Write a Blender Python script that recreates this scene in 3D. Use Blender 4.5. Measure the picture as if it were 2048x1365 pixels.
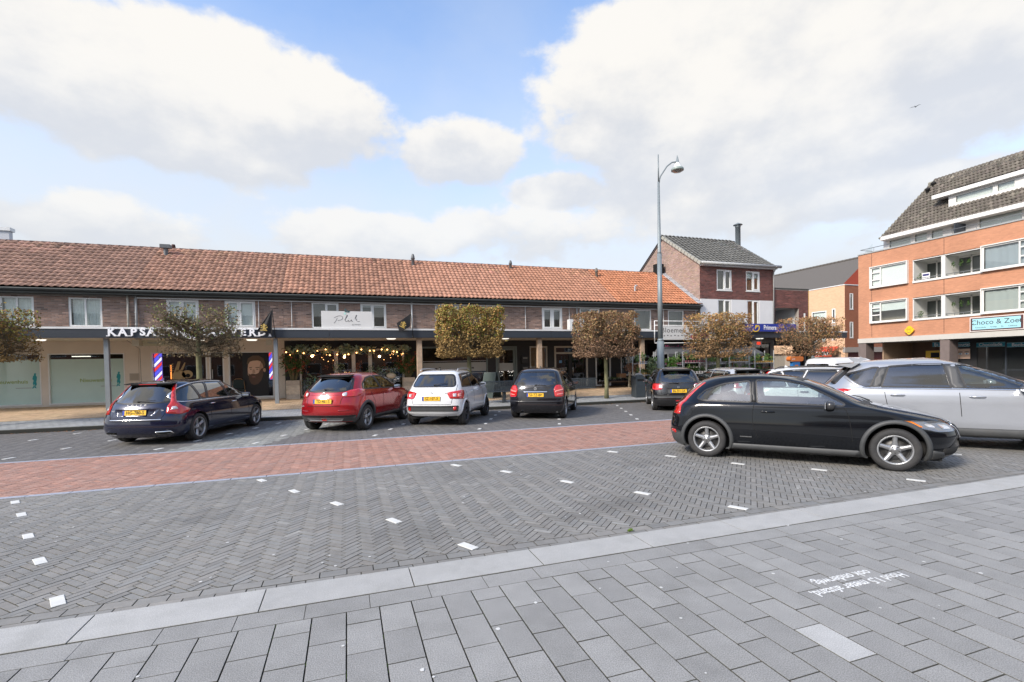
import bpy, math, random
import numpy as np
from mathutils import Vector, Matrix
from mathutils.geometry import delaunay_2d_cdt
PI=math.pi
SC=bpy.context.scene
COL=SC.collection
for _o in list(bpy.data.objects): bpy.data.objects.remove(_o)
# ---------------------------------------------------------------- camera, sky, sun, exposure
CAM=(0.,0.,1.7)
_yaw,_pit,_rol=[math.radians(a) for a in (18.8,-1.23,-1.08)]
_f=Vector((math.sin(_yaw)*math.cos(_pit),math.cos(_yaw)*math.cos(_pit),math.sin(_pit)));_r=Vector((math.cos(_yaw),-math.sin(_yaw),0));_u=_r.cross(_f)
_r2=_r*math.cos(_rol)+_u*math.sin(_rol);_u2=_u*math.cos(_rol)-_r*math.sin(_rol)
_cd=bpy.data.cameras.new('camera');_cd.sensor_width=36;_cd.lens=969/2048*36;_cd.shift_y=.0329;_cd.clip_end=3000;_cd.clip_start=.05
_co=bpy.data.objects.new('camera',_cd);COL.objects.link(_co)
_m=Matrix((_r2,_u2,-_f)).transposed().to_4x4();_m.translation=Vector(CAM);_co.matrix_world=_m;SC.camera=_co
def ray(px,py):
    """direction in which the spot (px,py) of the 2048 px photograph is seen"""
    return _r2*((px-1024)/969)-_u2*((py-749.8)/969)+_f
def at(px,py,X=None,Y=None,Z=None):
    d=ray(px,py);t=X/d.x if X is not None else (Y/d.y if Y is not None else (Z-CAM[2])/d.z)
    return Vector((d.x*t,d.y*t,CAM[2]+d.z*t))
SC.view_settings.view_transform='Standard';SC.view_settings.look='None';SC.view_settings.gamma=1;SC.view_settings.exposure=.6
SC.view_settings.use_curve_mapping=False
SC.cycles.max_bounces=7;SC.cycles.transparent_max_bounces=12;SC.cycles.use_denoising=True;SC.cycles.caustics_reflective=False;SC.cycles.caustics_refractive=False
def make_world():
    w=bpy.data.worlds.new('World');SC.world=w;w.use_nodes=True;nt=w.node_tree;L=nt.links.new
    bg=nt.nodes['Background'];bg.inputs[1].default_value=.1
    sky=nt.nodes.new('ShaderNodeTexSky');sky.sky_type='NISHITA';sky.sun_disc=False;sky.sun_elevation=math.radians(SUN_EL);sky.sun_rotation=math.radians(SUN_AZ);sky.air_density=1.0;sky.dust_density=1.2;sky.ozone_density=1.5
    def M(op,a,b=None,c=None,clamp=False):
        n=nt.nodes.new('ShaderNodeMath');n.operation=op;n.use_clamp=clamp
        for i,v in enumerate((a,b,c)):
            if v is None: continue
            if isinstance(v,(int,float)): n.inputs[i].default_value=v
            else: L(v,n.inputs[i])
        return n.outputs[0]
    def SS(v,a,b,c=0.,d=1.):
        n=nt.nodes.new('ShaderNodeMapRange');n.interpolation_type='SMOOTHSTEP';L(v,n.inputs[0])
        for i,x in enumerate((a,b,c,d)): n.inputs[i+1].default_value=x
        return n.outputs[0]
    tc=nt.nodes.new('ShaderNodeTexCoord');D=tc.outputs['Generated']
    sp=nt.nodes.new('ShaderNodeSeparateXYZ');L(D,sp.inputs[0])
    az=M('ARCTAN2',sp.outputs[0],sp.outputs[1]);el=M('ARCSINE',sp.outputs[2])
    def noise(scale,det,rough,off=(0,0,0),stretch=(1,1,1.6)):
        mp=nt.nodes.new('ShaderNodeMapping');mp.inputs['Scale'].default_value=stretch;mp.inputs['Location'].default_value=off;L(D,mp.inputs[0])
        n=nt.nodes.new('ShaderNodeTexNoise');n.inputs['Scale'].default_value=scale;n.inputs['Detail'].default_value=det;n.inputs['Roughness'].default_value=rough;L(mp.outputs[0],n.inputs['Vector']);return M('SUBTRACT',n.outputs['Fac'],.5)
    nA=noise(3.2,9,.58,(3.1,.4,1.7));nB=noise(9,7,.55,(7,2,5));nC=noise(2.0,4,.5,(1,9,2))
    dens=None;shade=None
    for (x0,x1,y0,y1,amp) in CLOUDS:
        c=ray((x0+x1)/2,(y0+y1)/2);c.normalize();a=ray(x0,(y0+y1)/2);b=ray(x1,(y0+y1)/2);t=ray((x0+x1)/2,y0).normalized();u=ray((x0+x1)/2,y1).normalized()
        A0=math.atan2(a.x,a.y);A1=math.atan2(b.x,b.y);E0=math.asin(u.z);E1=math.asin(t.z)
        ca=(A0+A1)/2;ra=(A1-A0)/2;ce=(E0+E1)/2;re=(E1-E0)/2
        dx=M('DIVIDE',M('SUBTRACT',az,ca),ra);dy=M('DIVIDE',M('SUBTRACT',el,ce),re)
        v=M('SUBTRACT',1.,M('ADD',M('MULTIPLY',dx,dx),M('MULTIPLY',dy,dy)));v=M('MULTIPLY',M('MAXIMUM',v,-1.5),amp)
        wt=M('POWER',400.,v);dc=M('MAXIMUM',M('MINIMUM',dy,1.2),-1.2)
        if dens is None: dens=v;sw=wt;sd=M('MULTIPLY',dc,wt)
        else: dens=M('MAXIMUM',dens,v);sw=M('ADD',sw,wt);sd=M('ADD',sd,M('MULTIPLY',dc,wt))
    shade=M('DIVIDE',sd,M('ADD',sw,.0001))
    # everywhere else: the same broken cumulus, from noise alone
    dt=nt.nodes.new('ShaderNodeVectorMath');dt.operation='DOT_PRODUCT';L(D,dt.inputs[0]);cc=ray(1024,400).normalized();dt.inputs[1].default_value=cc
    out=SS(dt.outputs['Value'],.5,.3)
    gen=M('ADD',M('MULTIPLY',nC,5.),.05)
    dens=M('ADD',M('MULTIPLY',dens,M('SUBTRACT',1.,out)),M('MULTIPLY',gen,out))
    e=M('ADD',M('ADD',dens,M('MULTIPLY',nA,2.6)),M('MULTIPLY',nB,1.7))
    alpha=M('MULTIPLY',SS(e,-.12,.32),SS(el,.0,.55,.62,1.))
    thick=SS(e,.1,1.3)
    s=M('ADD',M('MULTIPLY',M('MULTIPLY',shade,M('SUBTRACT',1.,out)),.62),M('ADD',M('MULTIPLY',nA,1.8),M('MULTIPLY',nB,2.0)))
    lit=SS(s,-.62,.42)
    rgb=nt.nodes.new('ShaderNodeMix');rgb.data_type='RGBA';L(lit,rgb.inputs[0]);rgb.inputs[6].default_value=(4.8,4.95,5.25,1);rgb.inputs[7].default_value=(6.45,6.3,6.05,1)
    veil=nt.nodes.new('ShaderNodeMix');veil.data_type='RGBA'
    hz=SS(el,.10,.70,.97,.10);vv=M('ADD',hz,M('ADD',M('MULTIPLY',nC,.6),M('MULTIPLY',nA,.5)),clamp=True)
    sc=nt.nodes.new('ShaderNodeVectorMath');sc.operation='MULTIPLY';sc.inputs[1].default_value=SKYMUL;L(sky.outputs[0],sc.inputs[0])
    L(vv,veil.inputs[0]);L(sc.outputs[0],veil.inputs[6]);veil.inputs[7].default_value=(5.3,5.6,5.95,1)
    mx=nt.nodes.new('ShaderNodeMix');mx.data_type='RGBA';L(alpha,mx.inputs[0]);L(veil.outputs[2],mx.inputs[6]);L(rgb.outputs[2],mx.inputs[7])
    L(mx.outputs[2],bg.inputs[0])
SUN_EL,SUN_AZ=34.,-112.   # azimuth clockwise from +Y: the sun stands to the left, a little behind the camera
SKYMUL=(2.1,2.2,2.35)
CLOUDS=[(-500,860,-40,325,1.3),(1030,2700,-360,420,1.4),(770,1070,225,385,1.0),(1000,1250,325,425,.9),(490,590,312,365,.45),(640,770,305,355,.4),(1220,1380,255,335,.8),(-200,470,370,520,.8),(540,880,412,540,.8),(880,1100,405,500,.4),(480,600,310,365,.6),(1500,2300,300,420,.9),(880,1300,420,520,.35)]
make_world()
_sd=Vector((math.sin(math.radians(SUN_AZ))*math.cos(math.radians(SUN_EL)),math.cos(math.radians(SUN_AZ))*math.cos(math.radians(SUN_EL)),math.sin(math.radians(SUN_EL))))
_sl=bpy.data.lights.new('sun','SUN');_sl.energy=2.9;_sl.angle=math.radians(12);_sl.color=(1,.91,.80)
_so=bpy.data.objects.new('sun',_sl);COL.objects.link(_so);_so.rotation_euler=(-_sd).to_track_quat('-Z','Y').to_euler()

# ---------------------------------------------------------------- materials
MATS={}
def nd(nt,t,x=0,y=0,**k):
    n=nt.nodes.new(t); n.location=(x,y)
    for a,b in k.items(): setattr(n,a,b)
    return n
def mat(name,col,rough=.7,metal=0.,coat=0.,var=0.,vscale=3.,bump=0.,bscale=40.,spec=.5,emit=None,estr=1.,backdark=False,dirt=0.,attr=False,coords='Object',dirtcol=(.12,.11,.09)):
    if name in MATS: return MATS[name]
    m=bpy.data.materials.new(name); m.use_nodes=True
    nt=m.node_tree; b=nt.nodes['Principled BSDF']
    L=nt.links.new
    b.inputs['Base Color'].default_value=(*col,1); b.inputs['Roughness'].default_value=rough
    b.inputs['Metallic'].default_value=metal; b.inputs['Coat Weight'].default_value=coat
    b.inputs['Coat Roughness'].default_value=.04
    b.inputs['Specular IOR Level'].default_value=spec
    src=None
    tc=nd(nt,'ShaderNodeTexCoord')
    if coords=='World': tc=nd(nt,'ShaderNodeNewGeometry');coords='Position'
    if attr:
        a=nd(nt,'ShaderNodeAttribute',attribute_name='tint')
        mx=nd(nt,'ShaderNodeMix',data_type='RGBA',blend_type='MULTIPLY'); mx.inputs[0].default_value=1
        mx.inputs[6].default_value=(*col,1); L(a.outputs['Color'],mx.inputs[7]); src=mx.outputs[2]
    if var>0:
        n=nd(nt,'ShaderNodeTexNoise'); n.inputs['Scale'].default_value=vscale; n.inputs['Detail'].default_value=6; n.inputs['Roughness'].default_value=.65
        L(tc.outputs[coords],n.inputs['Vector'])
        mr=nd(nt,'ShaderNodeMapRange'); mr.inputs[1].default_value=.3; mr.inputs[2].default_value=.7; mr.inputs[3].default_value=1-var; mr.inputs[4].default_value=1+var
        L(n.outputs['Fac'],mr.inputs[0])
        mx=nd(nt,'ShaderNodeVectorMath',operation='SCALE')
        if src is None: mx.inputs[0].default_value=col
        else: L(src,mx.inputs[0])
        L(mr.outputs[0],mx.inputs['Scale']); src=mx.outputs[0]
    if dirt>0:
        n=nd(nt,'ShaderNodeTexNoise'); n.inputs['Scale'].default_value=vscale*.37; n.inputs['Detail'].default_value=8; n.inputs['Roughness'].default_value=.7
        L(tc.outputs[coords],n.inputs['Vector'])
        mr=nd(nt,'ShaderNodeMapRange'); mr.inputs[1].default_value=.48; mr.inputs[2].default_value=.72; mr.inputs[3].default_value=0; mr.inputs[4].default_value=dirt
        L(n.outputs['Fac'],mr.inputs[0])
        mx=nd(nt,'ShaderNodeMix',data_type='RGBA'); L(mr.outputs[0],mx.inputs[0])
        if src is None: mx.inputs[6].default_value=(*col,1)
        else: L(src,mx.inputs[6])
        mx.inputs[7].default_value=(*dirtcol,1); src=mx.outputs[2]
    if src is not None: L(src,b.inputs['Base Color'])
    if bump>0:
        n=nd(nt,'ShaderNodeTexNoise'); n.inputs['Scale'].default_value=bscale; n.inputs['Detail'].default_value=4
        L(tc.outputs[coords],n.inputs['Vector'])
        bp=nd(nt,'ShaderNodeBump'); bp.inputs['Strength'].default_value=bump; bp.inputs['Distance'].default_value=.01
        L(n.outputs['Fac'],bp.inputs['Height']); L(bp.outputs[0],b.inputs['Normal'])
    if emit:
        b.inputs['Emission Color'].default_value=(*emit,1); b.inputs['Emission Strength'].default_value=estr
    if backdark:
        g=nd(nt,'ShaderNodeNewGeometry'); d=nd(nt,'ShaderNodeBsdfDiffuse'); d.inputs[0].default_value=(.03,.03,.03,1)
        ms=nd(nt,'ShaderNodeMixShader'); L(g.outputs['Backfacing'],ms.inputs[0]); L(b.outputs[0],ms.inputs[1]); L(d.outputs[0],ms.inputs[2])
        L(ms.outputs[0],nt.nodes['Material Output'].inputs[0])
    MATS[name]=m
    return m
def glassmat(name,tint=(.5,.55,.55),ior=1.45,rough=.0,boost=1.0):
    if name in MATS: return MATS[name]
    m=bpy.data.materials.new(name); m.use_nodes=True; nt=m.node_tree; nt.nodes.clear()
    o=nd(nt,'ShaderNodeOutputMaterial'); t=nd(nt,'ShaderNodeBsdfTransparent'); t.inputs[0].default_value=(*tint,1)
    g=nd(nt,'ShaderNodeBsdfGlossy'); g.inputs['Roughness'].default_value=rough; g.inputs[0].default_value=(1,1,1,1)
    f=nd(nt,'ShaderNodeFresnel'); ge=nd(nt,'ShaderNodeNewGeometry'); io=nd(nt,'ShaderNodeMapRange'); io.inputs[3].default_value=ior; io.inputs[4].default_value=1/ior
    nt.links.new(ge.outputs['Backfacing'],io.inputs[0]); nt.links.new(io.outputs[0],f.inputs[0])
    mu=nd(nt,'ShaderNodeMath',operation='MULTIPLY',use_clamp=True); mu.inputs[1].default_value=boost
    nt.links.new(f.outputs[0],mu.inputs[0])
    s=nd(nt,'ShaderNodeMixShader'); nt.links.new(mu.outputs[0],s.inputs[0]); nt.links.new(t.outputs[0],s.inputs[1]); nt.links.new(g.outputs[0],s.inputs[2])
    nt.links.new(s.outputs[0],o.inputs[0]); MATS[name]=m; return m
# ---------------------------------------------------------------- mesh helpers
def put(me,name,parent=None,loc=None,rot=None):
    o=bpy.data.objects.new(name,me); COL.objects.link(o)
    if parent is not None: o.parent=parent
    if loc is not None: o.location=loc
    if rot is not None: o.rotation_euler=rot
    return o
def mkmesh(name,v,f,m=None,smooth=False,tints=None):
    me=bpy.data.meshes.new(name); me.from_pydata([tuple(p) for p in v],[],[tuple(q) for q in f])
    if m is not None: me.materials.append(m)
    if smooth: me.polygons.foreach_set('use_smooth',[True]*len(me.polygons))
    if tints is not None:
        a=me.color_attributes.new('tint','FLOAT_COLOR','POINT'); a.data.foreach_set('color',np.asarray(tints,dtype=np.float32).ravel())
    me.update(); return me
class MB:
    """collects shapes into one mesh"""
    def __init__(s): s.v=[];s.f=[];s.t=[];s.cur=(1,1,1,1)
    def add(s,v,f):
        n=len(s.v); s.v+= [tuple(p) for p in v]; s.f+= [tuple(i+n for i in q) for q in f]; s.t+=[s.cur]*len(v); return s
    def box(s,x0,x1,y0,y1,z0,z1,M=None):
        v=[(x,y,z) for z in (z0,z1) for y in (y0,y1) for x in (x0,x1)]
        if M is not None: v=[tuple(M@Vector(p)) for p in v]
        return s.add(v,[(0,2,3,1),(4,5,7,6),(0,1,5,4),(1,3,7,5),(3,2,6,7),(2,0,4,6)])
    def prism(s,pts,z0,z1,ax='z'):
        n=len(pts); V=[]
        for z in (z0,z1):
            for p in pts:
                V.append({'z':(p[0],p[1],z),'y':(p[0],z,p[1]),'x':(z,p[0],p[1])}[ax])
        F=[tuple(range(n))[::-1],tuple(range(n,2*n))]+[(i,(i+1)%n,(i+1)%n+n,i+n) for i in range(n)]
        return s.add(V,F)
    def tube(s,pts,r,n=8,caps=True):
        pts=[Vector(p) for p in pts]; rs=r if isinstance(r,(list,tuple)) else [r]*len(pts)
        V=[];F=[]
        up=Vector((0,0,1)); 
        for i,p in enumerate(pts):
            d=(pts[min(i+1,len(pts)-1)]-pts[max(i-1,0)])
            if d.length<1e-9: d=Vector((0,0,1))
            d.normalize(); a=d.cross(up)
            if a.length<.05: a=d.cross(Vector((1,0,0)))
            a.normalize(); b=d.cross(a)
            for k in range(n):
                t=2*PI*k/n; V.append(p+(a*math.cos(t)+b*math.sin(t))*rs[i])
        for i in range(len(pts)-1):
            for k in range(n): F.append((i*n+k,i*n+(k+1)%n,(i+1)*n+(k+1)%n,(i+1)*n+k))
        if caps: F+= [tuple(range(n))[::-1],tuple(range((len(pts)-1)*n,len(pts)*n))]
        return s.add(V,F)
    def lathe(s,prof,n=24,M=None,close=False):
        V=[];F=[]
        for (r,z) in prof:
            for k in range(n):
                t=2*PI*k/n; V.append(Vector((r*math.cos(t),r*math.sin(t),z)))
        for i in range(len(prof)-1):
            for k in range(n): F.append((i*n+k,i*n+(k+1)%n,(i+1)*n+(k+1)%n,(i+1)*n+k))
        if prof[0][0]>1e-4 and close: F.append(tuple(range(n))[::-1])
        if prof[-1][0]>1e-4 and close: F.append(tuple(range((len(prof)-1)*n,len(prof)*n)))
        if M is not None: V=[M@p for p in V]
        return s.add(V,F)
    def ball(s,c,r,n=8,m=6):
        r=r if isinstance(r,(list,tuple)) else (r,r,r)
        pr=[(math.sin(PI*i/m),-math.cos(PI*i/m)) for i in range(m+1)]
        M=Matrix.Translation(c)@Matrix.Diagonal((*r,1))
        return s.lathe(pr,n,M)
    def quad(s,a,b,c,d): return s.add([a,b,c,d],[(0,1,2,3)])
    def build(s,name,m,parent=None,smooth=False,loc=None,rot=None,tint=False):
        return put(mkmesh(name,s.v,s.f,m,smooth,s.t if tint else None),name,parent,loc,rot)
def empty(name,loc,rz=0,label=None,cat=None,group=None):
    o=bpy.data.objects.new(name,None); COL.objects.link(o); o.location=loc; o.rotation_euler=(0,0,rz); o.empty_display_size=.2
    return tag(o,label,cat,group)
def tag(o,label=None,cat=None,group=None,kind=None):
    if label: o['label']=label
    if cat: o['category']=cat
    if group: o['group']=group
    if kind: o['kind']=kind
    return o
def bx(name,m,parent,x0,x1,y0,y1,z0,z1): return MB().box(x0,x1,y0,y1,z0,z1).build(name,m,parent)
_txt={}
def text(name,s,size,m,parent,M,depth=.004,align='CENTER',off=0.,wscale=1.,shear=0.,font=None,space=1.0):
    """lettering as real flat mesh; M places it: local x = reading direction, y = up, z = out of the surface"""
    cu=bpy.data.curves.new(name,'FONT'); cu.body=s; cu.size=size; cu.align_x=align; cu.align_y='CENTER'; cu.extrude=depth; cu.offset=off; cu.shear=shear; cu.resolution_u=3; cu.space_character=space
    o=bpy.data.objects.new(name,cu)
    me=bpy.data.meshes.new_from_object(o); bpy.data.objects.remove(o)
    me.transform(Matrix.Diagonal((wscale,1,1,1))); me.transform(M); me.materials.clear(); me.materials.append(m); me.name=name
    return put(me,name,parent)
def frameM(o,x,z):
    """matrix with local x axis along x, local z (out) along z"""
    x=Vector(x).normalized(); z=Vector(z).normalized(); y=z.cross(x)
    M=Matrix((x,y,z)).transposed().to_4x4(); M.translation=Vector(o); return M
# ---------------------------------------------------------------- cars
def pchip(xs,ys):
    xs=np.array(xs,float);ys=np.array(ys,float);h=np.diff(xs);d=np.diff(ys)/h
    m=np.zeros(len(xs));m[0]=d[0];m[-1]=d[-1]
    for i in range(1,len(xs)-1):
        if d[i-1]*d[i]>0:
            w1=2*h[i]+h[i-1];w2=h[i]+2*h[i-1];m[i]=(w1+w2)/(w1/d[i-1]+w2/d[i])
    def f(x):
        x=np.clip(x,xs[0],xs[-1]);i=np.clip(np.searchsorted(xs,x,side='right')-1,0,len(xs)-2)
        t=(x-xs[i])/h[i];return (2*t**3-3*t**2+1)*ys[i]+(t**3-2*t**2+t)*h[i]*m[i]+(-2*t**3+3*t**2)*ys[i+1]+(t**3-t**2)*h[i]*m[i+1]
    return f
def chaikin(P,k=2,closed=True):
    P=[tuple(p) for p in P]
    for _ in range(k):
        Q=[];n=len(P)
        for i in range(n if closed else n-1):
            a=P[i];b=P[(i+1)%n];Q+= [(.75*a[0]+.25*b[0],.75*a[1]+.25*b[1]),(.25*a[0]+.75*b[0],.25*a[1]+.75*b[1])]
        P=Q
    return P
def rnd(P,r=.03,k=3):
    """polygon with rounded corners of about r"""
    out=[];n=len(P)
    for i in range(n):
        a=Vector(P[i-1]);b=Vector(P[i]);c=Vector(P[(i+1)%n])
        u=(a-b);v=(c-b);ra=min(r,u.length*.45);rc=min(r,v.length*.45);u.normalize();v.normalize()
        p0=b+u*ra;p1=b+v*rc
        for j in range(k+1):
            t=j/k; q=p0*(1-t)**2+b*2*t*(1-t)+p1*t*t; out.append((q.x,q.y))
    return out
def dens(P,step,closed=True):
    out=[];n=len(P)
    for i in range(n if closed else n-1):
        a=Vector(P[i]);b=Vector(P[(i+1)%n]);k=max(1,int(math.ceil((b-a).length/step)))
        for j in range(k):
            q=a.lerp(b,j/k);out.append((q.x,q.y))
    if not closed: out.append(tuple(P[-1]))
    return out
def inpoly(X,Y,P):
    ins=np.zeros(X.shape,bool);n=len(P);j=n-1
    for i in range(n):
        xi,yi=P[i];xj,yj=P[j]
        if yi!=yj:
            c=((yi>Y)!=(yj>Y))&(X<(xj-xi)*(Y-yi)/(yj-yi)+xi);ins^=c
        j=i
    return ins
def offpoly(P,d):
    n=len(P);A=sum(P[i][0]*P[(i+1)%n][1]-P[(i+1)%n][0]*P[i][1] for i in range(n));s=1 if A>0 else -1
    out=[]
    for i in range(n):
        a=Vector(P[i-1]);b=Vector(P[i]);c=Vector(P[(i+1)%n]);e1=(b-a);e2=(c-b)
        if e1.length<1e-9 or e2.length<1e-9: out.append(P[i]);continue
        e1.normalize();e2.normalize();n1=Vector((e1.y,-e1.x))*s;n2=Vector((e2.y,-e2.x))*s;m=n1+n2
        if m.length<1e-6: m=n1
        m.normalize();k=d/max(.5,m.dot(n1));out.append((b.x+m.x*k,b.y+m.y*k))
    return out
class Body:
    def __init__(s,T,taper=.03,top=None):
        T=np.array(T,float);s.z0=T[0,0];s.z1=T[-1,0];s.fn=[pchip(T[:,0],T[:,k]) for k in range(1,8)];s.taper=taper
        s.xm=(T[:,1].min()+T[:,2].max())/2;s.hl=(T[:,2].max()-T[:,1].min())/2;s.table();s.oc={}
    def table(s):
        Z=np.linspace(s.z0,s.z1,1600);s.tab=list(zip(*[np.asarray(f(Z)).tolist() for f in s.fn]))
    def par(s,z):
        t=(float(z)-s.z0)/(s.z1-s.z0)*1599
        if t<=0: return s.tab[0]
        if t>=1599: return s.tab[1599]
        i=int(t);t-=i;a=s.tab[i];b=s.tab[i+1];return [p+(q-p)*t for p,q in zip(a,b)]
    def side(s,x,z):
        xr,xf,hw,Lr,Lf,nr,nf=s.par(z);x=float(x)
        tf=min(1.,max(0.,(x-(xf-Lf))/Lf));tr=min(1.,max(0.,((xr+Lr)-x)/Lr));y=hw
        if tf>0: y*=max(0.,1-tf**nf)**(1/nf)
        if tr>0: y*=max(0.,1-tr**nr)**(1/nr)
        return y*(1-s.taper*((x-s.xm)/s.hl)**2)
    def side_old(s,x,z):
        xr,xf,hw,Lr,Lf,nr,nf=s.par(z)
        tf=np.clip((x-(xf-Lf))/Lf,0,1);tr=np.clip(((xr+Lr)-x)/Lr,0,1)
        y=hw*np.power(np.clip(1-tf**nf,0,1),1/nf)*np.power(np.clip(1-tr**nr,0,1),1/nr)
        return y*(1-s.taper*((x-s.xm)/s.hl)**2)
    def end(s,y,z,front):
        xr,xf,hw,Lr,Lf,nr,nf=s.par(z);hw=hw*(1-s.taper*.9)
        q=min(.9999,abs(float(y))/max(hw,1e-6))
        if front: return xf-Lf*(1-(1-q**nf)**(1/nf))
        return xr+Lr*(1-(1-q**nr)**(1/nr))
    def outline(s,z,N1,N2,N3):
        xr,xf,hw,Lr,Lf,nr,nf=s.par(z)
        def g(u,p): return u**p/(u**p+(1-u)**p)
        u=np.linspace(0,1,N1+1);a=PI/2*g(u,nr/2)
        X1=xr+Lr*(1-np.cos(a)**(2/nr));Y1=hw*np.sin(a)**(2/nr)
        X2=np.linspace(xr+Lr,xf-Lf,N2+2)[1:-1];Y2=np.full(N2,hw)
        u=np.linspace(1,0,N3+1);a=PI/2*g(u,nf/2)
        X3=xf-Lf*(1-np.cos(a)**(2/nf));Y3=hw*np.sin(a)**(2/nf)
        X=np.concatenate([X1,X2,X3]);Y=np.concatenate([Y1,Y2,Y3])
        return X,Y*(1-s.taper*((X-s.xm)/s.hl)**2)
    def wrap(s,q,z,front):
        k=(round(float(z)*400),front)
        if k not in s.oc:
            def get(zz):
                X,Y=s.outline(zz,40,30,40)
                if front: X=X[::-1];Y=Y[::-1]
                return X,Y,np.concatenate([[0],np.cumsum(np.hypot(np.diff(X),np.diff(Y)))])
            s.oc[k]=[get(k[0]/400.),get((k[0]+1)/400.)]
        A,Bq=s.oc[k];t=float(z)*400-k[0];q_=abs(q);xa,ya=np.interp(q_,A[2],A[0]),np.interp(q_,A[2],A[1]);xb,yb=np.interp(q_,Bq[2],Bq[0]),np.interp(q_,Bq[2],Bq[1])
        return float(xa+(xb-xa)*t),float(ya+(yb-ya)*t)*(1 if q>=0 else -1)
        return float(np.interp(abs(q),d,X)),float(np.interp(abs(q),d,Y))*(1 if q>=0 else -1)
class Car:
    def __init__(s,T,loc,rz,paint,label,cat='car',group=None,step=.04,name='parked_car',taper=.03):
        s.B=Body(T,taper);s.root=empty(name,loc,rz,label,cat,group);s.step=step;s.paint=paint;s.holes=[];s.taper=taper
    # projectors: (a,b)->xyz
    def pr(s,kind,sd=1):
        B=s.B
        if kind=='side': return lambda a,b:(a,sd*float(B.side(a,b)),b)
        if kind=='rear': return lambda a,b:(float(B.end(a,b,False)),a,b)
        if kind=='front': return lambda a,b:(float(B.end(a,b,True)),a,b)
        if kind=='wr': 
            def f(a,b): x,y=B.wrap(a,b,False);return (x,y*sd,b)
            return f
        if kind=='wf':
            def f(a,b): x,y=B.wrap(a,b,True);return (x,y*sd,b)
            return f
    def nrm(s,pf,a,b,kind,sd):
        e=.006;p=Vector(pf(a,b));u=Vector(pf(a+e,b))-Vector(pf(a-e,b));v=Vector(pf(a,b+e))-Vector(pf(a,b-e));n=u.cross(v)
        if n.length<1e-12: n=Vector((0,sd,0))
        n.normalize();c=Vector((s.B.xm,0,.6))
        ref={'side':Vector((0,sd,0)),'rear':Vector((-1,0,.3)),'front':Vector((1,0,.5)),'wr':Vector((p.x-(s.B.xm-.6),p.y,0)),'wf':Vector((p.x-(s.B.xm+.6),p.y,0))}[kind]
        if n.dot(ref)<0: n=-n
        return p,n
    def patch(s,name,P,kind,m,sd=1,off=.004,thick=.012,res=.06,parent=None,smooth=True):
        P=dens(P,res);pf=s.pr(kind,sd);xs=[p[0] for p in P];ys=[p[1] for p in P];I=[]
        gx=np.arange(min(xs)+res*.5,max(xs),res);gy=np.arange(min(ys)+res*.5,max(ys),res)
        if len(gx) and len(gy):
            GX,GY=np.meshgrid(gx,gy);inside=inpoly(GX.ravel(),GY.ravel(),offpoly(P,-res*.35));I=list(zip(GX.ravel()[inside],GY.ravel()[inside]))
        n=len(P);V2=[Vector(p) for p in P]+[Vector((float(a),float(b))) for a,b in I]
        r=delaunay_2d_cdt(V2,[],[list(range(n))],1,1e-6);vv,_,ff,ov=r[0],r[1],r[2],r[3]
        V=[];N=[]
        for q in vv:
            p,nn=s.nrm(pf,q.x,q.y,kind,sd);V.append(p+nn*off);N.append((p,nn))
        F=[]
        for f in ff:
            a,b,c=[V[i] for i in f[:3]];nn=(b-a).cross(c-a)
            F.append(tuple(f) if nn.dot(N[f[0]][1])>=0 else tuple(f)[::-1])
        if thick>0:
            ring=[];idx={}
            for k,o in enumerate(ov):
                for j in o:
                    if j<n: idx[j]=k
            ring=[idx[j] for j in range(n) if j in idx]
            base=len(V)
            for k in ring: p,nn=N[k];V.append(p+nn*(off-thick))
            for i in range(len(ring)):
                j=(i+1)%len(ring);F.append((ring[i],ring[j],base+j,base+i))
        return put(mkmesh(name,V,F,m,smooth),name,parent or s.root)
    def strip(s,name,P,w,kind,m,sd=1,off=.003,parent=None,closed=False,thick=.006,res=.05):
        """ribbon of width w along polyline P"""
        P=dens(P,res,closed);pf=s.pr(kind,sd);n=len(P);V=[];F=[]
        for i in range(n):
            a=Vector(P[i-1] if (closed or i>0) else P[0]);c=Vector(P[(i+1)%n] if (closed or i<n-1) else P[-1]);d=(c-a)
            if d.length<1e-9: d=Vector((1,0))
            d.normalize();q=Vector((-d.y,d.x))*w/2;b=Vector(P[i])
            for t,oo in ((q,off-thick),(q,off),(-q,off),(-q,off-thick)):
                p,nn=s.nrm(pf,b.x+t.x,b.y+t.y,kind,sd);V.append(p+nn*oo)
        for i in range(n if closed else n-1):
            j=(i+1)%n
            for k in range(3): F.append((i*4+k,i*4+k+1,j*4+k+1,j*4+k))
        return put(mkmesh(name,V,F,m,True),name,parent or s.root)
    def ring(s,name,P,d_in,d_out,kind,m,sd=1,off=.003,parent=None,thick=.01,res=.05):
        P=dens(P,res);A=offpoly(P,-d_in);Bp=offpoly(P,d_out);pf=s.pr(kind,sd);V=[];F=[];n=len(P)
        for i in range(n):
            for (pp,oo) in ((A[i],off-thick),(A[i],off),(Bp[i],off),(Bp[i],off-thick)):
                p,nn=s.nrm(pf,pp[0],pp[1],kind,sd);V.append(p+nn*oo)
        for i in range(n):
            j=(i+1)%n
            for k in range(3): F.append((i*4+k,i*4+k+1,j*4+k+1,j*4+k))
        return put(mkmesh(name,V,F,m,False),name,parent or s.root)
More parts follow.
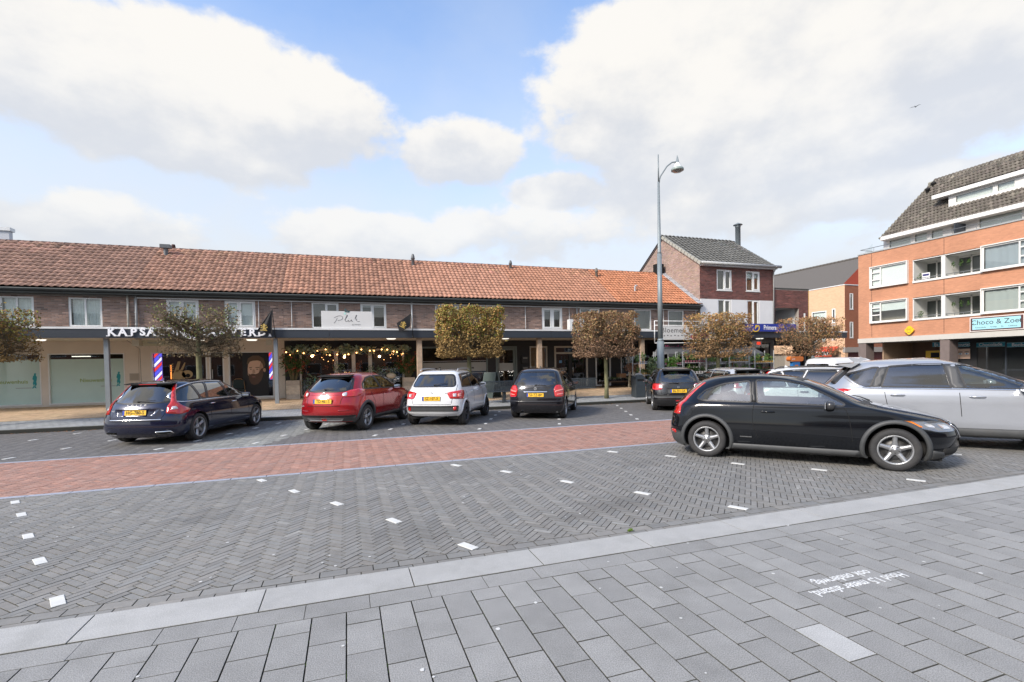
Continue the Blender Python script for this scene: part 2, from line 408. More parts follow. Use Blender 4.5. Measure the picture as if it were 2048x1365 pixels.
    def body(s,arches,holes,name='body'):
        """arches: (x,z,r); holes: (polygon,kind) both cut through the shell"""
        B=s.B;st=s.step
        Z=np.linspace(B.z0,B.z1,4000);xr,xf,hw=[np.asarray(B.fn[k](Z)) for k in range(3)]
        ds=np.abs(np.diff(Z))+.55*np.abs(np.diff(xr))+.8*np.abs(np.diff(xf))+.9*np.abs(np.diff(hw));S=np.concatenate([[0],np.cumsum(ds)])
        nz=int(S[-1]/st);zs=np.interp(np.linspace(0,S[-1],nz+1),S,Z)
        N1=max(8,int(.85/st));N2=int(3.2/st);N3=max(8,int(.95/st))
        rows=[B.outline(z,N1,N2,N3) for z in zs];M=N1+N2+N3+2
        X=np.array([r[0] for r in rows]);Y=np.array([r[1] for r in rows]);ZZ=np.repeat(zs[:,None],M,1);nzr=len(zs)
        V=[];F=[]
        quadX=(X[:-1,:-1]+X[1:,:-1]+X[:-1,1:]+X[1:,1:])/4;quadY=(Y[:-1,:-1]+Y[1:,:-1]+Y[:-1,1:]+Y[1:,1:])/4;quadZ=(ZZ[:-1,:-1]+ZZ[1:,:-1])/2
        cut=np.zeros(quadX.shape,bool)
        cuts=[]
        for (ax,az,ar) in arches: c=((quadX-ax)**2+(quadZ-az)**2<ar**2)&(quadY>.4);cut|=c;cuts.append((c,'arch',(ax,az,ar)))
        for P,k in holes:
            if k=='side': c=inpoly(quadX,quadZ,P)&(quadY>.3)
            elif k=='rear': c=inpoly(quadY,quadZ,P)&(quadX<B.xm-.2)
            else: c=inpoly(quadY,quadZ,P)&(quadX>B.xm-.1)
            cut|=c;cuts.append((c,k,P))
        # snap the rims of the holes
        for c,k,P in cuts:
            keep=~c;vc=np.zeros(X.shape,bool);vk=np.zeros(X.shape,bool)
            for di in (0,1):
                for dj in (0,1):
                    vc[di:di+c.shape[0],dj:dj+c.shape[1]]|=c;vk[di:di+c.shape[0],dj:dj+c.shape[1]]|=keep
            for i,j in zip(*np.where(vc&vk)):
                if k=='arch':
                    dx,dz=X[i,j]-P[0],ZZ[i,j]-P[1];r=math.hypot(dx,dz);X[i,j]=P[0]+dx/r*P[2];z=P[1]+dz/r*P[2]
                    if i==0: z=ZZ[i,j];X[i,j]=P[0]+math.copysign(math.sqrt(max(0,P[2]**2-(z-P[1])**2)),dx)
                    ZZ[i,j]=z;Y[i,j]=float(B.side(X[i,j],z))
                else:
                    q=Vector((X[i,j],ZZ[i,j])) if k=='side' else Vector((Y[i,j],ZZ[i,j]));best=None
                    for e in range(len(P)):
                        a=Vector(P[e-1]);b=Vector(P[e]);ab=b-a
                        if ab.length<1e-9: continue
                        t=max(0,min(1,(q-a).dot(ab)/ab.dot(ab)));r=a+ab*t;dd=(r-q).length
                        if best is None or dd<best[0]: best=(dd,r)
                    r=best[1]
                    if k!='side' and j==0: r=Vector((0,r.y))
                    if k!='side' and j==M-1: r=Vector((0,r.y))
                    ZZ[i,j]=r.y
                    if k=='side': X[i,j]=r.x;Y[i,j]=float(B.side(r.x,r.y))
                    else: Y[i,j]=max(0,r.x);X[i,j]=float(B.end(r.x,r.y,k=='front'))
        for sd in (1,-1):
            base=len(V)
            V+= list(zip(X.ravel(),(sd*Y).ravel(),ZZ.ravel()))
            for i in range(nzr-1):
                for j in range(M-1):
                    if cut[i,j]: continue
                    q=(base+i*M+j,base+i*M+j+1,base+(i+1)*M+j+1,base+(i+1)*M+j)
                    F.append(q if sd==-1 else q[::-1])
        # underside, roof closing strip
        n1=nzr*M
        top=(nzr-1)*M
        for j in range(M-1):
            F.append((top+j,n1+top+j,n1+top+j+1,top+j+1))
        me=mkmesh(name,V,F,s.paint,True)
        import bmesh
        bm=bmesh.new();bm.from_mesh(me);bmesh.ops.remove_doubles(bm,verts=bm.verts,dist=.0015);bmesh.ops.dissolve_degenerate(bm,dist=.0005,edges=bm.edges)
        lo=[v for v in bm.verts if not v.link_faces];bmesh.ops.delete(bm,geom=lo,context='VERTS')
        for f in bm.faces: f.smooth=True
        bm.to_mesh(me);bm.free()
        o=put(me,name,s.root)
        xr,xf,hw=[float(B.fn[k](B.z0)) for k in range(3)]
        bx('underbody',MT['black'],s.root,xr+.12,xf-.12,-hw+.22,hw-.22,B.z0-.02,B.z0+.25)
        for (ax,az,ar) in arches[:2]:
            mb=MB();n=20
            for sd in (1,-1):
                ring=[]
                for k in range(n+1):
                    t=-.35+(PI+.7)*k/n;ring.append((ax+(ar+.004)*math.cos(t),az+(ar+.004)*math.sin(t)))
                ys=(.45*sd,);v=[]
                for (x,z) in ring:
                    yo=float(B.side(x,max(z,B.z0)))-.004
                    v+= [(x,.42*sd,z),(x,yo*sd,z)]
                f=[(2*k,2*k+1,2*k+3,2*k+2) for k in range(n)]+[tuple(2*k for k in range(n+1))]
                mb.add(v,f)
            mb.build('wheel_arch_liner',MT['black'],s.root,True)
        return o
    def wheels(s,xs,r,w,track,spokes=5,twin=False,rimmat=None,rr=None,spw=.045,phase=0.,fin=False,steer=0):
        for ax in xs:
            for sd in (1,-1):
                wheel(s.root,(ax,sd*track/2,r),sd,r,w,spokes,twin,rimmat or MT['alloy'],rr or r*.66,spw,phase,steer if ax>0 else 0)
    def lib_window(s,P,kind,sd=1,frame=.014,gm=None,fm=None,name='window',out=.012):
        g=s.patch(name,P,kind,gm or MT['carglass'],sd,off=-.003,thick=0)
        s.ring('window_frame',P,frame,out,kind,fm or MT['rubber'],sd,off=.002,parent=g,thick=.012)
        return g
def wheel(root,loc,sd,r,w,spokes,twin,rm,rr,spw,phase,steer=0):
    t=empty('wheel',loc); t.parent=root; t.empty_display_size=.1
    # local: axis along y, outside face toward +y*sd
    M=Matrix.Rotation(steer,4,'Z')@Matrix.Rotation(-sd*PI/2,4,'X')
    h=w/2
    mb=MB();rs=r-.0
    prof=[(rr,-h*.9),(rr+.03,-h),(r-.03,-h*.98),(r-.008,-h*.8),(rs,-h*.5),(rs,-.022),(rs-.007,-.02),(rs-.007,-.012),(rs,-.01),(rs,.01),(rs-.007,.012),(rs-.007,.02),(rs,.022),(rs,h*.5),(r-.008,h*.8),(r-.03,h*.98),(rr+.035,h),(rr+.012,h*.93),(rr,h*.86)]
    mb.lathe(prof,40,M).build('tyre',MT['tyre'],t,True)
    rb=MB()
    rb.lathe([(rr+.004,h*.9),(rr-.006,h*.93),(rr-.018,h*.86),(rr-.022,h*.6),(rr-.03,-h*.7)],36,M)
    hubz=h*.55;rimz=h*.8
    for k in range(spokes):
        offs=(-.1,.1) if twin else (0,)
        for o in offs:
            a=phase+2*PI*k/spokes+(PI/2)
            w0,w1=(spw*1.05,spw*.8) if not twin else (spw*.55,spw*.5)
            c,sn=math.cos(a),math.sin(a);d=Vector((c,sn,0));p=Vector((-sn,c,0))
            pts=[];R0=.05;R1=rr-.012
            sh0=o*.25*.4;sh1=o*1.0*R1
            for (R,ww,zz,sh) in ((R0,w0,hubz,sh0),(R0*.5+R1*.5,(w0+w1)/2*.82,hubz*.4+rimz*.6,(sh0+sh1)/2),(R1,w1,rimz,sh1)):
                b=d*R+p*sh
                pts+= [b-p*ww*.7+Vector((0,0,zz-.03)),b-p*ww*.42+Vector((0,0,zz)),b+p*ww*.42+Vector((0,0,zz)),b+p*ww*.7+Vector((0,0,zz-.03))]
            F=[]
            for q in (0,4):
                for j in range(3): F.append((q+j,q+j+1,q+j+5,q+j+4))
            rb.add([M@x for x in pts],F)
    rb.lathe([(.075,hubz-.03),(.075,hubz+.002),(.06,hubz+.01),(.033,hubz+.01),(.030,hubz+.018),(0.0001,hubz+.02)],20,M)
    rb.build('rim',rm,t,True)
    db=MB();db.lathe([(rr-.03,-.02),(rr*.72,-.019),(rr*.7,0.0),(.05,0.0)],28,M)
    for k in range(5):
        a=phase+2*PI*(k+.5)/5+PI/2;c=Matrix.Translation((.052*math.cos(a),.052*math.sin(a),hubz+.008))
        db.lathe([(.011,0),(.011,.006),(.0001,.007)],6,M@c)
    db.build('brake_disc',MT['darkmetal'],t,True)
    return t
def car_mirror(c,x,y,z,m,sd,s=1.0,glassback=True):
    """door mirror at front door corner"""
    mb=MB();M=Matrix.Translation((x,sd*(y+.13*s),z))
    # rounded housing: superellipsoid
    V=[];F=[];n,k=16,8
    for i in range(k+1):
        a=-PI/2+PI*i/k
        for j in range(n):
            b=2*PI*j/n
            f=lambda q,e:math.copysign(abs(q)**e,q)
            V.append(Vector((x+.075*s*f(math.cos(a),.6)*f(math.cos(b),.7)*(1.0 if math.cos(b)>0 else .75),sd*(y+.125*s)+.115*s*f(math.sin(b),.6)*f(math.cos(a),.6),z+.07*s*f(math.sin(a),.8))))
    for i in range(k):
        for j in range(n): F.append((i*n+j,i*n+(j+1)%n,(i+1)*n+(j+1)%n,(i+1)*n+j))
    mb.add(V,F)
    o=mb.build('door_mirror',m,c.root,True)
    MB().box(x-.03*s,x+.04*s,min(sd*(y-.04),sd*(y+.05)),max(sd*(y-.04),sd*(y+.05)),z-.06*s,z-.03*s).build('mirror_arm',MT['rubber'],o)
    MB().box(x-.066*s,x-.058*s,sd*(y+.125*s)-.09*s,sd*(y+.125*s)+.09*s,z-.05*s,z+.05*s).build('mirror_glass',MT['mirror'],o)
    return o
def handle(c,x,z,sd,m,L=.2,flat=False):
    y=float(c.B.side(x,z));mb=MB()
    mb.tube([(x-L/2,sd*(y+.002),z),(x-L/2+.03,sd*(y+.03),z+.004),(x+L/2-.03,sd*(y+.03),z+.004),(x+L/2,sd*(y+.002),z)],[.009,.014,.014,.009],8)
    return mb.build('door_handle',m,c.root,True)
def plate(c,x,y,z,s,front=False,rz=0,w=.52,h=.11,tilt=0.):
    """yellow number plate; rear"""
    sg=1 if front else -1
    M=frameM((x,y,z),(0,sg*1,0),(sg*math.cos(tilt),0,math.sin(tilt)))
    mb=MB();mb.box(-w/2,w/2,-h/2,h/2,-.004,.004,M);o=mb.build('number_plate',MT['plate'],c.root)
    MB().box(-w/2+.002,-w/2+.045,-h/2+.003,h/2-.003,.0035,.0055,M).build('plate_band',MT['plateblue'],o)
    text('plate_text',s,h*.98,MT['black'],o,M@Matrix.Translation((.02,-.002,.006)),depth=.0008,off=.002,wscale=.86,space=1.05)
    b=.006;fr=MB();fr.box(-w/2-b,w/2+b,h/2,h/2+b,-.004,.007,M).box(-w/2-b,w/2+b,-h/2-b,-h/2,-.004,.007,M).box(-w/2-b,-w/2,-h/2,h/2,-.004,.007,M).box(w/2,w/2+b,-h/2,h/2,-.004,.007,M);fr.build('plate_frame',MT['rubber'],o)
    return o
def interior(c,x0,x1,hw,zf,zs,rhd=1,rear=True,seats=None):
    mb=MB();mb.box(x0,x1,-hw,hw,zf-.03,zf+.02).build('cabin_floor',MT['black'],c.root)
    mb=MB();
    xd=x1-.55
    mb.prism([(x1-.5,zf),(x1+.05,zf),(x1+.1,zs+.28),(x1-.35,zs+.33),(x1-.5,zs+.25)],-hw,hw,'y');mb.build('dashboard',MT['seat'],c.root)
    xs=seats or [x1-1.25]+([x0+.65] if rear else [])
    for sx in xs:
        for sy in (-.36,.36):
            s=MB();P=chaikin([(sx+.5,zs),(sx+.5,zs+.14),(sx+.1,zs+.16),(sx-.15,zs+.62),(sx-.27,zs+.6),(sx-.12,zs)],2)
            s.prism(P,sy-.24,sy+.24,'y');H=chaikin([(sx-.17,zs+.64),(sx-.15,zs+.84),(sx-.25,zs+.84),(sx-.29,zs+.62)],2);s.prism(H,sy-.13,sy+.13,'y')
            s.build('seat',MT['seat'],c.root,False)
    M=Matrix.Translation((x1-.62,.36*rhd,zs+.3))@Matrix.Rotation(-1.15,4,'Y')
    w=MB();w.tube([M@Vector((.18*math.cos(2*PI*k/16),.18*math.sin(2*PI*k/16),0)) for k in range(17)],.014,6);w.tube([M@Vector((0,-.18,0)),M@Vector((0,.18,0))],.014,6)
    w.build('steering_wheel',MT['black'],c.root,True)
MT={}
def car_mats():
    MT['black']=mat('matte black',(.012,.012,.012),.8)
    MT['rubber']=mat('black rubber trim',(.02,.02,.021),.45)
    MT['tyre']=mat('tyre rubber',(.028,.028,.029),.75,var=.25,vscale=8,bump=.2,bscale=60,dirt=.35,dirtcol=(.09,.085,.075))
    MT['alloy']=mat('silver alloy',(.40,.41,.42),.35,.75,dirt=.5,vscale=12,dirtcol=(.2,.18,.16))
    MT['darkmetal']=mat('brake metal',(.09,.09,.09),.5,.7)
    MT['carglass']=glassmat('car glass',(.60,.68,.66),1.6,boost=2.4)
    MT['privacy']=glassmat('privacy glass',(.12,.13,.14),1.6,boost=2.4)
    MT['mirror']=mat('mirror glass',(.8,.82,.84),.03,1.)
    MT['plate']=mat('yellow number plate',(.85,.5,.02),.45)
    MT['plateblue']=mat('blue plate band',(.02,.06,.4),.5)
    MT['seat']=mat('charcoal seat cloth',(.035,.035,.038),.9)
    MT['red']=mat('red lamp lens',(.5,.008,.006),.15,coat=1.,spec=.7,emit=(.6,.01,.01),estr=.0)
    MT['redd']=mat('dark red lens',(.25,.005,.005),.15,coat=1.)
    MT['clear']=mat('clear lamp lens',(.65,.65,.66),.12,.3,coat=1.)
    MT['orange']=mat('orange indicator lens',(.75,.2,.01),.15,coat=1.)
    MT['satin']=mat('satin badge',(.34,.35,.36),.35,.4)
    MT['chrome']=mat('chrome',(.75,.76,.78),.12,1.)
    MT['plastic']=mat('grey bumper plastic',(.055,.058,.06),.55,var=.15,vscale=6,dirt=.2,dirtcol=(.11,.105,.095))
    MT['headlamp']=mat('headlamp reflector',(.28,.29,.31),.18,.75,coat=1.)
    MT['seam']=mat('panel gap',(.006,.006,.006),.9)
    MT['white']=mat('white print',(.8,.8,.8),.5)
car_mats()
def offset_side(P,dx=0,dz=0): return [(a+dx,b+dz) for a,b in P]
def common(c,arch,ground=None): pass
def build_c30(loc,rz):
    T=[#z, xr, xf, hw, Lr, Lf, nr, nf
    (.17,-1.93,2.02,.80,.35,.75,2.6,2.3),(.24,-2.00,2.12,.84,.38,.78,2.6,2.3),(.36,-2.04,2.17,.875,.40,.80,2.6,2.3),(.50,-2.05,2.18,.89,.40,.80,2.6,2.3),(.62,-2.04,2.15,.887,.42,.80,2.5,2.3),
    (.70,-2.03,2.06,.88,.44,.75,2.5,2.3),(.76,-2.01,1.97,.872,.46,.68,2.5,2.4),(.82,-1.99,1.76,.865,.48,.55,2.4,2.6),(.88,-1.97,1.47,.855,.50,.42,2.4,2.8),(.93,-1.93,1.22,.84,.52,.34,2.4,2.8),
    (.97,-1.89,1.07,.815,.54,.34,2.3,2.6),(1.02,-1.85,.95,.79,.58,.36,2.3,2.5),(1.10,-1.78,.79,.755,.60,.36,2.3,2.5),(1.20,-1.68,.59,.71,.62,.36,2.3,2.5),(1.30,-1.55,.36,.66,.62,.36,2.3,2.5),(1.36,-1.43,.17,.62,.6,.36,2.3,2.4),(1.40,-1.30,.0,.57,.55,.36,2.2,2.3),(1.43,-1.10,-.25,.46,.45,.3,2.1,2.1),(1.445,-.88,-.45,.28,.2,.2,2,2),(1.448,-.70,-.62,.04,.04,.04,2,2)]
    P=mat('black car paint',(.004,.005,.007),.08,.0,.4,spec=.25,backdark=True,var=.2,vscale=2)
    c=Car(T,loc,rz,P,'black three-door hatchback with grey wheel arch flares, nearest car, facing right','car','cars parked in the near bays',step=.03,taper=.035)
    R=.318
    q=rnd([(-1.50,1.03),(-1.36,1.17),(-1.05,1.285),(-.64,1.335),(-.61,.985),(-1.40,1.0)],.05)
    d=rnd([(-.515,.98),(-.545,1.345),(-.16,1.345),(.14,1.29),(.45,1.13),(.70,.985),(.68,.955)],.03)
    ws=rnd([(-.66,.985),(-.53,1.36),(.53,1.36),(.66,.985)],.06)
    rw=rnd([(-.50,1.0),(-.42,1.30),(.42,1.30),(.50,1.0),(.3,.86),(-.3,.86)],.06)
    c.body([(-1.32,R+.01,.385),(1.32,R+.01,.385)],[(q,'side'),(d,'side'),(ws,'front'),(rw,'rear')])
    g=MT['carglass']
    for sd in (1,-1):
        c.lib_window(q,'side',sd,frame=.010,out=.014,gm=g)
        c.lib_window(d,'side',sd,frame=.010,out=.014,gm=g)
        # B pillar
        c.patch('door_pillar',[(-.605,.985),(-.62,1.345),(-.555,1.345),(-.525,.98)],'side',MT['rubber'],sd,.003,.006)
        # fender flares
        for ax,a0,a1 in ((-1.32,-.62,PI+.55),(1.32,-.5,PI+.5)):
            n=28;A=[];Bq=[]
            for k in range(n+1):
                t=a0+(a1-a0)*k/n;wv=.062
                A.append((ax+.378*math.cos(t),max(.175,R+.01+.378*math.sin(t))));Bq.append((ax+(.378+wv)*math.cos(t),max(.175,R+.01+(.378+wv)*math.sin(t))))
            # build as strip
            c_strip=[]
            V=[];F=[];pf=c.pr('side',sd)
            for a,b in zip(A,Bq):
                for (pt,o) in ((a,-.02),(a,.022),(((a[0]+b[0])/2,(a[1]+b[1])/2),.024),(b,.010),(b,-.005)):
                    p,nn=c.nrm(pf,pt[0],pt[1],'side',sd);V.append(p+nn*o)
            for i in range(n):
                for k in range(4): F.append((i*5+k,i*5+k+1,i*5+k+6,i*5+k+5))
            put(mkmesh('wheel_arch_flare',V,F,MT['plastic'],True),'wheel_arch_flare',c.root)
        c.patch('sill_trim',rnd([(-.92,.175),(-.90,.275),(.88,.275),(.92,.175)],.02),'side',MT['plastic'],sd,.016,.03,res=.08)
        c.patch('rear_bumper_trim',[(-1.68,.19),(-1.72,.42),(-1.80,.46),(-1.98,.47),(-1.98,.40),(-1.93,.19)],'side',MT['plastic'],sd,.008,.02)
        c.patch('front_bumper_trim',[(1.70,.19),(1.76,.33),(1.9,.30),(1.93,.19)],'side',MT['plastic'],sd,.010,.02)
        # door seam
        c.strip('door_seam',chaikin([(-.56,1.36),(-.555,.98),(-.60,.78),(-.57,.55),(-.46,.29)],2,False),.008,'side',MT['seam'],sd)
        c.strip('door_seam',chaikin([(.66,.97),(.74,.85),(.78,.60),(.80,.29)],2,False),.008,'side',MT['seam'],sd)
        c.strip('fuel_flap_seam' if sd<0 else 'panel_seam',[(.085*math.cos(t*PI/8)-1.64,.8+.085*math.sin(t*PI/8)) for t in range(16)],.005,'side',MT['seam'],sd,closed=True)
        c.strip('door_moulding',[(-.78,.40),(-.60,.40)],.02,'side',MT['plastic'],sd,off=.008)
        handle(c,-.36,.83,sd,P,.2)
        car_mirror(c,.50,.80,.965,mat('black mirror housing',(.03,.03,.032),.3,coat=.5),sd,1.0)
        # head lamp
        hl=rnd([(1.70,.735),(1.78,.80),(1.64,.835)],.02)
        h=c.patch('headlight',rnd([(.52,.60),(.50,.71),(.72,.745),(1.02,.765),(1.20,.765),(1.10,.66),(.86,.60)],.04),'wf',MT['headlamp'],sd,.004,.012,res=.04)
        c.patch('indicator_lens',rnd([(1.00,.665),(1.04,.755),(1.17,.757),(1.10,.68)],.02),'wf',MT['orange'],sd,.007,.005,parent=h,res=.04)
        c.patch('lamp_unit',rnd([(.60,.635),(.60,.69),(.74,.71),(.76,.64)],.025),'wf',MT['clear'],sd,.007,.004,parent=h,res=.04)
        c.patch('lamp_unit',rnd([(.84,.66),(.84,.71),(.94,.72),(.94,.67)],.025),'wf',MT['clear'],sd,.007,.004,parent=h,res=.04)
        # tall rear light running up the hatch shoulder
        t=c.patch('taillight',rnd([(.60,.74),(.56,.88),(.54,1.02),(.52,1.16),(.49,1.30),(.545,1.30),(.60,1.16),(.66,1.02),(.78,.86),(.86,.74)],.02),'wr',MT['red'],sd,.008,.015,res=.04)
        c.patch('side_reflector',rnd([(-1.93,.40),(-1.95,.46),(-1.85,.46),(-1.84,.40)],.01),'side',MT['red'],sd,.014,.01)
    c.patch('windshield',ws,'front',glassmat('windscreen',(.55,.62,.66),1.6,boost=1.6),1,-.003,0)
    c.ring('windshield_frame',ws,.015,.02,'front',MT['rubber'],1,.003)
    c.patch('rear_window',rw,'rear',MT['privacy'],1,-.003,0)
    c.patch('grille',rnd([(-.38,.50),(-.42,.68),(.42,.68),(.38,.50)],.05),'front',MT['black'],1,.006,.01)
    c.patch('bumper_intake',rnd([(-.66,.25),(-.7,.36),(.7,.36),(.66,.25)],.04),'front',MT['black'],1,.006,.01)
    c.strip('grille_trim',rnd([(-.39,.49),(-.43,.69),(.43,.69),(.39,.49)],.05),.016,'front',MT['chrome'],1,.01,closed=True)
    c.strip('bonnet_seam',[(-.70,.745),(-.5,.715),(0,.70),(.5,.715),(.70,.745)],.008,'front',MT['seam'],1)
    for y in (-.35,.15):
        M=MB();p=c.pr('front')
        M.tube([Vector(p(y+.0,.965))+Vector((0.02,0,.02)),Vector(p(y+.25,.995))+Vector((.012,0,.03)),Vector(p(y+.5,1.02))+Vector((.02,0,.02))],.008,6);M.build('wiper',MT['black'],c.root)
    plate(c,-2.06,0,.62,'',False) if False else None
    interior(c,-1.5,.8,.66,.30,.48)
    c.wheels((-1.32,1.32),R,.205,1.545,5,rr=.215,spw=.062,phase=.0,steer=-.05)
    return c
def mkT(R,F,W,Lr,Lf,n=2.6,nf=2.4):
    zs=sorted({round(p[0],3) for p in R+F+W});r,f,w=[pchip(*zip(*q)) for q in (R,F,W)];lr=pchip(*zip(*Lr));lf=pchip(*zip(*Lf));T=[]
    for z in zs:
        a,b,c=float(r(z)),float(f(z)),float(w(z));m=(b-a)*.45
        T.append((z,a,b,c,min(float(lr(z)),m),min(float(lf(z)),m),n,nf))
    return T
def scT(T,kx,kz,kw,zs=0):
    return [(r[0]*kz,r[1]*kx,r[2]*kx,r[3]*kw,r[4]*kx,r[5]*kx,r[6],r[7]) for r in T]
def scP(P,kx,kz): return [(a*kx,b*kz) for a,b in P]
def seams(c,fr,bp,rd,zs,zt,xs):
    """door and panel gaps: fr front door edge, bp between the doors, rd rear door edge"""
    for sd in (1,-1):
        for (xt,xb) in (fr,bp,rd):
            if xt is None: continue
            c.strip('door_seam',chaikin([(xt,zt),(xt+(xb-xt)*.15,zt*.75+zs*.25),(xb,zs+.02)],2,False),.009,'side',MT['seam'],sd)
        c.strip('door_seam',[(xs[0],zs),(xs[1],zs)],.009,'side',MT['seam'],sd,res=.15)
def arch_lip(c,xs,r,ra,m,w=.05,a0=-.45,a1=PI+.45,off=.012,zmin=.2):
    for sd in (1,-1):
        pf=c.pr('side',sd)
        for ax in xs:
            n=22;V=[];F=[]
            for k in range(n+1):
                t=a0+(a1-a0)*k/n
                for rr,o in ((ra-.006,-.03),(ra-.004,off),(ra+w*.55,off*1.05),(ra+w,off*.25),(ra+w,-.005)):
                    p,nn=c.nrm(pf,ax+rr*math.cos(t),max(zmin,r+.01+rr*math.sin(t)),'side',sd);V.append(p+nn*o)
            for i in range(n):
                for k in range(4): F.append((i*5+k,i*5+k+1,i*5+k+6,i*5+k+5))
            put(mkmesh('wheel_arch_trim',V,F,m,True),'wheel_arch_trim',c.root)
def rear_wiper(c,y0,z0,y1,z1):
    p=c.pr('rear');n=Vector((-.03,0,.012));m=MB()
    m.tube([Vector(p(y0,z0))+n,Vector(p((y0+y1)/2,(z0+z1)/2+.008))+n,Vector(p(y1,z1))+n],[.014,.009,.006],6)
    m.ball(Vector(p(y0,z0))+n*.6,.022,8,5);m.build('rear_wiper',MT['rubber'],c.root,True)
def badge(c,s,y,z,size,m=None,kind='rear',w=1.,sp=1.,tilt=0.):
    x,_,_=c.pr('rear')(y,z)
    M=frameM((x-.006,y,z),(0,-1,0),(-math.cos(tilt),0,math.sin(tilt)))
    return text('badge',s,size,m or MT['satin'],c.root,M,depth=.002,off=.0008,wscale=w,space=sp)
def rails(c,x0,x1,y,z,m,h=.045):
    for sd in (1,-1):
        b=MB();b.tube([(x0,sd*(y+.02),z-.01),(x0+.09,sd*y,z+h),((x0+x1)/2,sd*(y-.005),z+h+.012),(x1-.12,sd*y,z+h*.9),(x1,sd*(y+.01),z-.02)],.014,6);b.build('roof_rail',m,c.root,True)
def fin(c,x,z,m):
    b=MB();b.prism([(x-.09,z-.01),(x-.075,z+.055),(x-.06,z+.055),(x+.06,z-.01)],-.014,.014,'y');b.build('roof_aerial',m,c.root)
def exhaust(c,x,y,z,r=.03):
    b=MB();b.tube([(x,y,z),(x+.2,y,z)],r,12,False);b.build('exhaust_pipe',MT['chrome'],c.root,True)
GEN_FLAT=None
def paint(name,col,metal=.35,rough=.24):
    m=mat(name,col,rough,metal,1.,backdark=True,var=.04,vscale=1.5,dirt=.05,dirtcol=(.14,.13,.12))
    return m
def place(p_rear,p_front,half,side):
    """p: pixels of the wheel contacts of the seen side, side -1: the right-hand flank is seen"""
    a=at(*p_rear,Z=0);b=at(*p_front,Z=0);d=(b-a).normalized();n=Vector((-d.y,d.x,0))
    return (a+b)/2-n*half*side,math.atan2(d.y,d.x)
def build_estate(loc,rz,P,label,group,plt='HG-780-S',badges=True,step=.045,rail=None,win=None,trim=None):
    T=mkT([(.19,-2.16),(.30,-2.27),(.45,-2.31),(.60,-2.30),(.75,-2.26),(.88,-2.21),(1.0,-2.13),(1.15,-2.00),(1.30,-1.86),(1.39,-1.76),(1.425,-1.66),(1.455,-1.40),(1.475,-.95),(1.482,-.55)],
          [(.19,2.16),(.30,2.27),(.5,2.32),(.65,2.29),(.75,2.18),(.84,1.86),(.91,1.55),(.96,1.28),(1.01,1.08),(1.1,.90),(1.2,.71),(1.3,.49),(1.38,.28),(1.43,.08),(1.46,-.14),(1.475,-.30),(1.482,-.47)],
          [(.19,.82),(.30,.90),(.45,.925),(.62,.932),(.80,.915),(.93,.885),(1.0,.85),(1.2,.765),(1.33,.695),(1.40,.63),(1.44,.53),(1.47,.32),(1.482,.04)],
          [(.19,.4),(.6,.5),(.9,.62),(1.2,.6),(1.4,.5),(1.482,.05)],[(.19,.8),(.6,.85),(.8,.6),(.95,.4),(1.3,.38),(1.482,.05)])
    c=Car(T,loc,rz,P,label,'car',group,step)
    R=.33;ax=(-1.388,1.388)
    sw=[rnd([(-1.93,1.02),(-1.86,1.14),(-1.66,1.285),(-1.35,1.365),(-1.22,1.0),(-1.85,.985)],.05),
        rnd([(-1.16,1.0),(-1.295,1.38),(-.9,1.405),(-.78,1.405),(-.98,1.0)],.015) ,
        rnd([(-.93,.995),(-.72,1.405),(-.14,1.41),(-.02,.985)],.025),rnd([(.05,.985),(-.06,1.41),(.22,1.36),(.60,1.16),(.84,1.0),(.84,.975)],.03)]
    rw=rnd([(-.66,1.0),(-.50,1.375),(.50,1.375),(.66,1.0),(.3,.965),(-.3,.965)],.05)
    ws=rnd([(-.70,1.02),(-.56,1.41),(.56,1.41),(.70,1.02)],.06)
    c.body([(a,R+.01,.37) for a in ax],[(w,'side') for w in sw]+[(rw,'rear'),(ws,'front')])
    ch=trim or MT['chrome']
    for sd in (1,-1):
        for w in sw: c.lib_window(w,'side',sd,frame=.016,out=.014,gm=win or MT['privacy'])
        c.strip('window_trim',chaikin([(.90,.965),(.62,1.185),(.22,1.395),(-.4,1.43),(-1.2,1.41),(-1.65,1.33),(-1.93,1.14),(-1.97,1.02),(-1.88,.965),(-1.0,.975),(0,.965)],2),.018,'side',ch,sd,off=.006,closed=True,thick=.008)
        handle(c,-.82,.86,sd,ch,.2);handle(c,.16,.84,sd,ch,.2)
        car_mirror(c,.72,.85,.985,P,sd,.95)
        c.patch('headlight',rnd([(.55,.64),(.55,.74),(1.05,.80),(1.30,.80),(1.05,.66)],.04),'wf',MT['headlamp'],sd,.004,.01)
        t=c.patch('taillight',rnd([(.64,.73),(.63,.88),(.66,.98),(.57,1.2),(.52,1.385),(.58,1.385),(.65,1.2),(.76,1.0),(.92,.89),(1.18,.79),(1.10,.72),(.9,.70)],.025),'wr',MT['red'],sd,.008,.014,res=.05)
        c.patch('reversing_lens',rnd([(.72,.80),(.72,.88),(.80,.88),(.86,.82)],.02),'wr',MT['clear'],sd,.012,.006,parent=t,res=.05)
        e=c.patch('exhaust_trim',rnd([(.45,.255),(.42,.33),(.72,.335),(.76,.27)],.02),'rear',MT['chrome'],1,.006,.02) if sd<0 else c.patch('exhaust_trim',rnd([(-.45,.255),(-.42,.33),(-.72,.335),(-.76,.27)],.02),'rear',MT['chrome'],1,.006,.02)
        s_=1 if sd<0 else -1
        c.patch('exhaust_opening',rnd([(s_*.47,.27),(s_*.45,.318),(s_*.70,.322),(s_*.73,.28)],.015),'rear',MT['black'],1,.009,.002,parent=e)
        c.strip('tailgate_seam',chaikin([(sd*.46,1.39),(sd*.62,1.02),(sd*.66,.92),(sd*.60,.70),(sd*.52,.57)],1,False),.009,'rear',MT['seam'],1)
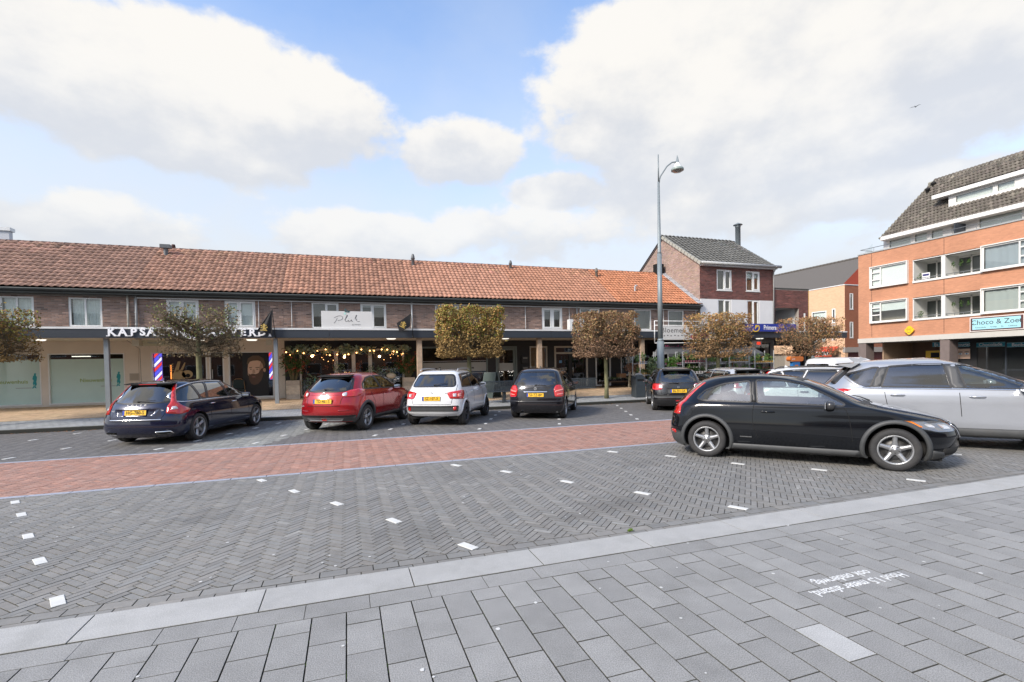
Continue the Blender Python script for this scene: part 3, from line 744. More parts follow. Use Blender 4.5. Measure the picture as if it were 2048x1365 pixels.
    c.strip('tailgate_seam',[(-.52,.57),(.52,.57)],.009,'rear',MT['seam'],1,res=.15)
    c.strip('rear_trim_bar',[(-.56,.60),(.56,.60)],.022,'rear',MT['chrome'],1,off=.012,thick=.012,res=.1)
    c.strip('bumper_seam',[(-.8,.44),(.8,.44)],.012,'rear',MT['seam'],1,res=.1)
    c.patch('lower_valance',rnd([(-.62,.23),(-.70,.37),(.70,.37),(.62,.23)],.04),'rear',MT['rubber'],1,.004,.01) if False else None
    seams(c,(.88,.95),(.0,-.02),(-.98,-.88),.27,.97,(-.9,.95))
    c.patch('rear_window',rw,'rear',win or MT['privacy'],1,-.003,0);c.ring('window_frame',rw,.012,.016,'rear',MT['rubber'],1,.003)
    c.patch('windshield',ws,'front',MT['carglass'],1,-.003,0);c.ring('windshield_frame',ws,.012,.016,'front',MT['rubber'],1,.003)
    c.patch('plate_recess',rnd([(-.40,.67),(-.50,.84),(.50,.84),(.40,.67)],.04),'rear',P,1,.002,.004)
    x=c.pr('rear')(0,.76)[0];plate(c,x-.014,0,.765,plt,tilt=.15)
    b=MB();x2=c.pr('rear')(0,1.385)[0];b.prism([(x2+.18,1.425),(x2-.04,1.402),(x2-.05,1.388),(x2+.04,1.38)],-.55,.55,'y');o=b.build('roof_spoiler',P,c.root,False)
    MB().box(x2-.056,x2-.045,-.2,.2,1.383,1.397).build('brake_light',MT['red'],o)
    rear_wiper(c,0,1.0,-.38,1.01)
    if badges:
        badge(c,'VOLVO',0,.925,.05,None,w=1.1,sp=3.2,tilt=.3);badge(c,'V60',.52,.80,.045,tilt=.2);badge(c,'D4',-.55,.80,.045,tilt=.2)
    if rail: rails(c,-1.5,.25,.60,1.44,rail)
    fin(c,-1.2,1.47,P)
    interior(c,-1.9,.95,.68,.30,.50,rhd=1)
    c.wheels(ax,R,.225,1.60,5,True,rr=.235,phase=.3)
    return c
def build_crossover(loc,rz,P,label,group,plt='TD-461-S'):
    T=mkT([(.27,-1.88),(.38,-1.98),(.55,-2.05),(.72,-2.055),(.85,-2.02),(1.0,-1.96),(1.1,-1.90),(1.25,-1.73),(1.38,-1.55),(1.46,-1.42),(1.50,-1.28),(1.54,-.98),(1.565,-.55),(1.57,-.35)],
          [(.27,1.88),(.40,2.0),(.60,2.07),(.78,2.04),(.9,1.92),(.98,1.66),(1.04,1.35),(1.09,1.10),(1.16,.94),(1.28,.70),(1.4,.42),(1.48,.18),(1.53,-.04),(1.56,-.2),(1.57,-.3)],
          [(.27,.76),(.38,.85),(.55,.88),(.75,.885),(.92,.875),(1.04,.84),(1.12,.79),(1.27,.715),(1.4,.645),(1.47,.58),(1.52,.47),(1.555,.28),(1.57,.04)],
          [(.27,.42),(.6,.55),(.95,.66),(1.2,.6),(1.45,.5),(1.57,.05)],[(.27,.8),(.6,.85),(.9,.6),(1.05,.42),(1.4,.4),(1.57,.05)],2.4,2.4)
    c=Car(T,loc,rz,P,label,'car',group,.045)
    R=.345;ax=(-1.265,1.265)
    sw=[rnd([(-1.34,1.13),(-1.26,1.25),(-.95,1.40),(-.52,1.455),(-.36,1.10),(-1.28,1.115)],.06),rnd([(-.28,1.095),(-.42,1.46),(.02,1.44),(.36,1.28),(.62,1.10),(.62,1.075)],.03)]
    rw=rnd([(-.66,1.10),(-.50,1.42),(.50,1.42),(.66,1.10),(.3,1.07),(-.3,1.07)],.08)
    ws=rnd([(-.66,1.12),(-.50,1.46),(.50,1.46),(.66,1.12)],.06)
    c.body([(a,R+.01,.40) for a in ax],[(w,'side') for w in sw]+[(rw,'rear'),(ws,'front')])
    for sd in (1,-1):
        for w in sw: c.lib_window(w,'side',sd,frame=.016,out=.02,gm=MT['carglass'])
        c.patch('door_pillar',[(-.365,1.09),(-.50,1.455),(-.42,1.46),(-.28,1.09)],'side',MT['rubber'],sd,.003,.006)
        handle(c,-.05,.93,sd,P,.18)
        car_mirror(c,.52,.82,1.10,MT['rubber'],sd,.95)
        c.patch('headlight',rnd([(.5,1.0),(.6,1.02),(1.2,.95),(1.1,.88),(.6,.92)],.03),'wf',MT['headlamp'],sd,.004,.01)
        t=c.patch('taillight',rnd([(.50,.93),(.47,1.03),(.66,1.10),(.88,1.13),(1.20,1.09),(1.06,.97),(.82,.93)],.05),'wr',MT['red'],sd,.014,.02,res=.05)
        c.patch('reversing_lens',rnd([(.50,.95),(.49,1.03),(.60,1.05),(.61,.95)],.03),'wr',MT['clear'],sd,.018,.006,parent=t,res=.04)
        c.patch('rear_reflector',rnd([(sd*.42,.565),(sd*.42,.60),(sd*.66,.60),(sd*.66,.575)],.012),'rear',MT['redd'],1,.006,.01)
        c.strip('tailgate_seam',chaikin([(sd*.50,1.44),(sd*.60,1.08),(sd*.48,.90),(sd*.46,.70)],1,False),.01,'rear',MT['seam'],1)
        c.patch('sill_trim',rnd([(-.88,.275),(-.88,.385),(.86,.385),(.88,.275)],.02),'side',MT['plastic'],sd,.016,.03,res=.1)
    arch_lip(c,ax,R,.395,MT['plastic'],.07,-.3,PI+.3,.022,.28)
    c.strip('tailgate_seam',[(-.46,.70),(.46,.70)],.01,'rear',MT['seam'],1,res=.15)
    c.strip('tailgate_seam',[(-.50,.985),(.50,.985)],.012,'rear',MT['redd'],1,res=.15)
    c.patch('lower_valance',rnd([(-.72,.30),(-.80,.46),(.80,.46),(.72,.30)],.05),'rear',MT['plastic'],1,.012,.02)
    c.patch('skid_plate',rnd([(-.45,.32),(-.52,.385),(.52,.385),(.45,.32)],.02),'rear',mat('satin silver',(.45,.46,.48),.35,.6),1,.02,.015)
    c.patch('fog_lens',rnd([(-.07,.335),(-.07,.385),(.07,.385),(.07,.335)],.01),'rear',MT['red'],1,.026,.01)
    seams(c,(.66,.78),(-.32,-.36),(None,None),.40,1.08,(-.8,.75))
    c.strip('door_seam',chaikin([(-1.02,1.1),(-1.0,.95),(-.84,.75),(-.80,.42)],2,False),.009,'side',MT['seam'],-1)
    c.patch('rear_window',rw,'rear',MT['privacy'],1,-.003,0);c.ring('window_frame',rw,.012,.02,'rear',MT['rubber'],1,.003)
    c.patch('windshield',ws,'front',MT['carglass'],1,-.003,0);c.ring('windshield_frame',ws,.012,.02,'front',MT['rubber'],1,.003)
    x=c.pr('rear')(0,.82)[0];plate(c,x-.012,0,.825,plt,tilt=.12)
    b=MB();x2=c.pr('rear')(0,1.43)[0];b.prism([(x2+.25,1.505),(x2-.02,1.472),(x2-.04,1.455),(x2+.05,1.435)],-.48,.48,'y');b.build('roof_spoiler',P,c.root)
    rear_wiper(c,.0,1.12,-.34,1.10)
    x=c.pr('rear')(0,1.0)[0];b=MB();b.lathe([(.045,0),(.045,.006),(.035,.008),(.035,.004)],16,frameM((x-.004,0,1.015),(0,-1,0),(-1,0,.2)));b.box(-.055,.055,-.01,.01,.002,.01,frameM((x-.004,0,1.015),(0,-1,0),(-1,0,.2)));b.build('badge',MT['satin'],c.root)
    badge(c,'JUKE',.62,.70,.05,tilt=.1)
    b=MB();b.tube([(-1.1,0,1.52),(-1.25,0,1.68)],.006,5);b.build('roof_aerial',MT['rubber'],c.root)
    interior(c,-1.5,.75,.64,.40,.62)
    c.wheels(ax,R,.215,1.525,5,True,rr=.225,phase=.1)
    return c
def build_smallsuv(loc,rz,P,label,group,plt='SZ-107-X'):
    T=mkT([(.29,-1.72),(.38,-1.80),(.52,-1.845),(.72,-1.84),(.90,-1.80),(1.02,-1.76),(1.12,-1.69),(1.25,-1.58),(1.42,-1.43),(1.50,-1.34),(1.54,-1.22),(1.57,-.95),(1.585,-.6),(1.59,-.35)],
          [(.29,1.72),(.40,1.81),(.60,1.85),(.82,1.82),(.95,1.66),(1.02,1.32),(1.07,1.08),(1.14,.94),(1.28,.70),(1.42,.42),(1.50,.2),(1.55,-.02),(1.58,-.18),(1.59,-.3)],
          [(.29,.76),(.38,.83),(.52,.85),(.75,.845),(.93,.825),(1.02,.79),(1.12,.755),(1.3,.695),(1.44,.64),(1.50,.59),(1.545,.48),(1.58,.28),(1.59,.04)],
          [(.29,.30),(.6,.36),(.95,.42),(1.2,.42),(1.5,.36),(1.59,.05)],[(.29,.7),(.6,.75),(.9,.55),(1.05,.42),(1.45,.4),(1.59,.05)],3.0,2.4)
    c=Car(T,loc,rz,P,label,'car',group,.045)
    R=.325;ax=(-1.2175,1.2175)
    sw=[rnd([(-1.36,1.10),(-1.30,1.20),(-1.20,1.44),(-.50,1.47),(-.42,1.08)],.04),rnd([(-.36,1.075),(-.44,1.475),(.08,1.46),(.42,1.27),(.62,1.07)],.03)]
    rw=rnd([(-.64,1.11),(-.53,1.44),(.53,1.44),(.64,1.11)],.09)
    ws=rnd([(-.62,1.1),(-.50,1.48),(.50,1.48),(.62,1.1)],.06)
    c.body([(a,R+.01,.385) for a in ax],[(w,'side') for w in sw]+[(rw,'rear'),(ws,'front')])
    for sd in (1,-1):
        for w in sw: c.lib_window(w,'side',sd,frame=.016,out=.02,gm=MT['privacy'])
        c.patch('door_pillar',[(-.41,1.08),(-.50,1.47),(-.43,1.475),(-.35,1.075)],'side',MT['rubber'],sd,.003,.006)
        handle(c,-.62,.93,sd,P,.17);handle(c,.05,.92,sd,P,.17)
        car_mirror(c,.50,.78,1.09,P,sd,.9)
        c.patch('headlight',rnd([(.4,.75),(.4,.92),(.95,.92),(.9,.76)],.04),'wf',MT['headlamp'],sd,.004,.01)
        t=c.patch('taillight',rnd([(.53,.78),(.44,.94),(.52,.965),(.90,1.01),(1.08,.98),(1.02,.76)],.03),'wr',MT['red'],sd,.012,.018,res=.05)
        c.patch('reversing_lens',rnd([(.62,.83),(.60,.91),(.70,.92),(.71,.83)],.01),'wr',MT['clear'],sd,.016,.006,parent=t,res=.04)
        c.patch('reversing_lens',rnd([(.76,.83),(.75,.91),(.86,.92),(.87,.83)],.01),'wr',mat('pink lens',(.75,.25,.22),.2,coat=1.),sd,.016,.006,parent=t,res=.04)
        c.strip('tailgate_seam',chaikin([(sd*.60,1.47),(sd*.70,1.1),(sd*.58,.74),(sd*.56,.62)],1,False),.01,'rear',MT['seam'],1)
        c.patch('sill_trim',rnd([(-.82,.295),(-.82,.38),(.82,.38),(.82,.295)],.02),'side',MT['plastic'],sd,.012,.03,res=.1)
        c.patch('rear_reflector',rnd([(sd*.62,.46),(sd*.62,.555),(sd*.70,.555),(sd*.70,.46)],.015),'rear',MT['red'],1,.016,.012)
    arch_lip(c,ax,R,.38,P,.05,-.3,PI+.3,.02,.30)
    c.patch('bumper_insert',rnd([(-.74,.42),(-.76,.585),(.76,.585),(.74,.42)],.035),'rear',MT['plastic'],1,.008,.012)
    c.strip('tailgate_seam',[(-.56,.62),(.56,.62)],.01,'rear',MT['seam'],1,res=.15)
    seams(c,(.66,.76),(-.38,-.40),(-1.18,-.86),.40,1.06,(-.78,.75))
    c.patch('rear_window',rw,'rear',MT['privacy'],1,-.003,0);c.ring('window_frame',rw,.012,.018,'rear',MT['rubber'],1,.003)
    c.patch('windshield',ws,'front',MT['carglass'],1,-.003,0);c.ring('windshield_frame',ws,.012,.018,'front',MT['rubber'],1,.003)
    x=c.pr('rear')(0,.80)[0];plate(c,x-.012,0,.785,plt,tilt=.05)
    x=c.pr('rear')(0,.935)[0];M=frameM((x-.006,0,.945),(0,-1,0),(-1,0,.2));b=MB();b.prism([(-.045,.0),(-.01,.05),(.0,.035),(-.02,.012),(.045,.0),(.01,-.05),(0,-.035),(.02,-.012)],0,.006);o=MB();o.add([M@Vector(v) for v in b.v],b.f);o.build('badge',MT['satin'],c.root)
    badge(c,'IGNIS',-.42,.925,.035,tilt=.1)
    rear_wiper(c,-.05,1.15,-.42,1.20);rails(c,-1.15,.15,.55,1.56,MT['alloy'] if False else mat('satin silver',(.45,.46,.48),.35,.6));fin(c,-1.0,1.575,MT['rubber'])
    exhaust(c,-1.80,-.42,.27,.028)
    interior(c,-1.3,.75,.62,.40,.62)
    c.wheels(ax,R,.19,1.50,7,rr=.20,rimmat=mat('dark alloy',(.06,.06,.065),.35,.8),spw=.03)
    return c
MPV=mkT([(.20,-1.82),(.30,-1.89),(.45,-1.93),(.62,-1.925),(.80,-1.90),(.95,-1.87),(1.05,-1.83),(1.25,-1.69),(1.40,-1.54),(1.48,-1.44),(1.525,-1.32),(1.56,-1.0),(1.58,-.6),(1.59,-.4)],
        [(.20,1.82),(.32,1.9),(.55,1.95),(.75,1.92),(.88,1.74),(.97,1.48),(1.03,1.28),(1.1,1.12),(1.22,.90),(1.35,.64),(1.46,.36),(1.52,.14),(1.56,-.06),(1.58,-.22),(1.59,-.34)],
        [(.20,.79),(.30,.85),(.45,.87),(.7,.88),(.9,.865),(1.0,.83),(1.1,.80),(1.25,.745),(1.4,.68),(1.48,.61),(1.54,.47),(1.58,.27),(1.59,.04)],
        [(.20,.30),(.6,.36),(.95,.44),(1.2,.42),(1.5,.36),(1.59,.05)],[(.2,.8),(.6,.85),(.9,.6),(1.05,.42),(1.4,.4),(1.59,.05)],3.0,2.4)
def build_mpv(loc,rz,P,label,group,plt,style,kx=1.,kz=1.,kw=1.):
    c=Car(scT(MPV,kx,kz,kw),loc,rz,P,label,'car',group,.045)
    R=.315*kz if style=='tall' else .30;ax=(-1.284*kx,1.284*kx);S=lambda P_:[(a*kx,b*kz) for a,b in P_];E=lambda P_:[(a*kw,b*kz) for a,b in P_]
    sw=[rnd(S([(-1.50,1.05),(-1.48,1.14),(-1.30,1.41),(-1.08,1.44),(-.98,1.03)]),.03),rnd(S([(-.92,1.03),(-1.02,1.445),(-.30,1.475),(-.22,1.02)]),.02),rnd(S([(-.16,1.02),(-.24,1.475),(.18,1.46),(.55,1.27),(.90,1.02)]),.03)]
    rw=rnd(E([(-.64,1.06),(-.53,1.44),(.53,1.44),(.64,1.06),(.3,1.03),(-.3,1.03)]),.05);ws=rnd(E([(-.68,1.06),(-.52,1.48),(.52,1.48),(.68,1.06)]),.06)
    c.body([(a,R+.01,R+.055) for a in ax],[(w,'side') for w in sw]+[(rw,'rear'),(ws,'front')])
    for sd in (1,-1):
        for w in sw: c.lib_window(w,'side',sd,frame=.014,out=.014,gm=MT['privacy'] if style=='tall' else MT['carglass'])
        handle(c,-.78*kx,.90*kz,sd,P,.18);handle(c,.05*kx,.89*kz,sd,P,.18)
        car_mirror(c,.72*kx,.82*kw,1.02*kz,P,sd,.9)
        c.patch('headlight',rnd(E([(.4,.66),(.4,.78),(.95,.86),(1.1,.84),(.95,.68)]),.04),'wf',MT['headlamp'],sd,.004,.01)
        if style=='tall':
            t=c.patch('taillight',rnd([(.60,.70),(.56,.92),(.60,1.02),(.66,1.05),(.80,1.04),(.92,.93),(.93,.76),(.84,.69)],.04),'wr',MT['red'],sd,.012,.018,res=.05)
            c.patch('reversing_lens',rnd([(.61,.84),(.61,.88),(.88,.93),(.89,.88)],.01),'wr',mat('pink lens',(.75,.25,.22),.2,coat=1.),sd,.016,.006,parent=t,res=.05)
            c.patch('reversing_lens',rnd([(.66,.75),(.66,.78),(.86,.80),(.86,.77)],.01),'wr',mat('pink lens',(.75,.25,.22),.2,coat=1.),sd,.016,.006,parent=t,res=.05)
        else:
            t=c.patch('taillight',rnd([(.52,.76),(.50,.90),(.56,.94),(.80,.95),(.98,.93),(.92,.75),(.7,.73)],.04),'wr',MT['red'],sd,.012,.018,res=.05)
            c.patch('reversing_lens',rnd([(.51,.79),(.51,.91),(.60,.93),(.64,.80)],.02),'wr',MT['clear'],sd,.016,.006,parent=t,res=.05)
        c.strip('tailgate_seam',chaikin(E([(sd*.55,1.48),(sd*.66,1.1),(sd*.60,.75),(sd*.56,.58)]),1,False),.01,'rear',MT['seam'],1)
    c.strip('tailgate_seam',E([(-.56,.58),(.56,.58)]),.01,'rear',MT['seam'],1,res=.15)
    seams(c,(.90*kx,.95*kx),(-.18*kx,-.16*kx),(-.98*kx,-.84*kx),.28,1.01*kz,(-.8*kx,.93*kx))
    c.patch('rear_window',rw,'rear',MT['privacy'] if style=='tall' else MT['carglass'],1,-.003,0);c.ring('window_frame',rw,.012,.016,'rear',MT['rubber'],1,.003)
    c.patch('windshield',ws,'front',MT['carglass'],1,-.003,0);c.ring('windshield_frame',ws,.012,.016,'front',MT['rubber'],1,.003)
    if style=='tall':
        x=c.pr('rear')(0,.75*kz)[0];plate(c,x-.012,0,.755*kz,plt,tilt=.08)
        c.strip('tailgate_trim',[(-.36,.845),(.36,.845)],.035,'rear',MT['chrome'],1,off=.014,thick=.014,res=.1)
        x=c.pr('rear')(0,.93)[0];M=frameM((x-.006,0,.945),(0,-1,0),(-1,0,.2));b=MB();b.lathe([(.042,0),(.042,.006),(.034,.006),(.034,0)],18,M)
        for k in range(3): b.box(-.004,.004,0,.036,0,.005,M@Matrix.Rotation(2*PI*k/3,4,'Z'))
        b.build('badge',MT['satin'],c.root);badge(c,'A 170',.50,.93,.045,tilt=.15)
        rear_wiper(c,.0,1.05,-.32,1.03);exhaust(c,-1.88,.42,.24,.03)
        c.strip('bumper_moulding',[(-.78,.56),(.78,.56)],.03,'rear',mat('satin dark trim',(.03,.03,.035),.3,coat=.6),1,off=.014,thick=.014,res=.1)
        fin(c,-.9,1.57,MT['rubber'])
    else:
        x=c.pr('rear')(0,.72*kz)[0];c.patch('plate_recess',rnd(E([(-.36,.66),(-.40,.84),(.40,.84),(.36,.66)]),.03),'rear',MT['plastic'],1,.004,.008)
        plate(c,x-.016,0,.74*kz,plt,tilt=.08)
        c.patch('bumper_insert',rnd(E([(-.80,.50),(-.82,.60),(.82,.60),(.80,.50)]),.02),'rear',MT['plastic'],1,.01,.014)
        c.patch('fog_lens',rnd(E([(-.10,.38),(-.10,.42),(.10,.42),(.10,.38)]),.01),'rear',MT['red'],1,.008,.01)
        x=c.pr('rear')(0,.875)[0];badge(c,'H',0,.872*kz,.07,tilt=.2,w=1.3)
        rear_wiper(c,.0,1.0*kz,.30,1.01*kz)
        b=MB();x2=c.pr('rear')(0,1.43*kz)[0];b.prism([(x2+.2,1.515*kz),(x2-.07,1.485*kz),(x2-.09,1.465*kz),(x2+.04,1.45*kz)],-.50*kw,.50*kw,'y');b.build('roof_spoiler',P,c.root)
    interior(c,-1.6*kx,1.05*kx,.66*kw,.36,.56)
    c.wheels(ax,R,.195,1.52*kw,7 if style=='tall' else 6,rr=.21,spw=.04)
    return c
def build_bigsuv(loc,rz,P,label,group):
    T=mkT([(.24,-2.05),(.36,-2.14),(.55,-2.20),(.80,-2.215),(.98,-2.17),(1.10,-2.11),(1.25,-1.98),(1.42,-1.80),(1.53,-1.68),(1.58,-1.62),(1.62,-1.46),(1.65,-1.1),(1.672,-.65),(1.678,-.4)],
          [(.24,2.12),(.4,2.25),(.6,2.32),(.82,2.32),(.96,2.18),(1.03,1.84),(1.08,1.50),(1.12,1.26),(1.2,1.04),(1.33,.74),(1.46,.42),(1.56,.14),(1.61,-.06),(1.65,-.22),(1.672,-.34),(1.678,-.38)],
          [(.24,.82),(.36,.89),(.52,.915),(.8,.92),(.98,.905),(1.08,.87),(1.15,.835),(1.3,.775),(1.46,.705),(1.55,.65),(1.61,.54),(1.65,.36),(1.678,.04)],
          [(.24,.4),(.6,.5),(1.0,.6),(1.3,.56),(1.55,.45),(1.678,.05)],[(.24,.8),(.6,.85),(.95,.6),(1.1,.42),(1.5,.4),(1.678,.05)],2.6,2.4)
    c=Car(T,loc,rz,P,label,'car',group,.035)
    R=.355;ax=(-1.35,1.35)
    q=rnd([(-1.72,1.36),(-1.28,1.50),(-1.18,1.50),(-1.33,1.14),(-1.42,1.12),(-1.60,1.24)],.03)
    rd=rnd([(-1.16,1.135),(-1.03,1.515),(-.62,1.545),(-.22,1.55),(-.14,1.125)],.03);fd=rnd([(.06,1.12),(-.04,1.55),(.25,1.515),(.60,1.36),(.98,1.13),(.96,1.105)],.03)
    rw=rnd([(-.66,1.16),(-.52,1.50),(.52,1.50),(.66,1.16)],.05);ws=rnd([(-.72,1.14),(-.55,1.57),(.55,1.57),(.72,1.14)],.06)
    c.body([(a,R+.01,.415) for a in ax],[(w,'side') for w in (q,rd,fd)]+[(rw,'rear'),(ws,'front')])
    for sd in (1,-1):
        c.lib_window(q,'side',sd,frame=.014,out=.02,gm=MT['privacy']);c.lib_window(rd,'side',sd,frame=.014,out=.02,gm=MT['privacy']);c.lib_window(fd,'side',sd,frame=.014,out=.02)
        pl=mat('satin grey pillar',(.06,.062,.065),.5)
        c.patch('door_pillar',[(-.125,1.12),(-.205,1.555),(-.055,1.555),(.045,1.115)],'side',pl,sd,.004,.006)
        c.patch('door_pillar',[(-1.32,1.13),(-1.165,1.505),(-1.045,1.52),(-1.175,1.13)],'side',pl,sd,.004,.006)
        c.strip('window_trim',chaikin([(1.02,1.085),(0,1.10),(-1.30,1.105),(-1.46,1.12),(-1.70,1.30)],1,False),.022,'side',MT['chrome'],sd,off=.007,thick=.01)
        c.strip('window_trim',chaikin([(-1.47,1.12),(-1.62,1.22),(-1.76,1.36)],1,False),.045,'side',mat('satin silver',(.45,.46,.48),.35,.6),sd,off=.008,thick=.01)
        handle(c,-.92,.98,sd,P,.22);handle(c,.20,.965,sd,P,.22)
        car_mirror(c,.82,.86,1.135,P,sd,1.12)
        c.patch('headlight',rnd([(.45,.80),(.45,.90),(1.0,1.0),(1.3,.98),(1.1,.86)],.04),'wf',MT['headlamp'],sd,.004,.01)
        c.patch('taillight',rnd([(.62,1.01),(.62,1.06),(.95,1.09),(1.12,1.07),(1.0,1.01)],.03),'wr',MT['red'],sd,.010,.014)
        c.patch('sill_trim',rnd([(-.92,.245),(-.92,.40),(.92,.40),(.92,.245)],.02),'side',MT['plastic'],sd,.014,.03,res=.1)
        b=MB();x2=-1.62;b.prism([(x2+.15,1.60),(x2-.20,1.575),(x2-.22,1.555),(x2+.0,1.50)],sd*.30,sd*.64,'y');b.build('roof_spoiler',P,c.root)
        c.patch('rear_pillar_trim',[(.48,1.20),(.40,1.52),(.47,1.52),(.62,1.30),(.68,1.17)],'wr',MT['rubber'],sd,.006,.01)
    b=MB();b.prism([(-1.47,1.60),(-1.80,1.575),(-1.82,1.555),(-1.62,1.50)],-.32,.32,'y');b.build('roof_spoiler',P,c.root)
    arch_lip(c,ax,R,.41,MT['plastic'],.07,-.3,PI+.3,.022,.26)
    seams(c,(1.0,1.02),(-.04,.0),(-1.12,-1.0),.40,1.10,(-.9,1.02))
    c.patch('rear_window',rw,'rear',MT['privacy'],1,-.003,0);c.patch('windshield',ws,'front',MT['carglass'],1,-.003,0);c.ring('windshield_frame',ws,.012,.016,'front',MT['rubber'],1,.003)
    fin(c,-1.35,1.665,P);b=MB();b.prism([(-1.52,1.60),(-1.62,1.70),(-1.56,1.705),(-1.30,1.66)],-.03,.03,'y');b.build('shark_fin_aerial',P,c.root)
    interior(c,-1.7,1.15,.68,.42,.64)
    c.wheels(ax,R,.225,1.58,5,True,rr=.24)
    return c
def build_van(loc,rz,P,label,group):
    T=mkT([(.24,-2.02),(.4,-2.10),(.7,-2.12),(1.0,-2.10),(1.3,-2.05),(1.5,-2.0),(1.66,-1.93),(1.74,-1.82),(1.79,-1.5),(1.80,-1.1)],[(.24,2.1),(.5,2.24),(.8,2.2),(.95,1.95),(1.05,1.65),(1.12,1.4),(1.3,1.05),(1.5,.7),(1.65,.4),(1.74,.15),(1.79,-.1),(1.80,-.4)],
          [(.24,.82),(.5,.90),(.9,.905),(1.1,.88),(1.4,.83),(1.6,.77),(1.72,.68),(1.78,.5),(1.80,.05)],[(.24,.25),(1.5,.3),(1.8,.05)],[(.24,.8),(.9,.6),(1.2,.4),(1.8,.05)],3.,2.4)
    c=Car(T,loc,rz,P,label,'van',group,.06)
    R=.32;ax=(-1.36,1.36);fd=rnd([(.15,1.1),(.12,1.52),(.5,1.5),(.95,1.2),(1.05,1.1)],.03);rw=rnd([(-.6,1.1),(-.56,1.52),(.56,1.52),(.6,1.1)],.05);ws=rnd([(-.7,1.15),(-.6,1.6),(.6,1.6),(.7,1.15)],.06)
    c.body([(a,R+.01,.375) for a in ax],[(fd,'side'),(rw,'rear'),(ws,'front')])
    for sd in (1,-1):
        c.lib_window(fd,'side',sd);c.patch('taillight',rnd([(.62,.9),(.62,1.25),(.75,1.25),(.78,.9)],.03),'wr',MT['red'],sd,.01,.012);car_mirror(c,.95,.86,1.15,MT['rubber'],sd,1.1)
        c.patch('headlight',rnd([(.5,.75),(.5,.9),(1.0,.98),(1.05,.8)],.04),'wf',MT['headlamp'],sd,.004,.01);handle(c,-.05,1.0,sd,MT['rubber'],.18)
        c.strip('side_panel_crease',rnd([(-1.8,1.15),(-1.75,1.5),(-.1,1.5),(-.08,1.15)],.06),.012,'side',MT['seam'],sd,closed=True,off=.002)
    seams(c,(1.1,1.0),(.06,.06),(-.9,-.88),.4,1.6,(-.9,1.0))
    c.patch('rear_window',rw,'rear',MT['privacy'],1,-.003,0);c.patch('windshield',ws,'front',MT['carglass'],1,-.003,0);interior(c,-1.9,1.2,.7,.42,.64,rear=False)
    c.wheels(ax,R,.2,1.54,6);return c
def make_cars():
    black=None
    p0=at(1420,915,Z=0);p1=at(1782,943,Z=0);d=(p1-p0).normalized();n=Vector((-d.y,d.x,0));rz=math.atan2(d.y,d.x);base=(p0+p1)/2
    build_c30(base+n*.87,rz)
    g='cars parked in the near bays'
    build_bigsuv(base+n*3.45+d*2.6,rz,paint('silver blue paint',(.41,.43,.465),.45,.28),'silver grey SUV with dark pillars parked just beyond the black hatchback, at right edge',g)
    build_estate(base+n*6.2+d*1.0,rz,paint('white paint',(.72,.73,.74),.0,.25),'white estate car with black roof rails, only roof showing behind the black hatchback',g,plt='K-482-TX',badges=False,step=.06,rail=MT['rubber'],trim=MT['rubber'])
    build_estate(base+n*8.35+d*2.3,rz,paint('dark silver paint',(.22,.23,.25),.6,.28),'dark silver estate car with rails, roof showing beyond the SUV at the right edge',g,plt='L-901-DF',badges=False,step=.06,rail=mat('satin silver',(.45,.46,.48),.35,.6))
    g='cars parked in the bays by the shops'
    l,r=place((378,882),(508,852),.90,-1);build_estate(l+Vector((.13,0,0)),r+.05,paint('navy black paint',(.006,.009,.034),.3,.15),'dark navy estate car with tall red tail lights, leftmost by the shops',g,win=MT['privacy'])
    l,r=place((735,860),(813,838),.86,-1);build_crossover(l,r,paint('dark red paint',(.38,.010,.015),.4,.22),'dark red crossover with grey wheel arches in front of the flower-decked window',g)
    l,r=place((935,849),(975,831),.85,-1);build_smallsuv(l,r,paint('pearl white paint',(.70,.72,.74),.0,.22),'small white car with silver roof rails and red tail lights beside the metal bench',g)
    l,r=place((1133,836),(1152,820),.86,-1);build_mpv(l,r,paint('black violet paint',(.010,.010,.014),.4,.18),'black compact people carrier with chrome tailgate bar between two metal benches',g,'53-TZ-BH','tall')
    l,r=place((1304.5,820),(1293.4,808.5),.80,1);build_mpv(l,r,paint('graphite black paint',(.014,.014,.016),.3,.24),'small black hatchback by the street lamp with grey plastic rear bumper strip',g,'86-SH-GK','low',.985,.945,.945)
    a=at(1450,760,Y=14.8);build_mpv((a.x,14.8,0),math.radians(80),paint('white grey paint',(.5,.51,.52),.3,.25),'pale grey hatchback mostly hidden behind the black hatchback roof, before the flower racks',g,'97-LN-PK','low',.98,.91,.95)
    a=at(1700,735,Y=16.4);build_van((a.x,16.4,-.06),math.radians(-2),mat('white van paint',(.66,.67,.68),.35,coat=.6,backdark=True),'white panel van behind the white estate, roof showing before the orange building',g)
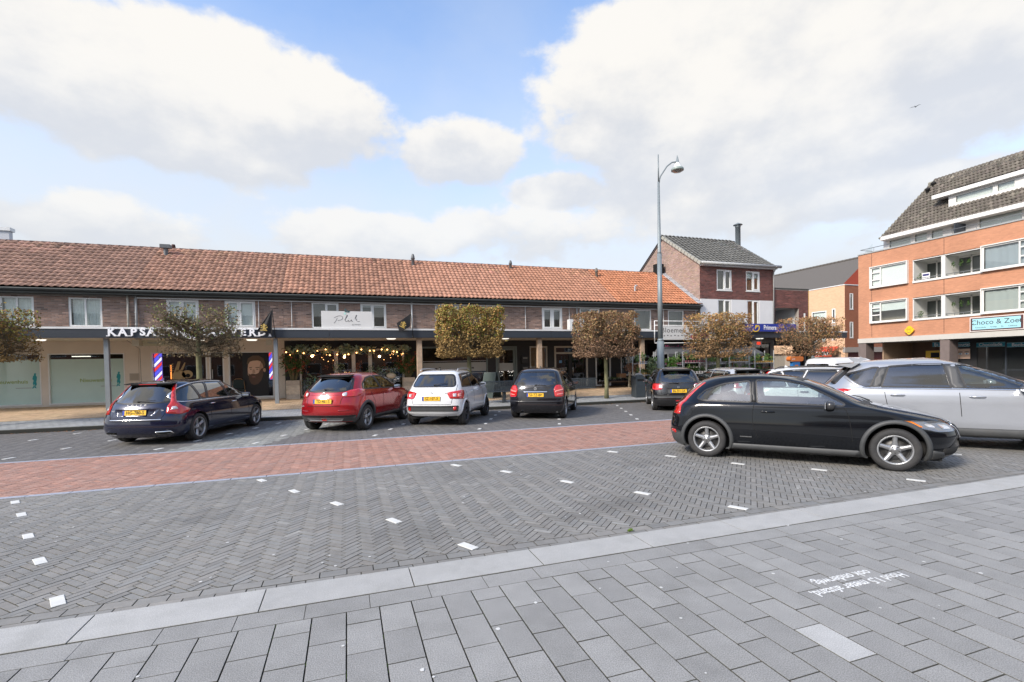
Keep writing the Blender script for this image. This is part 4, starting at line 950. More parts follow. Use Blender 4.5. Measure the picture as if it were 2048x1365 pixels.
# ---------------------------------------------------------------- paving
def rtint(rng,a=.12,hue=.02):
    k=1+rng.gauss(0,a);return (max(.3,k*(1+rng.gauss(0,hue))),max(.3,k),max(.3,k*(1+rng.gauss(0,hue))),1)
def randmat(name,col,rough,amt=.18,bump=.25,bscale=90.,var=.12,vscale=18.,speck=0.):
    """base colour that changes from piece to piece (per object, or per piece through the tint attribute)"""
    m=mat(name,col,rough,attr=True,var=var,vscale=vscale,bump=bump,bscale=bscale,coords='World',dirt=.30,dirtcol=(col[0]*.45,col[1]*.45,col[2]*.42));nt=m.node_tree;b=nt.nodes['Principled BSDF']
    lk=b.inputs['Base Color'].links[0];src=lk.from_socket
    oi=nd(nt,'ShaderNodeObjectInfo');mr=nd(nt,'ShaderNodeMapRange');mr.inputs[3].default_value=1-amt;mr.inputs[4].default_value=1+amt;nt.links.new(oi.outputs['Random'],mr.inputs[0])
    s=nd(nt,'ShaderNodeVectorMath',operation='SCALE');nt.links.new(src,s.inputs[0]);nt.links.new(mr.outputs[0],s.inputs['Scale']);out=s.outputs[0]
    if speck:
        tc=nd(nt,'ShaderNodeTexCoord');n=nd(nt,'ShaderNodeTexNoise');n.inputs['Scale'].default_value=140;n.inputs['Detail'].default_value=2;nt.links.new(tc.outputs['Object'],n.inputs['Vector'])
        m2=nd(nt,'ShaderNodeMapRange');m2.inputs[1].default_value=.35;m2.inputs[2].default_value=.65;m2.inputs[3].default_value=1-speck;m2.inputs[4].default_value=1+speck;nt.links.new(n.outputs['Fac'],m2.inputs[0])
        s2=nd(nt,'ShaderNodeVectorMath',operation='SCALE');nt.links.new(out,s2.inputs[0]);nt.links.new(m2.outputs[0],s2.inputs['Scale']);out=s2.outputs[0]
    nt.links.new(out,b.inputs['Base Color']);return m
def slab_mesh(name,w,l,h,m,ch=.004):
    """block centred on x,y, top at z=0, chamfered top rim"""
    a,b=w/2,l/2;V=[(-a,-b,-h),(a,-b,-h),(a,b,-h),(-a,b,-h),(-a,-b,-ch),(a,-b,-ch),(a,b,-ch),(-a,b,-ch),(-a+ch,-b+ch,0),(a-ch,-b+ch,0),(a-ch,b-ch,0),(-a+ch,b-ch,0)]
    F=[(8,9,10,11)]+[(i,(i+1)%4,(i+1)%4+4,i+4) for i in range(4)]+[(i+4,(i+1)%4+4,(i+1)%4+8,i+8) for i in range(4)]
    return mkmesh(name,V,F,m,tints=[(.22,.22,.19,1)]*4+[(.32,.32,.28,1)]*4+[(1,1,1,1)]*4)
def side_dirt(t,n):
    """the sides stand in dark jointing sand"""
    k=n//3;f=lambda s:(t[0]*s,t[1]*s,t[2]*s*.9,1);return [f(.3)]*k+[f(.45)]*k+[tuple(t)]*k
def clip_poly(P,x0,x1,y0,y1):
    for ax,val,sg in ((0,x0,1),(0,x1,-1),(1,y0,1),(1,y1,-1)):
        out=[];n=len(P)
        for i in range(n):
            a=P[i-1];b=P[i];da=(a[ax]-val)*sg;db=(b[ax]-val)*sg
            if da>=0: 
                if db>=0: out.append(b)
                else:
                    t=da/(da-db);out.append((a[0]+(b[0]-a[0])*t,a[1]+(b[1]-a[1])*t))
            elif db>=0:
                t=da/(da-db);out.append((a[0]+(b[0]-a[0])*t,a[1]+(b[1]-a[1])*t));out.append(b)
        P=out
        if len(P)<3: return []
    return P
def herring(x0,x1,y0,y1,ang,bw=.0667,joint=.006):
    """polygons (clipped) of a herringbone field laid at ang to the x axis"""
    c,s=math.cos(ang),math.sin(ang);cx,cy=(x0+x1)/2,(y0+y1)/2;R=math.hypot(x1-x0,y1-y0)/2/bw+3;n=int(R)+1;j=joint/2
    for i in range(-n,n):
        for k in range(-n,n):
            m=(i-k)%6
            if m==0: r=(i*bw,k*bw,(i+3)*bw,(k+1)*bw)
            elif m==5: r=(i*bw,k*bw,(i+1)*bw,(k+3)*bw)
            else: continue
            P=[(r[0]+j,r[1]+j),(r[2]-j,r[1]+j),(r[2]-j,r[3]-j),(r[0]+j,r[3]-j)]
            Q=[(cx+a*c-b*s,cy+a*s+b*c) for a,b in P]
            if max(q[0] for q in Q)<x0 or min(q[0] for q in Q)>x1 or max(q[1] for q in Q)<y0 or min(q[1] for q in Q)>y1: continue
            Q2=clip_poly(Q,x0,x1,y0,y1)
            if len(Q2)>=3: yield Q2,Q
def brickfield(name,polys,zf,m,parent,rng,h=.03,ch=.0025,n_parts=0,tf=None):
    """polys sorted nearest first: the first n_parts become objects, the rest one piece of stuff"""
    L=sorted(polys,key=lambda P:sum(p[0] for p in P)**2/len(P)**2+(sum(p[1] for p in P)/len(P))**2)
    def geo(P):
        cx=sum(p[0] for p in P)/len(P);cy=sum(p[1] for p in P)/len(P);k=len(P);d=[]
        dz=rng.uniform(-.0015,.0015);V=[]
        for p in P: V.append((p[0],p[1],zf(p[0],p[1])-h))
        for p in P: V.append((p[0],p[1],zf(p[0],p[1])+dz-ch*.6))
        for p in P:
            l=math.hypot(p[0]-cx,p[1]-cy);q=max(0,1-ch*1.4/max(l,1e-4));V.append((cx+(p[0]-cx)*q,cy+(p[1]-cy)*q,zf(p[0],p[1])+dz))
        F=[tuple(range(2*k,3*k))]+[(i,(i+1)%k,(i+1)%k+k,i+k) for i in range(k)]+[(i+k,(i+1)%k+k,(i+1)%k+2*k,i+2*k) for i in range(k)]
        return V,F,cx,cy
    mb=MB();cnt=0
    for P in L:
        A=abs(sum(P[i-1][0]*P[i][1]-P[i][0]*P[i-1][1] for i in range(len(P))))/2
        if A<.0004: continue
        V,F,cx,cy=geo(P);t=tf(cx,cy,rng) if tf else rtint(rng)
        if cnt<n_parts:
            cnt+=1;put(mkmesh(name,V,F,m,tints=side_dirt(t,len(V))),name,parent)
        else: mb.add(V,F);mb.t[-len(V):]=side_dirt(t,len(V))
    o=mb.build(name+'_field',m,parent,tint=True);o['kind']='stuff';return o
def zfar(x,y):
    if y<17.62: return .12
    if y<21.2: return .12+(y-17.62)/(21.2-17.62)*.22
    return min(.34+(y-21.2)/2.4*.06,.40)
STAINS=[(3.0,5.1,.55,.25),(2.4,4.8,.3,.2),(6.2,6.6,.7,.2),(-1.6,6.4,.5,.18),(.6,5.0,.6,.12),(4.6,7.0,.45,.22),(-3.4,5.2,.8,.1),(1.6,7.4,.6,.15),(9.,6.2,.9,.18)]
def make_ground():
    rng=random.Random(5)
    G=mat('dark jointing sand',(.030,.031,.026),.95,var=.3,vscale=30,bump=.3,bscale=200)
    far=mat('grey street paving',(.16,.16,.165),.85,var=.15,vscale=2,bump=.2,bscale=60)
    mb=MB();mb.quad((-900,-900,-.025),(900,-900,-.025),(900,900,-.025),(-900,900,-.025));tag(mb.build('ground',far),kind='structure')
    zero=lambda x,y:0.
    # near bays and far bays: dark grey herringbone
    GR=randmat('grey clinker brick',(.222,.216,.203),.72,0.,bump=.35,bscale=120,var=.10,vscale=9)
    GF=randmat('dark grey clinker brick',(.150,.144,.135),.75,0.,bump=.3,bscale=120,var=.10,vscale=7)
    RD=randmat('red clinker brick',(.375,.215,.168),.8,0.,bump=.3,bscale=120,var=.08,vscale=3)
    BL=randmat('pale blue concrete strip',(.34,.36,.42),.75,.05)
    road=bx('road',G,None,-30,34,4.06,17.5,-.2,-.018);tag(road,kind='structure')
    marks=[]
    u=Vector((-.595,1.075,0)).normalized()
    for a,b in ((-2.08,4.48),(-2.67,5.50),(-3.19,6.39),(-3.75,7.40),(-4.19,8.15),(1.035,4.415),(.45,5.45),(-.16,6.41),(-.73,7.29),(-1.27,8.2),(4.22,4.417),(3.58,5.37),(2.95,6.30),(2.35,7.27),(1.72,8.08),(7.37,4.495),(6.79,5.47),(6.03,6.3),(5.45,7.27),(4.75,8.08),(10.5,4.5),(9.9,5.45),(9.2,6.35),(8.6,7.3),(7.9,8.1),(13.6,4.5),(13.,5.45),(12.4,6.35)): marks.append((a,b,u,0))
    u2=Vector((.42,.93,0)).normalized()
    for X in (-14.1,-11.55,-9.0,-6.47,-3.92,-2.02,.62,3.30,5.62,8.15,10.7,13.2,15.7): 
        for j in range(5): marks.append((X+.455*j*1.02,12.45+j*1.05,u2,9))
    marks=[(a,b,c,k) for a,b,c,k in marks if a<17]
    def near_mark(cx,cy,r=.13): return any(abs(cx-a)<r and abs(cy-b)<r for a,b,_,_ in marks)
    def tin(cx,cy,rng):
        a=.055;t=1+rng.gauss(0,a);w=rng.gauss(0,.012)
        if cx<-.2: t*=1.05
        st=math.sin(cx*1.3+math.sin(cy*1.9)*1.1)*math.sin(cy*1.1+cx*.5);t*=1+.06*st
        for (sx,sy,sr,sa) in STAINS:
            d=math.hypot(cx-sx,(cy-sy)*1.3)/sr
            if d<1: t*=1-sa*(1-d*d)
        if rng.random()<.015: t*=1.25
        return (t*(1+w),t,t*(1-w),1)
    P=[q for q,_ in herring(-9,14,4.31,8.44,math.radians(45))]
    brickfield('clinker_brick',P,zero,GR,road,rng,n_parts=300,tf=tin)
    # two soldier courses along the kerb
    P=[]
    for r,(a,b) in enumerate(((4.075,4.185),(4.192,4.302))):
        x=-9+r*.1
        while x<17: P.append([(x,a),(x+.205,a),(x+.205,b),(x,b)]);x+=.211
    brickfield('edging_brick',P,zero,GR,road,rng,n_parts=60,tf=tin)
    P=[q for q,_ in herring(14,24,4.075,8.44,math.radians(45))];brickfield('clinker_brick',P,zero,GR,road,rng,tf=tin)
    P=[q for q,_ in herring(-12,24,8.58,11.80,math.radians(45))]
    def tr(cx,cy,rng):
        t=1+rng.gauss(0,.09);w=rng.gauss(0,.04);return (t*(1+w),t*(1-w*.3),t*(1-w),1)
    brickfield('red_brick',P,zero,RD,road,rng,n_parts=120,tf=tr)
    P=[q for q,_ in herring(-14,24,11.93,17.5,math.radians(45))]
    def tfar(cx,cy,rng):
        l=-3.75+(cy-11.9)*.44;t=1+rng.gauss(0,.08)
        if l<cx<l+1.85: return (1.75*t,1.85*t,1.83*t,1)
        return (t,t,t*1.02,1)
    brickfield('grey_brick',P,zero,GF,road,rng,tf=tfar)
    # concrete strips along the red lane
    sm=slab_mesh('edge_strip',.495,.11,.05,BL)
    for Y in (8.51,11.865):
        x=-12.
        while x<20:
            o=put(sm,'edge_strip',road,(x,Y,.002));x+=.5
    # white marking bricks, a pair end to end each
    WM=mat('white marking brick',(.78,.78,.76),.6,var=.06,vscale=25,dirt=.25,vertex=False) if False else mat('white marking brick',(.66,.66,.63),.6,var=.08,vscale=25,dirt=.6,dirtcol=(.45,.45,.43))
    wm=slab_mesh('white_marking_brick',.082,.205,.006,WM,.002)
    for a,b,c,k in marks:
        z=.0062;put(wm,'white_marking_brick',road,(a,b,z),(0,0,math.atan2(-c.x,c.y)+rng.gauss(0,.02)))
    # near pavement: light kerb stones, one course of slabs, then the slab field
    K=randmat('light granite kerb',(.395,.392,.378),.7,.05,.25,160,.06,6,speck=.16)
    S=randmat('grey concrete slab',(.275,.272,.262),.72,.10,.25,160,.07,5,speck=.26)
    SL=randmat('pale concrete slab',(.42,.42,.41),.75,.05,.25,160,.06,5,speck=.2)
    pav=bx('pavement',G,None,-16,22,-9,4.06,-.2,.006);tag(pav,kind='structure')
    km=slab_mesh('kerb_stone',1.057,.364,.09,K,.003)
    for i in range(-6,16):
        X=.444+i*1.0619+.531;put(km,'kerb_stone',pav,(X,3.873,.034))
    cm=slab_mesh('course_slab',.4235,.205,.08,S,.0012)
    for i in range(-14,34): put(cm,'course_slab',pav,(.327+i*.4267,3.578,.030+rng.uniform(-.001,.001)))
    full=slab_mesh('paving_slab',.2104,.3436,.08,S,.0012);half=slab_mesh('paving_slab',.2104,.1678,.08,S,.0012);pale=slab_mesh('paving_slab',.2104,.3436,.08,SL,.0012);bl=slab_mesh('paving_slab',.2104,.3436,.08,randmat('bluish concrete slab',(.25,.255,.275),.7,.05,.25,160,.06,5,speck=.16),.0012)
    items=[];ytop=3.470
    for i in range(-24,70):
        X=.174+.109+i*.2179;odd=i%2;y=ytop
        if odd: items.append((X,y-.085,half));y-=.175
        while y>-4.2:
            if not (abs(X/max(y+.2,.3))>3.5 and False): items.append((X,y-.173,full))
            y-=.3502
    items.sort(key=lambda t:(t[0]-.6)**2*.8+(t[1]-2.4)**2)
    vis=lambda X,Y:(Y*.947+X*.322)>.6 and abs((X*.947-Y*.322)/(Y*.947+X*.322))<1.25 and 1.7/(Y*.947+X*.322)*969<760
    vi=[t for t in items if vis(t[0],t[1])];ot=[t for t in items if not vis(t[0],t[1])]
    vi.sort(key=lambda t:t[0]**2+t[1]**2);k=0;mb=MB()
    for X,Y,me in vi[:560]:
        mm=me
        if me is full:
            r=rng.random()
            if (abs(X-2.70)<.11 and abs(Y-1.93)<.175) : mm=pale
            elif abs(X-2.84)<.10 and abs(Y-3.39)<.09: mm=pale
            elif (abs(X-3.72)<.11 and abs(Y-2.93)<.175): mm=me
        o=put(mm,'paving_slab',pav,(X,Y,.030+rng.uniform(-.0012,.0012)));o.rotation_euler=(rng.gauss(0,.0012),rng.gauss(0,.0018),rng.gauss(0,.0015))
    def bs(me,X,Y):
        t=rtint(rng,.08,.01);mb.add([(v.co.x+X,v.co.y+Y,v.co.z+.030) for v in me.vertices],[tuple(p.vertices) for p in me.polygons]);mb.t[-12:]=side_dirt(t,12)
    for X,Y,me in vi[560:]+ot: bs(me,X,Y)
    o=mb.build('paving_slab_field',S,pav,tint=True);o['kind']='stuff'
    # lettering painted on the slabs, to be read from the street side
    wt=mat('worn white road paint',(.70,.71,.71),.7,var=.25,vscale=60)
    M=frameM((3.61*.983,2.535,.0325),(-1,0,0),(0,0,1));a=text('painted_lettering','Houd 1,5 meter afstand,',.118,wt,pav,M,depth=.0006,off=.0012,wscale=.80)
    M=frameM((3.59*.983,2.655,.0325),(-1,0,0),(0,0,1));text('painted_lettering','ook onderweg.',.118,wt,pav,M,depth=.0006,off=.0012,wscale=.80)
    # bits of weed, leaves, chewing gum
    gr=mat('moss green',(.10,.17,.02),.9);mb=MB()
    for (cx,cy,n,r) in [(-.68,4.06,20,.028),(2.65,4.20,12,.02)]:
        for _ in range(n):
            a=rng.uniform(0,2*PI);d=r*math.sqrt(rng.random());p=Vector((cx+d*math.cos(a)*1.6,cy+d*math.sin(a)*.6,.005));b=rng.uniform(0,2*PI);q=Vector((math.cos(b),math.sin(b),0))*.008;u=Vector((rng.gauss(0,.008),rng.gauss(0,.008),rng.uniform(.01,.028)))
            mb.add([p-q,p+q,p+q+u,p-q+u],[(0,1,2,3)])
    # moss lines in the long slab joints
    for i in range(-12,26):
        X=.174+i*.2179
        for _ in range(26):
            y=rng.uniform(.2,3.45);l=rng.uniform(.01,.05)
            if rng.random()<.5: mb.add([(X-.002,y,.0225),(X+.002,y,.0225),(X+.002,y+l,.0225),(X-.002,y+l,.0225)],[(0,1,2,3)])
    tag(mb.build('moss',gr,None),'sparse green moss and weeds growing in the joints of the paving','moss',kind='stuff')
    lf=mat('dry leaf',(.30,.15,.05),.8,attr=True);mb=MB()
    def leafs(n,x0,x1,y0,y1,zf,s=.03):
        for _ in range(n):
            x=rng.uniform(x0,x1);y=rng.uniform(y0,y1);a=rng.uniform(0,6.3);z=zf(x,y)+.006;r=s*rng.uniform(.5,1.2);mb.cur=rtint(rng,.3,.1)
            mb.add([(x+r*math.cos(a),y+r*math.sin(a),z),(x+r*.6*math.cos(a+1.6),y+r*.6*math.sin(a+1.6),z+.008),(x-r*math.cos(a),y-r*math.sin(a),z),(x-r*.6*math.cos(a+1.6),y-r*.6*math.sin(a+1.6),z+.005)],[(0,1,2,3)])
    leafs(260,-9,13,17.28,17.49,zero,.035);leafs(300,-13,19,18.5,23.4,zfar,.03);leafs(130,8,13.5,22.2,23.4,zfar,.05)
    tag(mb.build('fallen_leaves',lf,None,tint=True),'small brown fallen leaves along the far kerb and on the pavement','leaves',kind='stuff')
    gm=mat('pale chewing gum',(.6,.6,.58),.8);mb=MB()
    for _ in range(150):
        x,y=(rng.uniform(-4,9),rng.uniform(4.3,8.3)) if rng.random()<.75 else (rng.uniform(-2,5),rng.uniform(1.,3.9));r=rng.uniform(.006,.017);z=.004 if y>4.06 else .034
        mb.add([(x+r*math.cos(t*PI/3)*rng.uniform(.7,1.2),y+r*math.sin(t*PI/3)*rng.uniform(.7,1.2),z) for t in range(6)],[tuple(range(6))])
    tag(mb.build('litter_specks',gm,None),'pale specks of trodden chewing gum and grit on the brick paving','litter',kind='stuff')
    # far pavement by the shops
    GK=randmat('grey kerb concrete',(.27,.28,.28),.8,.06,.25,120,.1,6)
    TB=randmat('tan paving brick',(.50,.36,.23),.85,0.,.25,120,.08,5)
    GB=randmat('light grey paving brick',(.30,.31,.31),.8,0.,.25,120,.1,5)
    fp=MB();ys=[17.5,17.62,19.3,21.2,23.7,24.2]
    for a,b in zip(ys[:-1],ys[1:]):
        za,zb=zfar(0,a)-.022,zfar(0,b)-.022;V=[(x,y,z) for x,y,z in ((-32,a,za),(40,a,za),(40,b,zb),(-32,b,zb),(-32,a,-.2),(40,a,-.2),(40,b,-.2),(-32,b,-.2))];fp.add(V,[(0,1,2,3),(4,5,1,0),(6,7,3,2),(5,6,2,1),(7,4,0,3)])
    far_p=fp.build('shop_pavement',G);tag(far_p,kind='structure')
    ks=slab_mesh('kerb_stone',.99,.115,.16,GK,.008)
    for i in range(-14,36):
        X=i*1.0+.1
        if -1.35<X-.0<.55: continue
        put(ks,'kerb_stone',far_p,(X,17.56,.125))
    P=[]
    def rows(x0,x1,y0,y1,w,l):
        y=y0;r=0
        while y+w<=y1+.001:
            x=x0-(r%2)*l/2
            while x<x1: P.append([(x+.003,y+.003),(x+l-.003,y+.003),(x+l-.003,y+w-.003),(x+.003,y+w-.003)]);x+=l
            y+=w;r+=1
    rows(-14,20,17.63,19.28,.2,.2);brickfield('grey_paver',P,zfar,GB,far_p,rng,tf=lambda a,b,r:rtint(r,.07,.01));P=[]
    rows(-14,20,19.3,23.58,.105,.21);brickfield('tan_brick',P,zfar,TB,far_p,rng,tf=lambda a,b,r:rtint(r,.10,.02))
# ---------------------------------------------------------------- building helpers
S_=lambda x,y,z:frameM((x,y,z),(1,0,0),(0,-1,0))      # wall that faces the camera (-Y): u=+X
E_=lambda x,y,z:frameM((x,y,z),(0,-1,0),(-1,0,0))     # wall that faces left (-X): u=-Y
def intervals(a,b,holes):
    L=[(a,b)]
    for h0,h1 in holes:
        N=[]
        for p,q in L:
            if h1<=p or h0>=q: N.append((p,q));continue
            if h0>p: N.append((p,h0))
            if h1<q: N.append((h1,q))
        L=N
    return [(p,q) for p,q in L if q-p>.004]
def wall(name,M,ext,holes,m,parent,th=.25):
    """solid wall in the plane M (u,v,out); ext(v)->(u0,u1) or a rectangle; holes (u0,u1,v0,v1)"""
    u0,u1,v0,v1=ext;mb=MB();vs=sorted({v0,v1}|{h[2] for h in holes if v0<h[2]<v1}|{h[3] for h in holes if v0<h[3]<v1})
    for a,b in zip(vs[:-1],vs[1:]):
        hh=[(h[0],h[1]) for h in holes if h[2]<(a+b)/2<h[3]]
        for p,q in intervals(u0,u1,hh): mb.box(p,q,a,b,-th,0,M)
    return mb.build(name,m,parent)
def bricks(M,v0,v1,ext,holes,m,parent,rng,bw=.21,bh=.05,pu=.2225,pv=.0625,out=.007,tf=None,name='brickwork',band=None):
    """every brick of a facade as geometry, joined; ext(v)->(u0,u1)"""
    mb=MB();v=v0;r=0
    while v+bh<=v1+.002:
        a,b=ext(v);hh=[(h[0],h[1]) for h in holes if h[2]<v+bh/2<h[3]];I=intervals(a,b,hh);off=(r%2)*pu/2
        k=int((a-off)/pu)-1
        while k*pu+off<b:
            x0=k*pu+off;x1=x0+bw
            for p,q in I:
                s,e=max(x0,p),min(x1,q)
                if e-s>.02:
                    t=tf(s,v,rng) if tf else rtint(rng,.16,.04);mb.cur=t;o=out+rng.uniform(-.0015,.0015)
                    V=[(s,v,0),(e,v,0),(e,v+bh,0),(s,v+bh,0),(s,v,o),(e,v,o),(e,v+bh,o),(s,v+bh,o)]
                    mb.add([M@Vector(p_) for p_ in V],[(4,5,6,7),(0,1,5,4),(1,2,6,5),(2,3,7,6),(3,0,4,7)])
            k+=1
        v+=pv;r+=1
    o=mb.build(name,m,parent,tint=True);o['kind']='stuff';return o
def brickmat(name,col,rough,**k):
    """facade brick too far away to be built: courses and single bricks of slightly different tone"""
    m=mat(name,col,rough,**k);nt=m.node_tree;b=nt.nodes['Principled BSDF'];src=b.inputs['Base Color'].links[0].from_socket;L=nt.links.new
    g=nd(nt,'ShaderNodeNewGeometry');sp=nd(nt,'ShaderNodeSeparateXYZ');L(g.outputs['Position'],sp.inputs[0]);ad=nd(nt,'ShaderNodeMath',operation='ADD');L(sp.outputs[0],ad.inputs[0]);L(sp.outputs[1],ad.inputs[1]);cb=nd(nt,'ShaderNodeCombineXYZ');L(ad.outputs[0],cb.inputs[0]);L(sp.outputs[2],cb.inputs[1])
    t=nd(nt,'ShaderNodeTexBrick');t.inputs['Scale'].default_value=1;t.inputs['Brick Width'].default_value=.22;t.inputs['Row Height'].default_value=.0625;t.inputs['Mortar Size'].default_value=.009;t.inputs['Color1'].default_value=(.90,.89,.88,1);t.inputs['Color2'].default_value=(1.1,1.1,1.09,1);t.inputs['Mortar'].default_value=(.98,1.05,1.12,1);t.inputs['Bias'].default_value=.0
    L(cb.outputs[0],t.inputs['Vector']);mx=nd(nt,'ShaderNodeMix',data_type='RGBA',blend_type='MULTIPLY');mx.inputs[0].default_value=1;L(src,mx.inputs[6]);L(t.outputs['Color'],mx.inputs[7]);L(mx.outputs[2],b.inputs['Base Color']);return m
def tile_mesh(name,m,w=.235,l=.36,amp=.045,flat=False):
    V=[];n=6
    for j,(y,z0) in enumerate(((0,.046),(l,.010))):
        for i in range(n):
            t=i/(n-1);z=z0+(amp*(math.sin(t*2*PI*.97-PI*.35)*.5+.5) if not flat else (.012 if i in (0,n-1) else 0))
            V.append((w*t,y,z))
    for i in range(n): V.append((V[i][0],0.004,V[i][2]-.022))
    F=[(i,i+1,i+n+1,i+n) for i in range(n-1)]+[(2*n+i,2*n+i+1,i+1,i) for i in range(n-1)]
    return mkmesh(name,V,F,m,True,tints=[(1,1,1,1)]*len(V))
def tiles(M,ext,slope,m,parent,rng,pw=.223,pl=.312,nparts=300,name='roof_tile',flat=False,tf=None):
    """M: u along the eave, v up the slope, out = roof normal; ext(v)->(u0,u1)"""
    me=tile_mesh(name,m,flat=flat);L=[];v=0.;r=0
    while v<slope-.05:
        a,b=ext(v+pl/2);n=int(round((b-a)/pw));p=(b-a)/max(n,1) if abs((b-a)/max(n,1)-pw)<.01 else pw
        for k in range(n):
            L.append((a+k*p,v,r))
        v+=pl;r+=1
    dist=lambda t:(M@Vector((t[0],t[1],0))-Vector(CAM)).length
    L.sort(key=dist);q=M.to_quaternion();mb=MB();cv=[v_.co.copy() for v_ in me.vertices];cf=[tuple(p.vertices) for p in me.polygons]
    for i,(a,b,r) in enumerate(L):
        jit=Vector((rng.gauss(0,.004),rng.gauss(0,.005),rng.uniform(0,.004)));pos=Vector((a,b,0))+jit
        if i<nparts:
            o=put(me,name,parent);o.rotation_mode='QUATERNION';o.rotation_quaternion=q;o.location=M@pos
        else:
            mb.cur=tf(a,b,rng) if tf else rtint(rng,.14,.03);mb.add([M@(c+pos) for c in cv],cf)
    if mb.v:
        o=mb.build(name+'_field',m,parent,True,tint=True);o['kind']='stuff'
def win(parent,M,w,h,cols=(.5,),sash=None,rail=None,fw=.055,rec=.07,m=None,glass=None,curtain=None,sill=True,name='window',cm=None,blind=0.,backdepth=.5,sw=.04):
    """window whose lower left corner is M's origin: frame > panes, curtain, sill. cols: posts; rail: {pane: height}; sash: panes with an opening light"""
    m=m or MT['wframe'];glass=glass or MT['winglass'];b=MB();d0,d1=-rec,-rec+.06
    b.box(0,w,0,fw,d0,d1,M).box(0,w,h-fw,h,d0,d1,M).box(0,fw,fw,h-fw,d0,d1,M).box(w-fw,w,fw,h-fw,d0,d1,M)
    xs=[0]+list(cols)+[1];edges=[fw]+[c*w for c in cols]+[w-fw]
    pw=fw*.9
    for c in cols: b.box(c*w-pw/2,c*w+pw/2,fw,h-fw,d0,d1+.004,M)
    P=[]
    for i in range(len(cols)+1):
        x0=edges[i]+(pw/2 if i>0 else 0);x1=edges[i+1]-(pw/2 if i<len(cols) else 0);y0,y1=fw,h-fw
        segs=[(y0,y1)]
        if rail and i in rail:
            for ry in rail[i]:
                a,c_=segs[-1];segs[-1]=(a,ry*h-pw/2);segs.append((ry*h+pw/2,c_));b.box(x0,x1,ry*h-pw/2,ry*h+pw/2,d0,d1+.003,M)
        for k,(a,c_) in enumerate(segs):
            if sash and (i in sash or (i,k) in sash):
                b.box(x0,x1,a,a+sw,d0+.01,d1+.014,M).box(x0,x1,c_-sw,c_,d0+.01,d1+.014,M).box(x0,x0+sw,a+sw,c_-sw,d0+.01,d1+.014,M).box(x1-sw,x1,a+sw,c_-sw,d0+.01,d1+.014,M)
                P.append((x0+sw,x1-sw,a+sw,c_-sw))
            else: P.append((x0,x1,a,c_))
    o=b.build(name,m,parent)
    for p in P: MB().box(p[0],p[1],p[2],p[3],d0+.02,d0+.028,M).build('pane',glass,o)
    if sill: MB().box(-.04,w+.04,-.045,0,-rec,.035,M).build('sill',MT['sill'],o)
    zb=-rec-.05
    if curtain=='net' or curtain=='drape':
        n=40;V=[];F=[]
        for i in range(n+1):
            x=fw+(w-2*fw)*i/n;z=zb-.05+.018*math.sin(i*1.9)+.01*math.sin(i*.7)
            V+= [M@Vector((x,fw*.5,z)),M@Vector((x,h-fw*.5,z))]
        F=[(2*i,2*i+2,2*i+3,2*i+1) for i in range(n)];mbx=MB();mbx.add(V,F);mbx.build('curtain',cm or MT['net'],o,True)
    if blind>0: MB().box(fw,w-fw,h-fw-(h-2*fw)*blind,h-fw,zb-.03,zb-.02,M).build('blind',cm or MT['blind'],o)
    bb=MB();D=backdepth;bb.box(0,w,0,h,-rec-D-.02,-rec-D,M);bb.box(-.02,0,0,h,-rec-D,-rec-.005,M);bb.box(w,w+.02,0,h,-rec-D,-rec-.005,M);bb.box(0,w,-.02,0,-rec-D,-rec-.005,M);bb.box(0,w,h,h+.02,-rec-D,-rec-.005,M)
    bb.build('room',MT['room'],o)
    return o
def shopfloor(parent,x0,x1,y0,y1,z0,z1,m=None,back=None):
    """dark shop interior: floor, back wall, sides, ceiling"""
    b=MB();m=m or MT['room'];b.box(x0,x1,y0,y1,z0-.03,z0);b.box(x0,x1,y0,y1,z1,z1+.03);b.box(x0-.02,x0,y0,y1,z0,z1);b.box(x1,x1+.02,y0,y1,z0,z1);b.build('shop_interior',m,parent)
    return bx('back_wall',back or m,parent,x0,x1,y1,y1+.03,z0,z1)
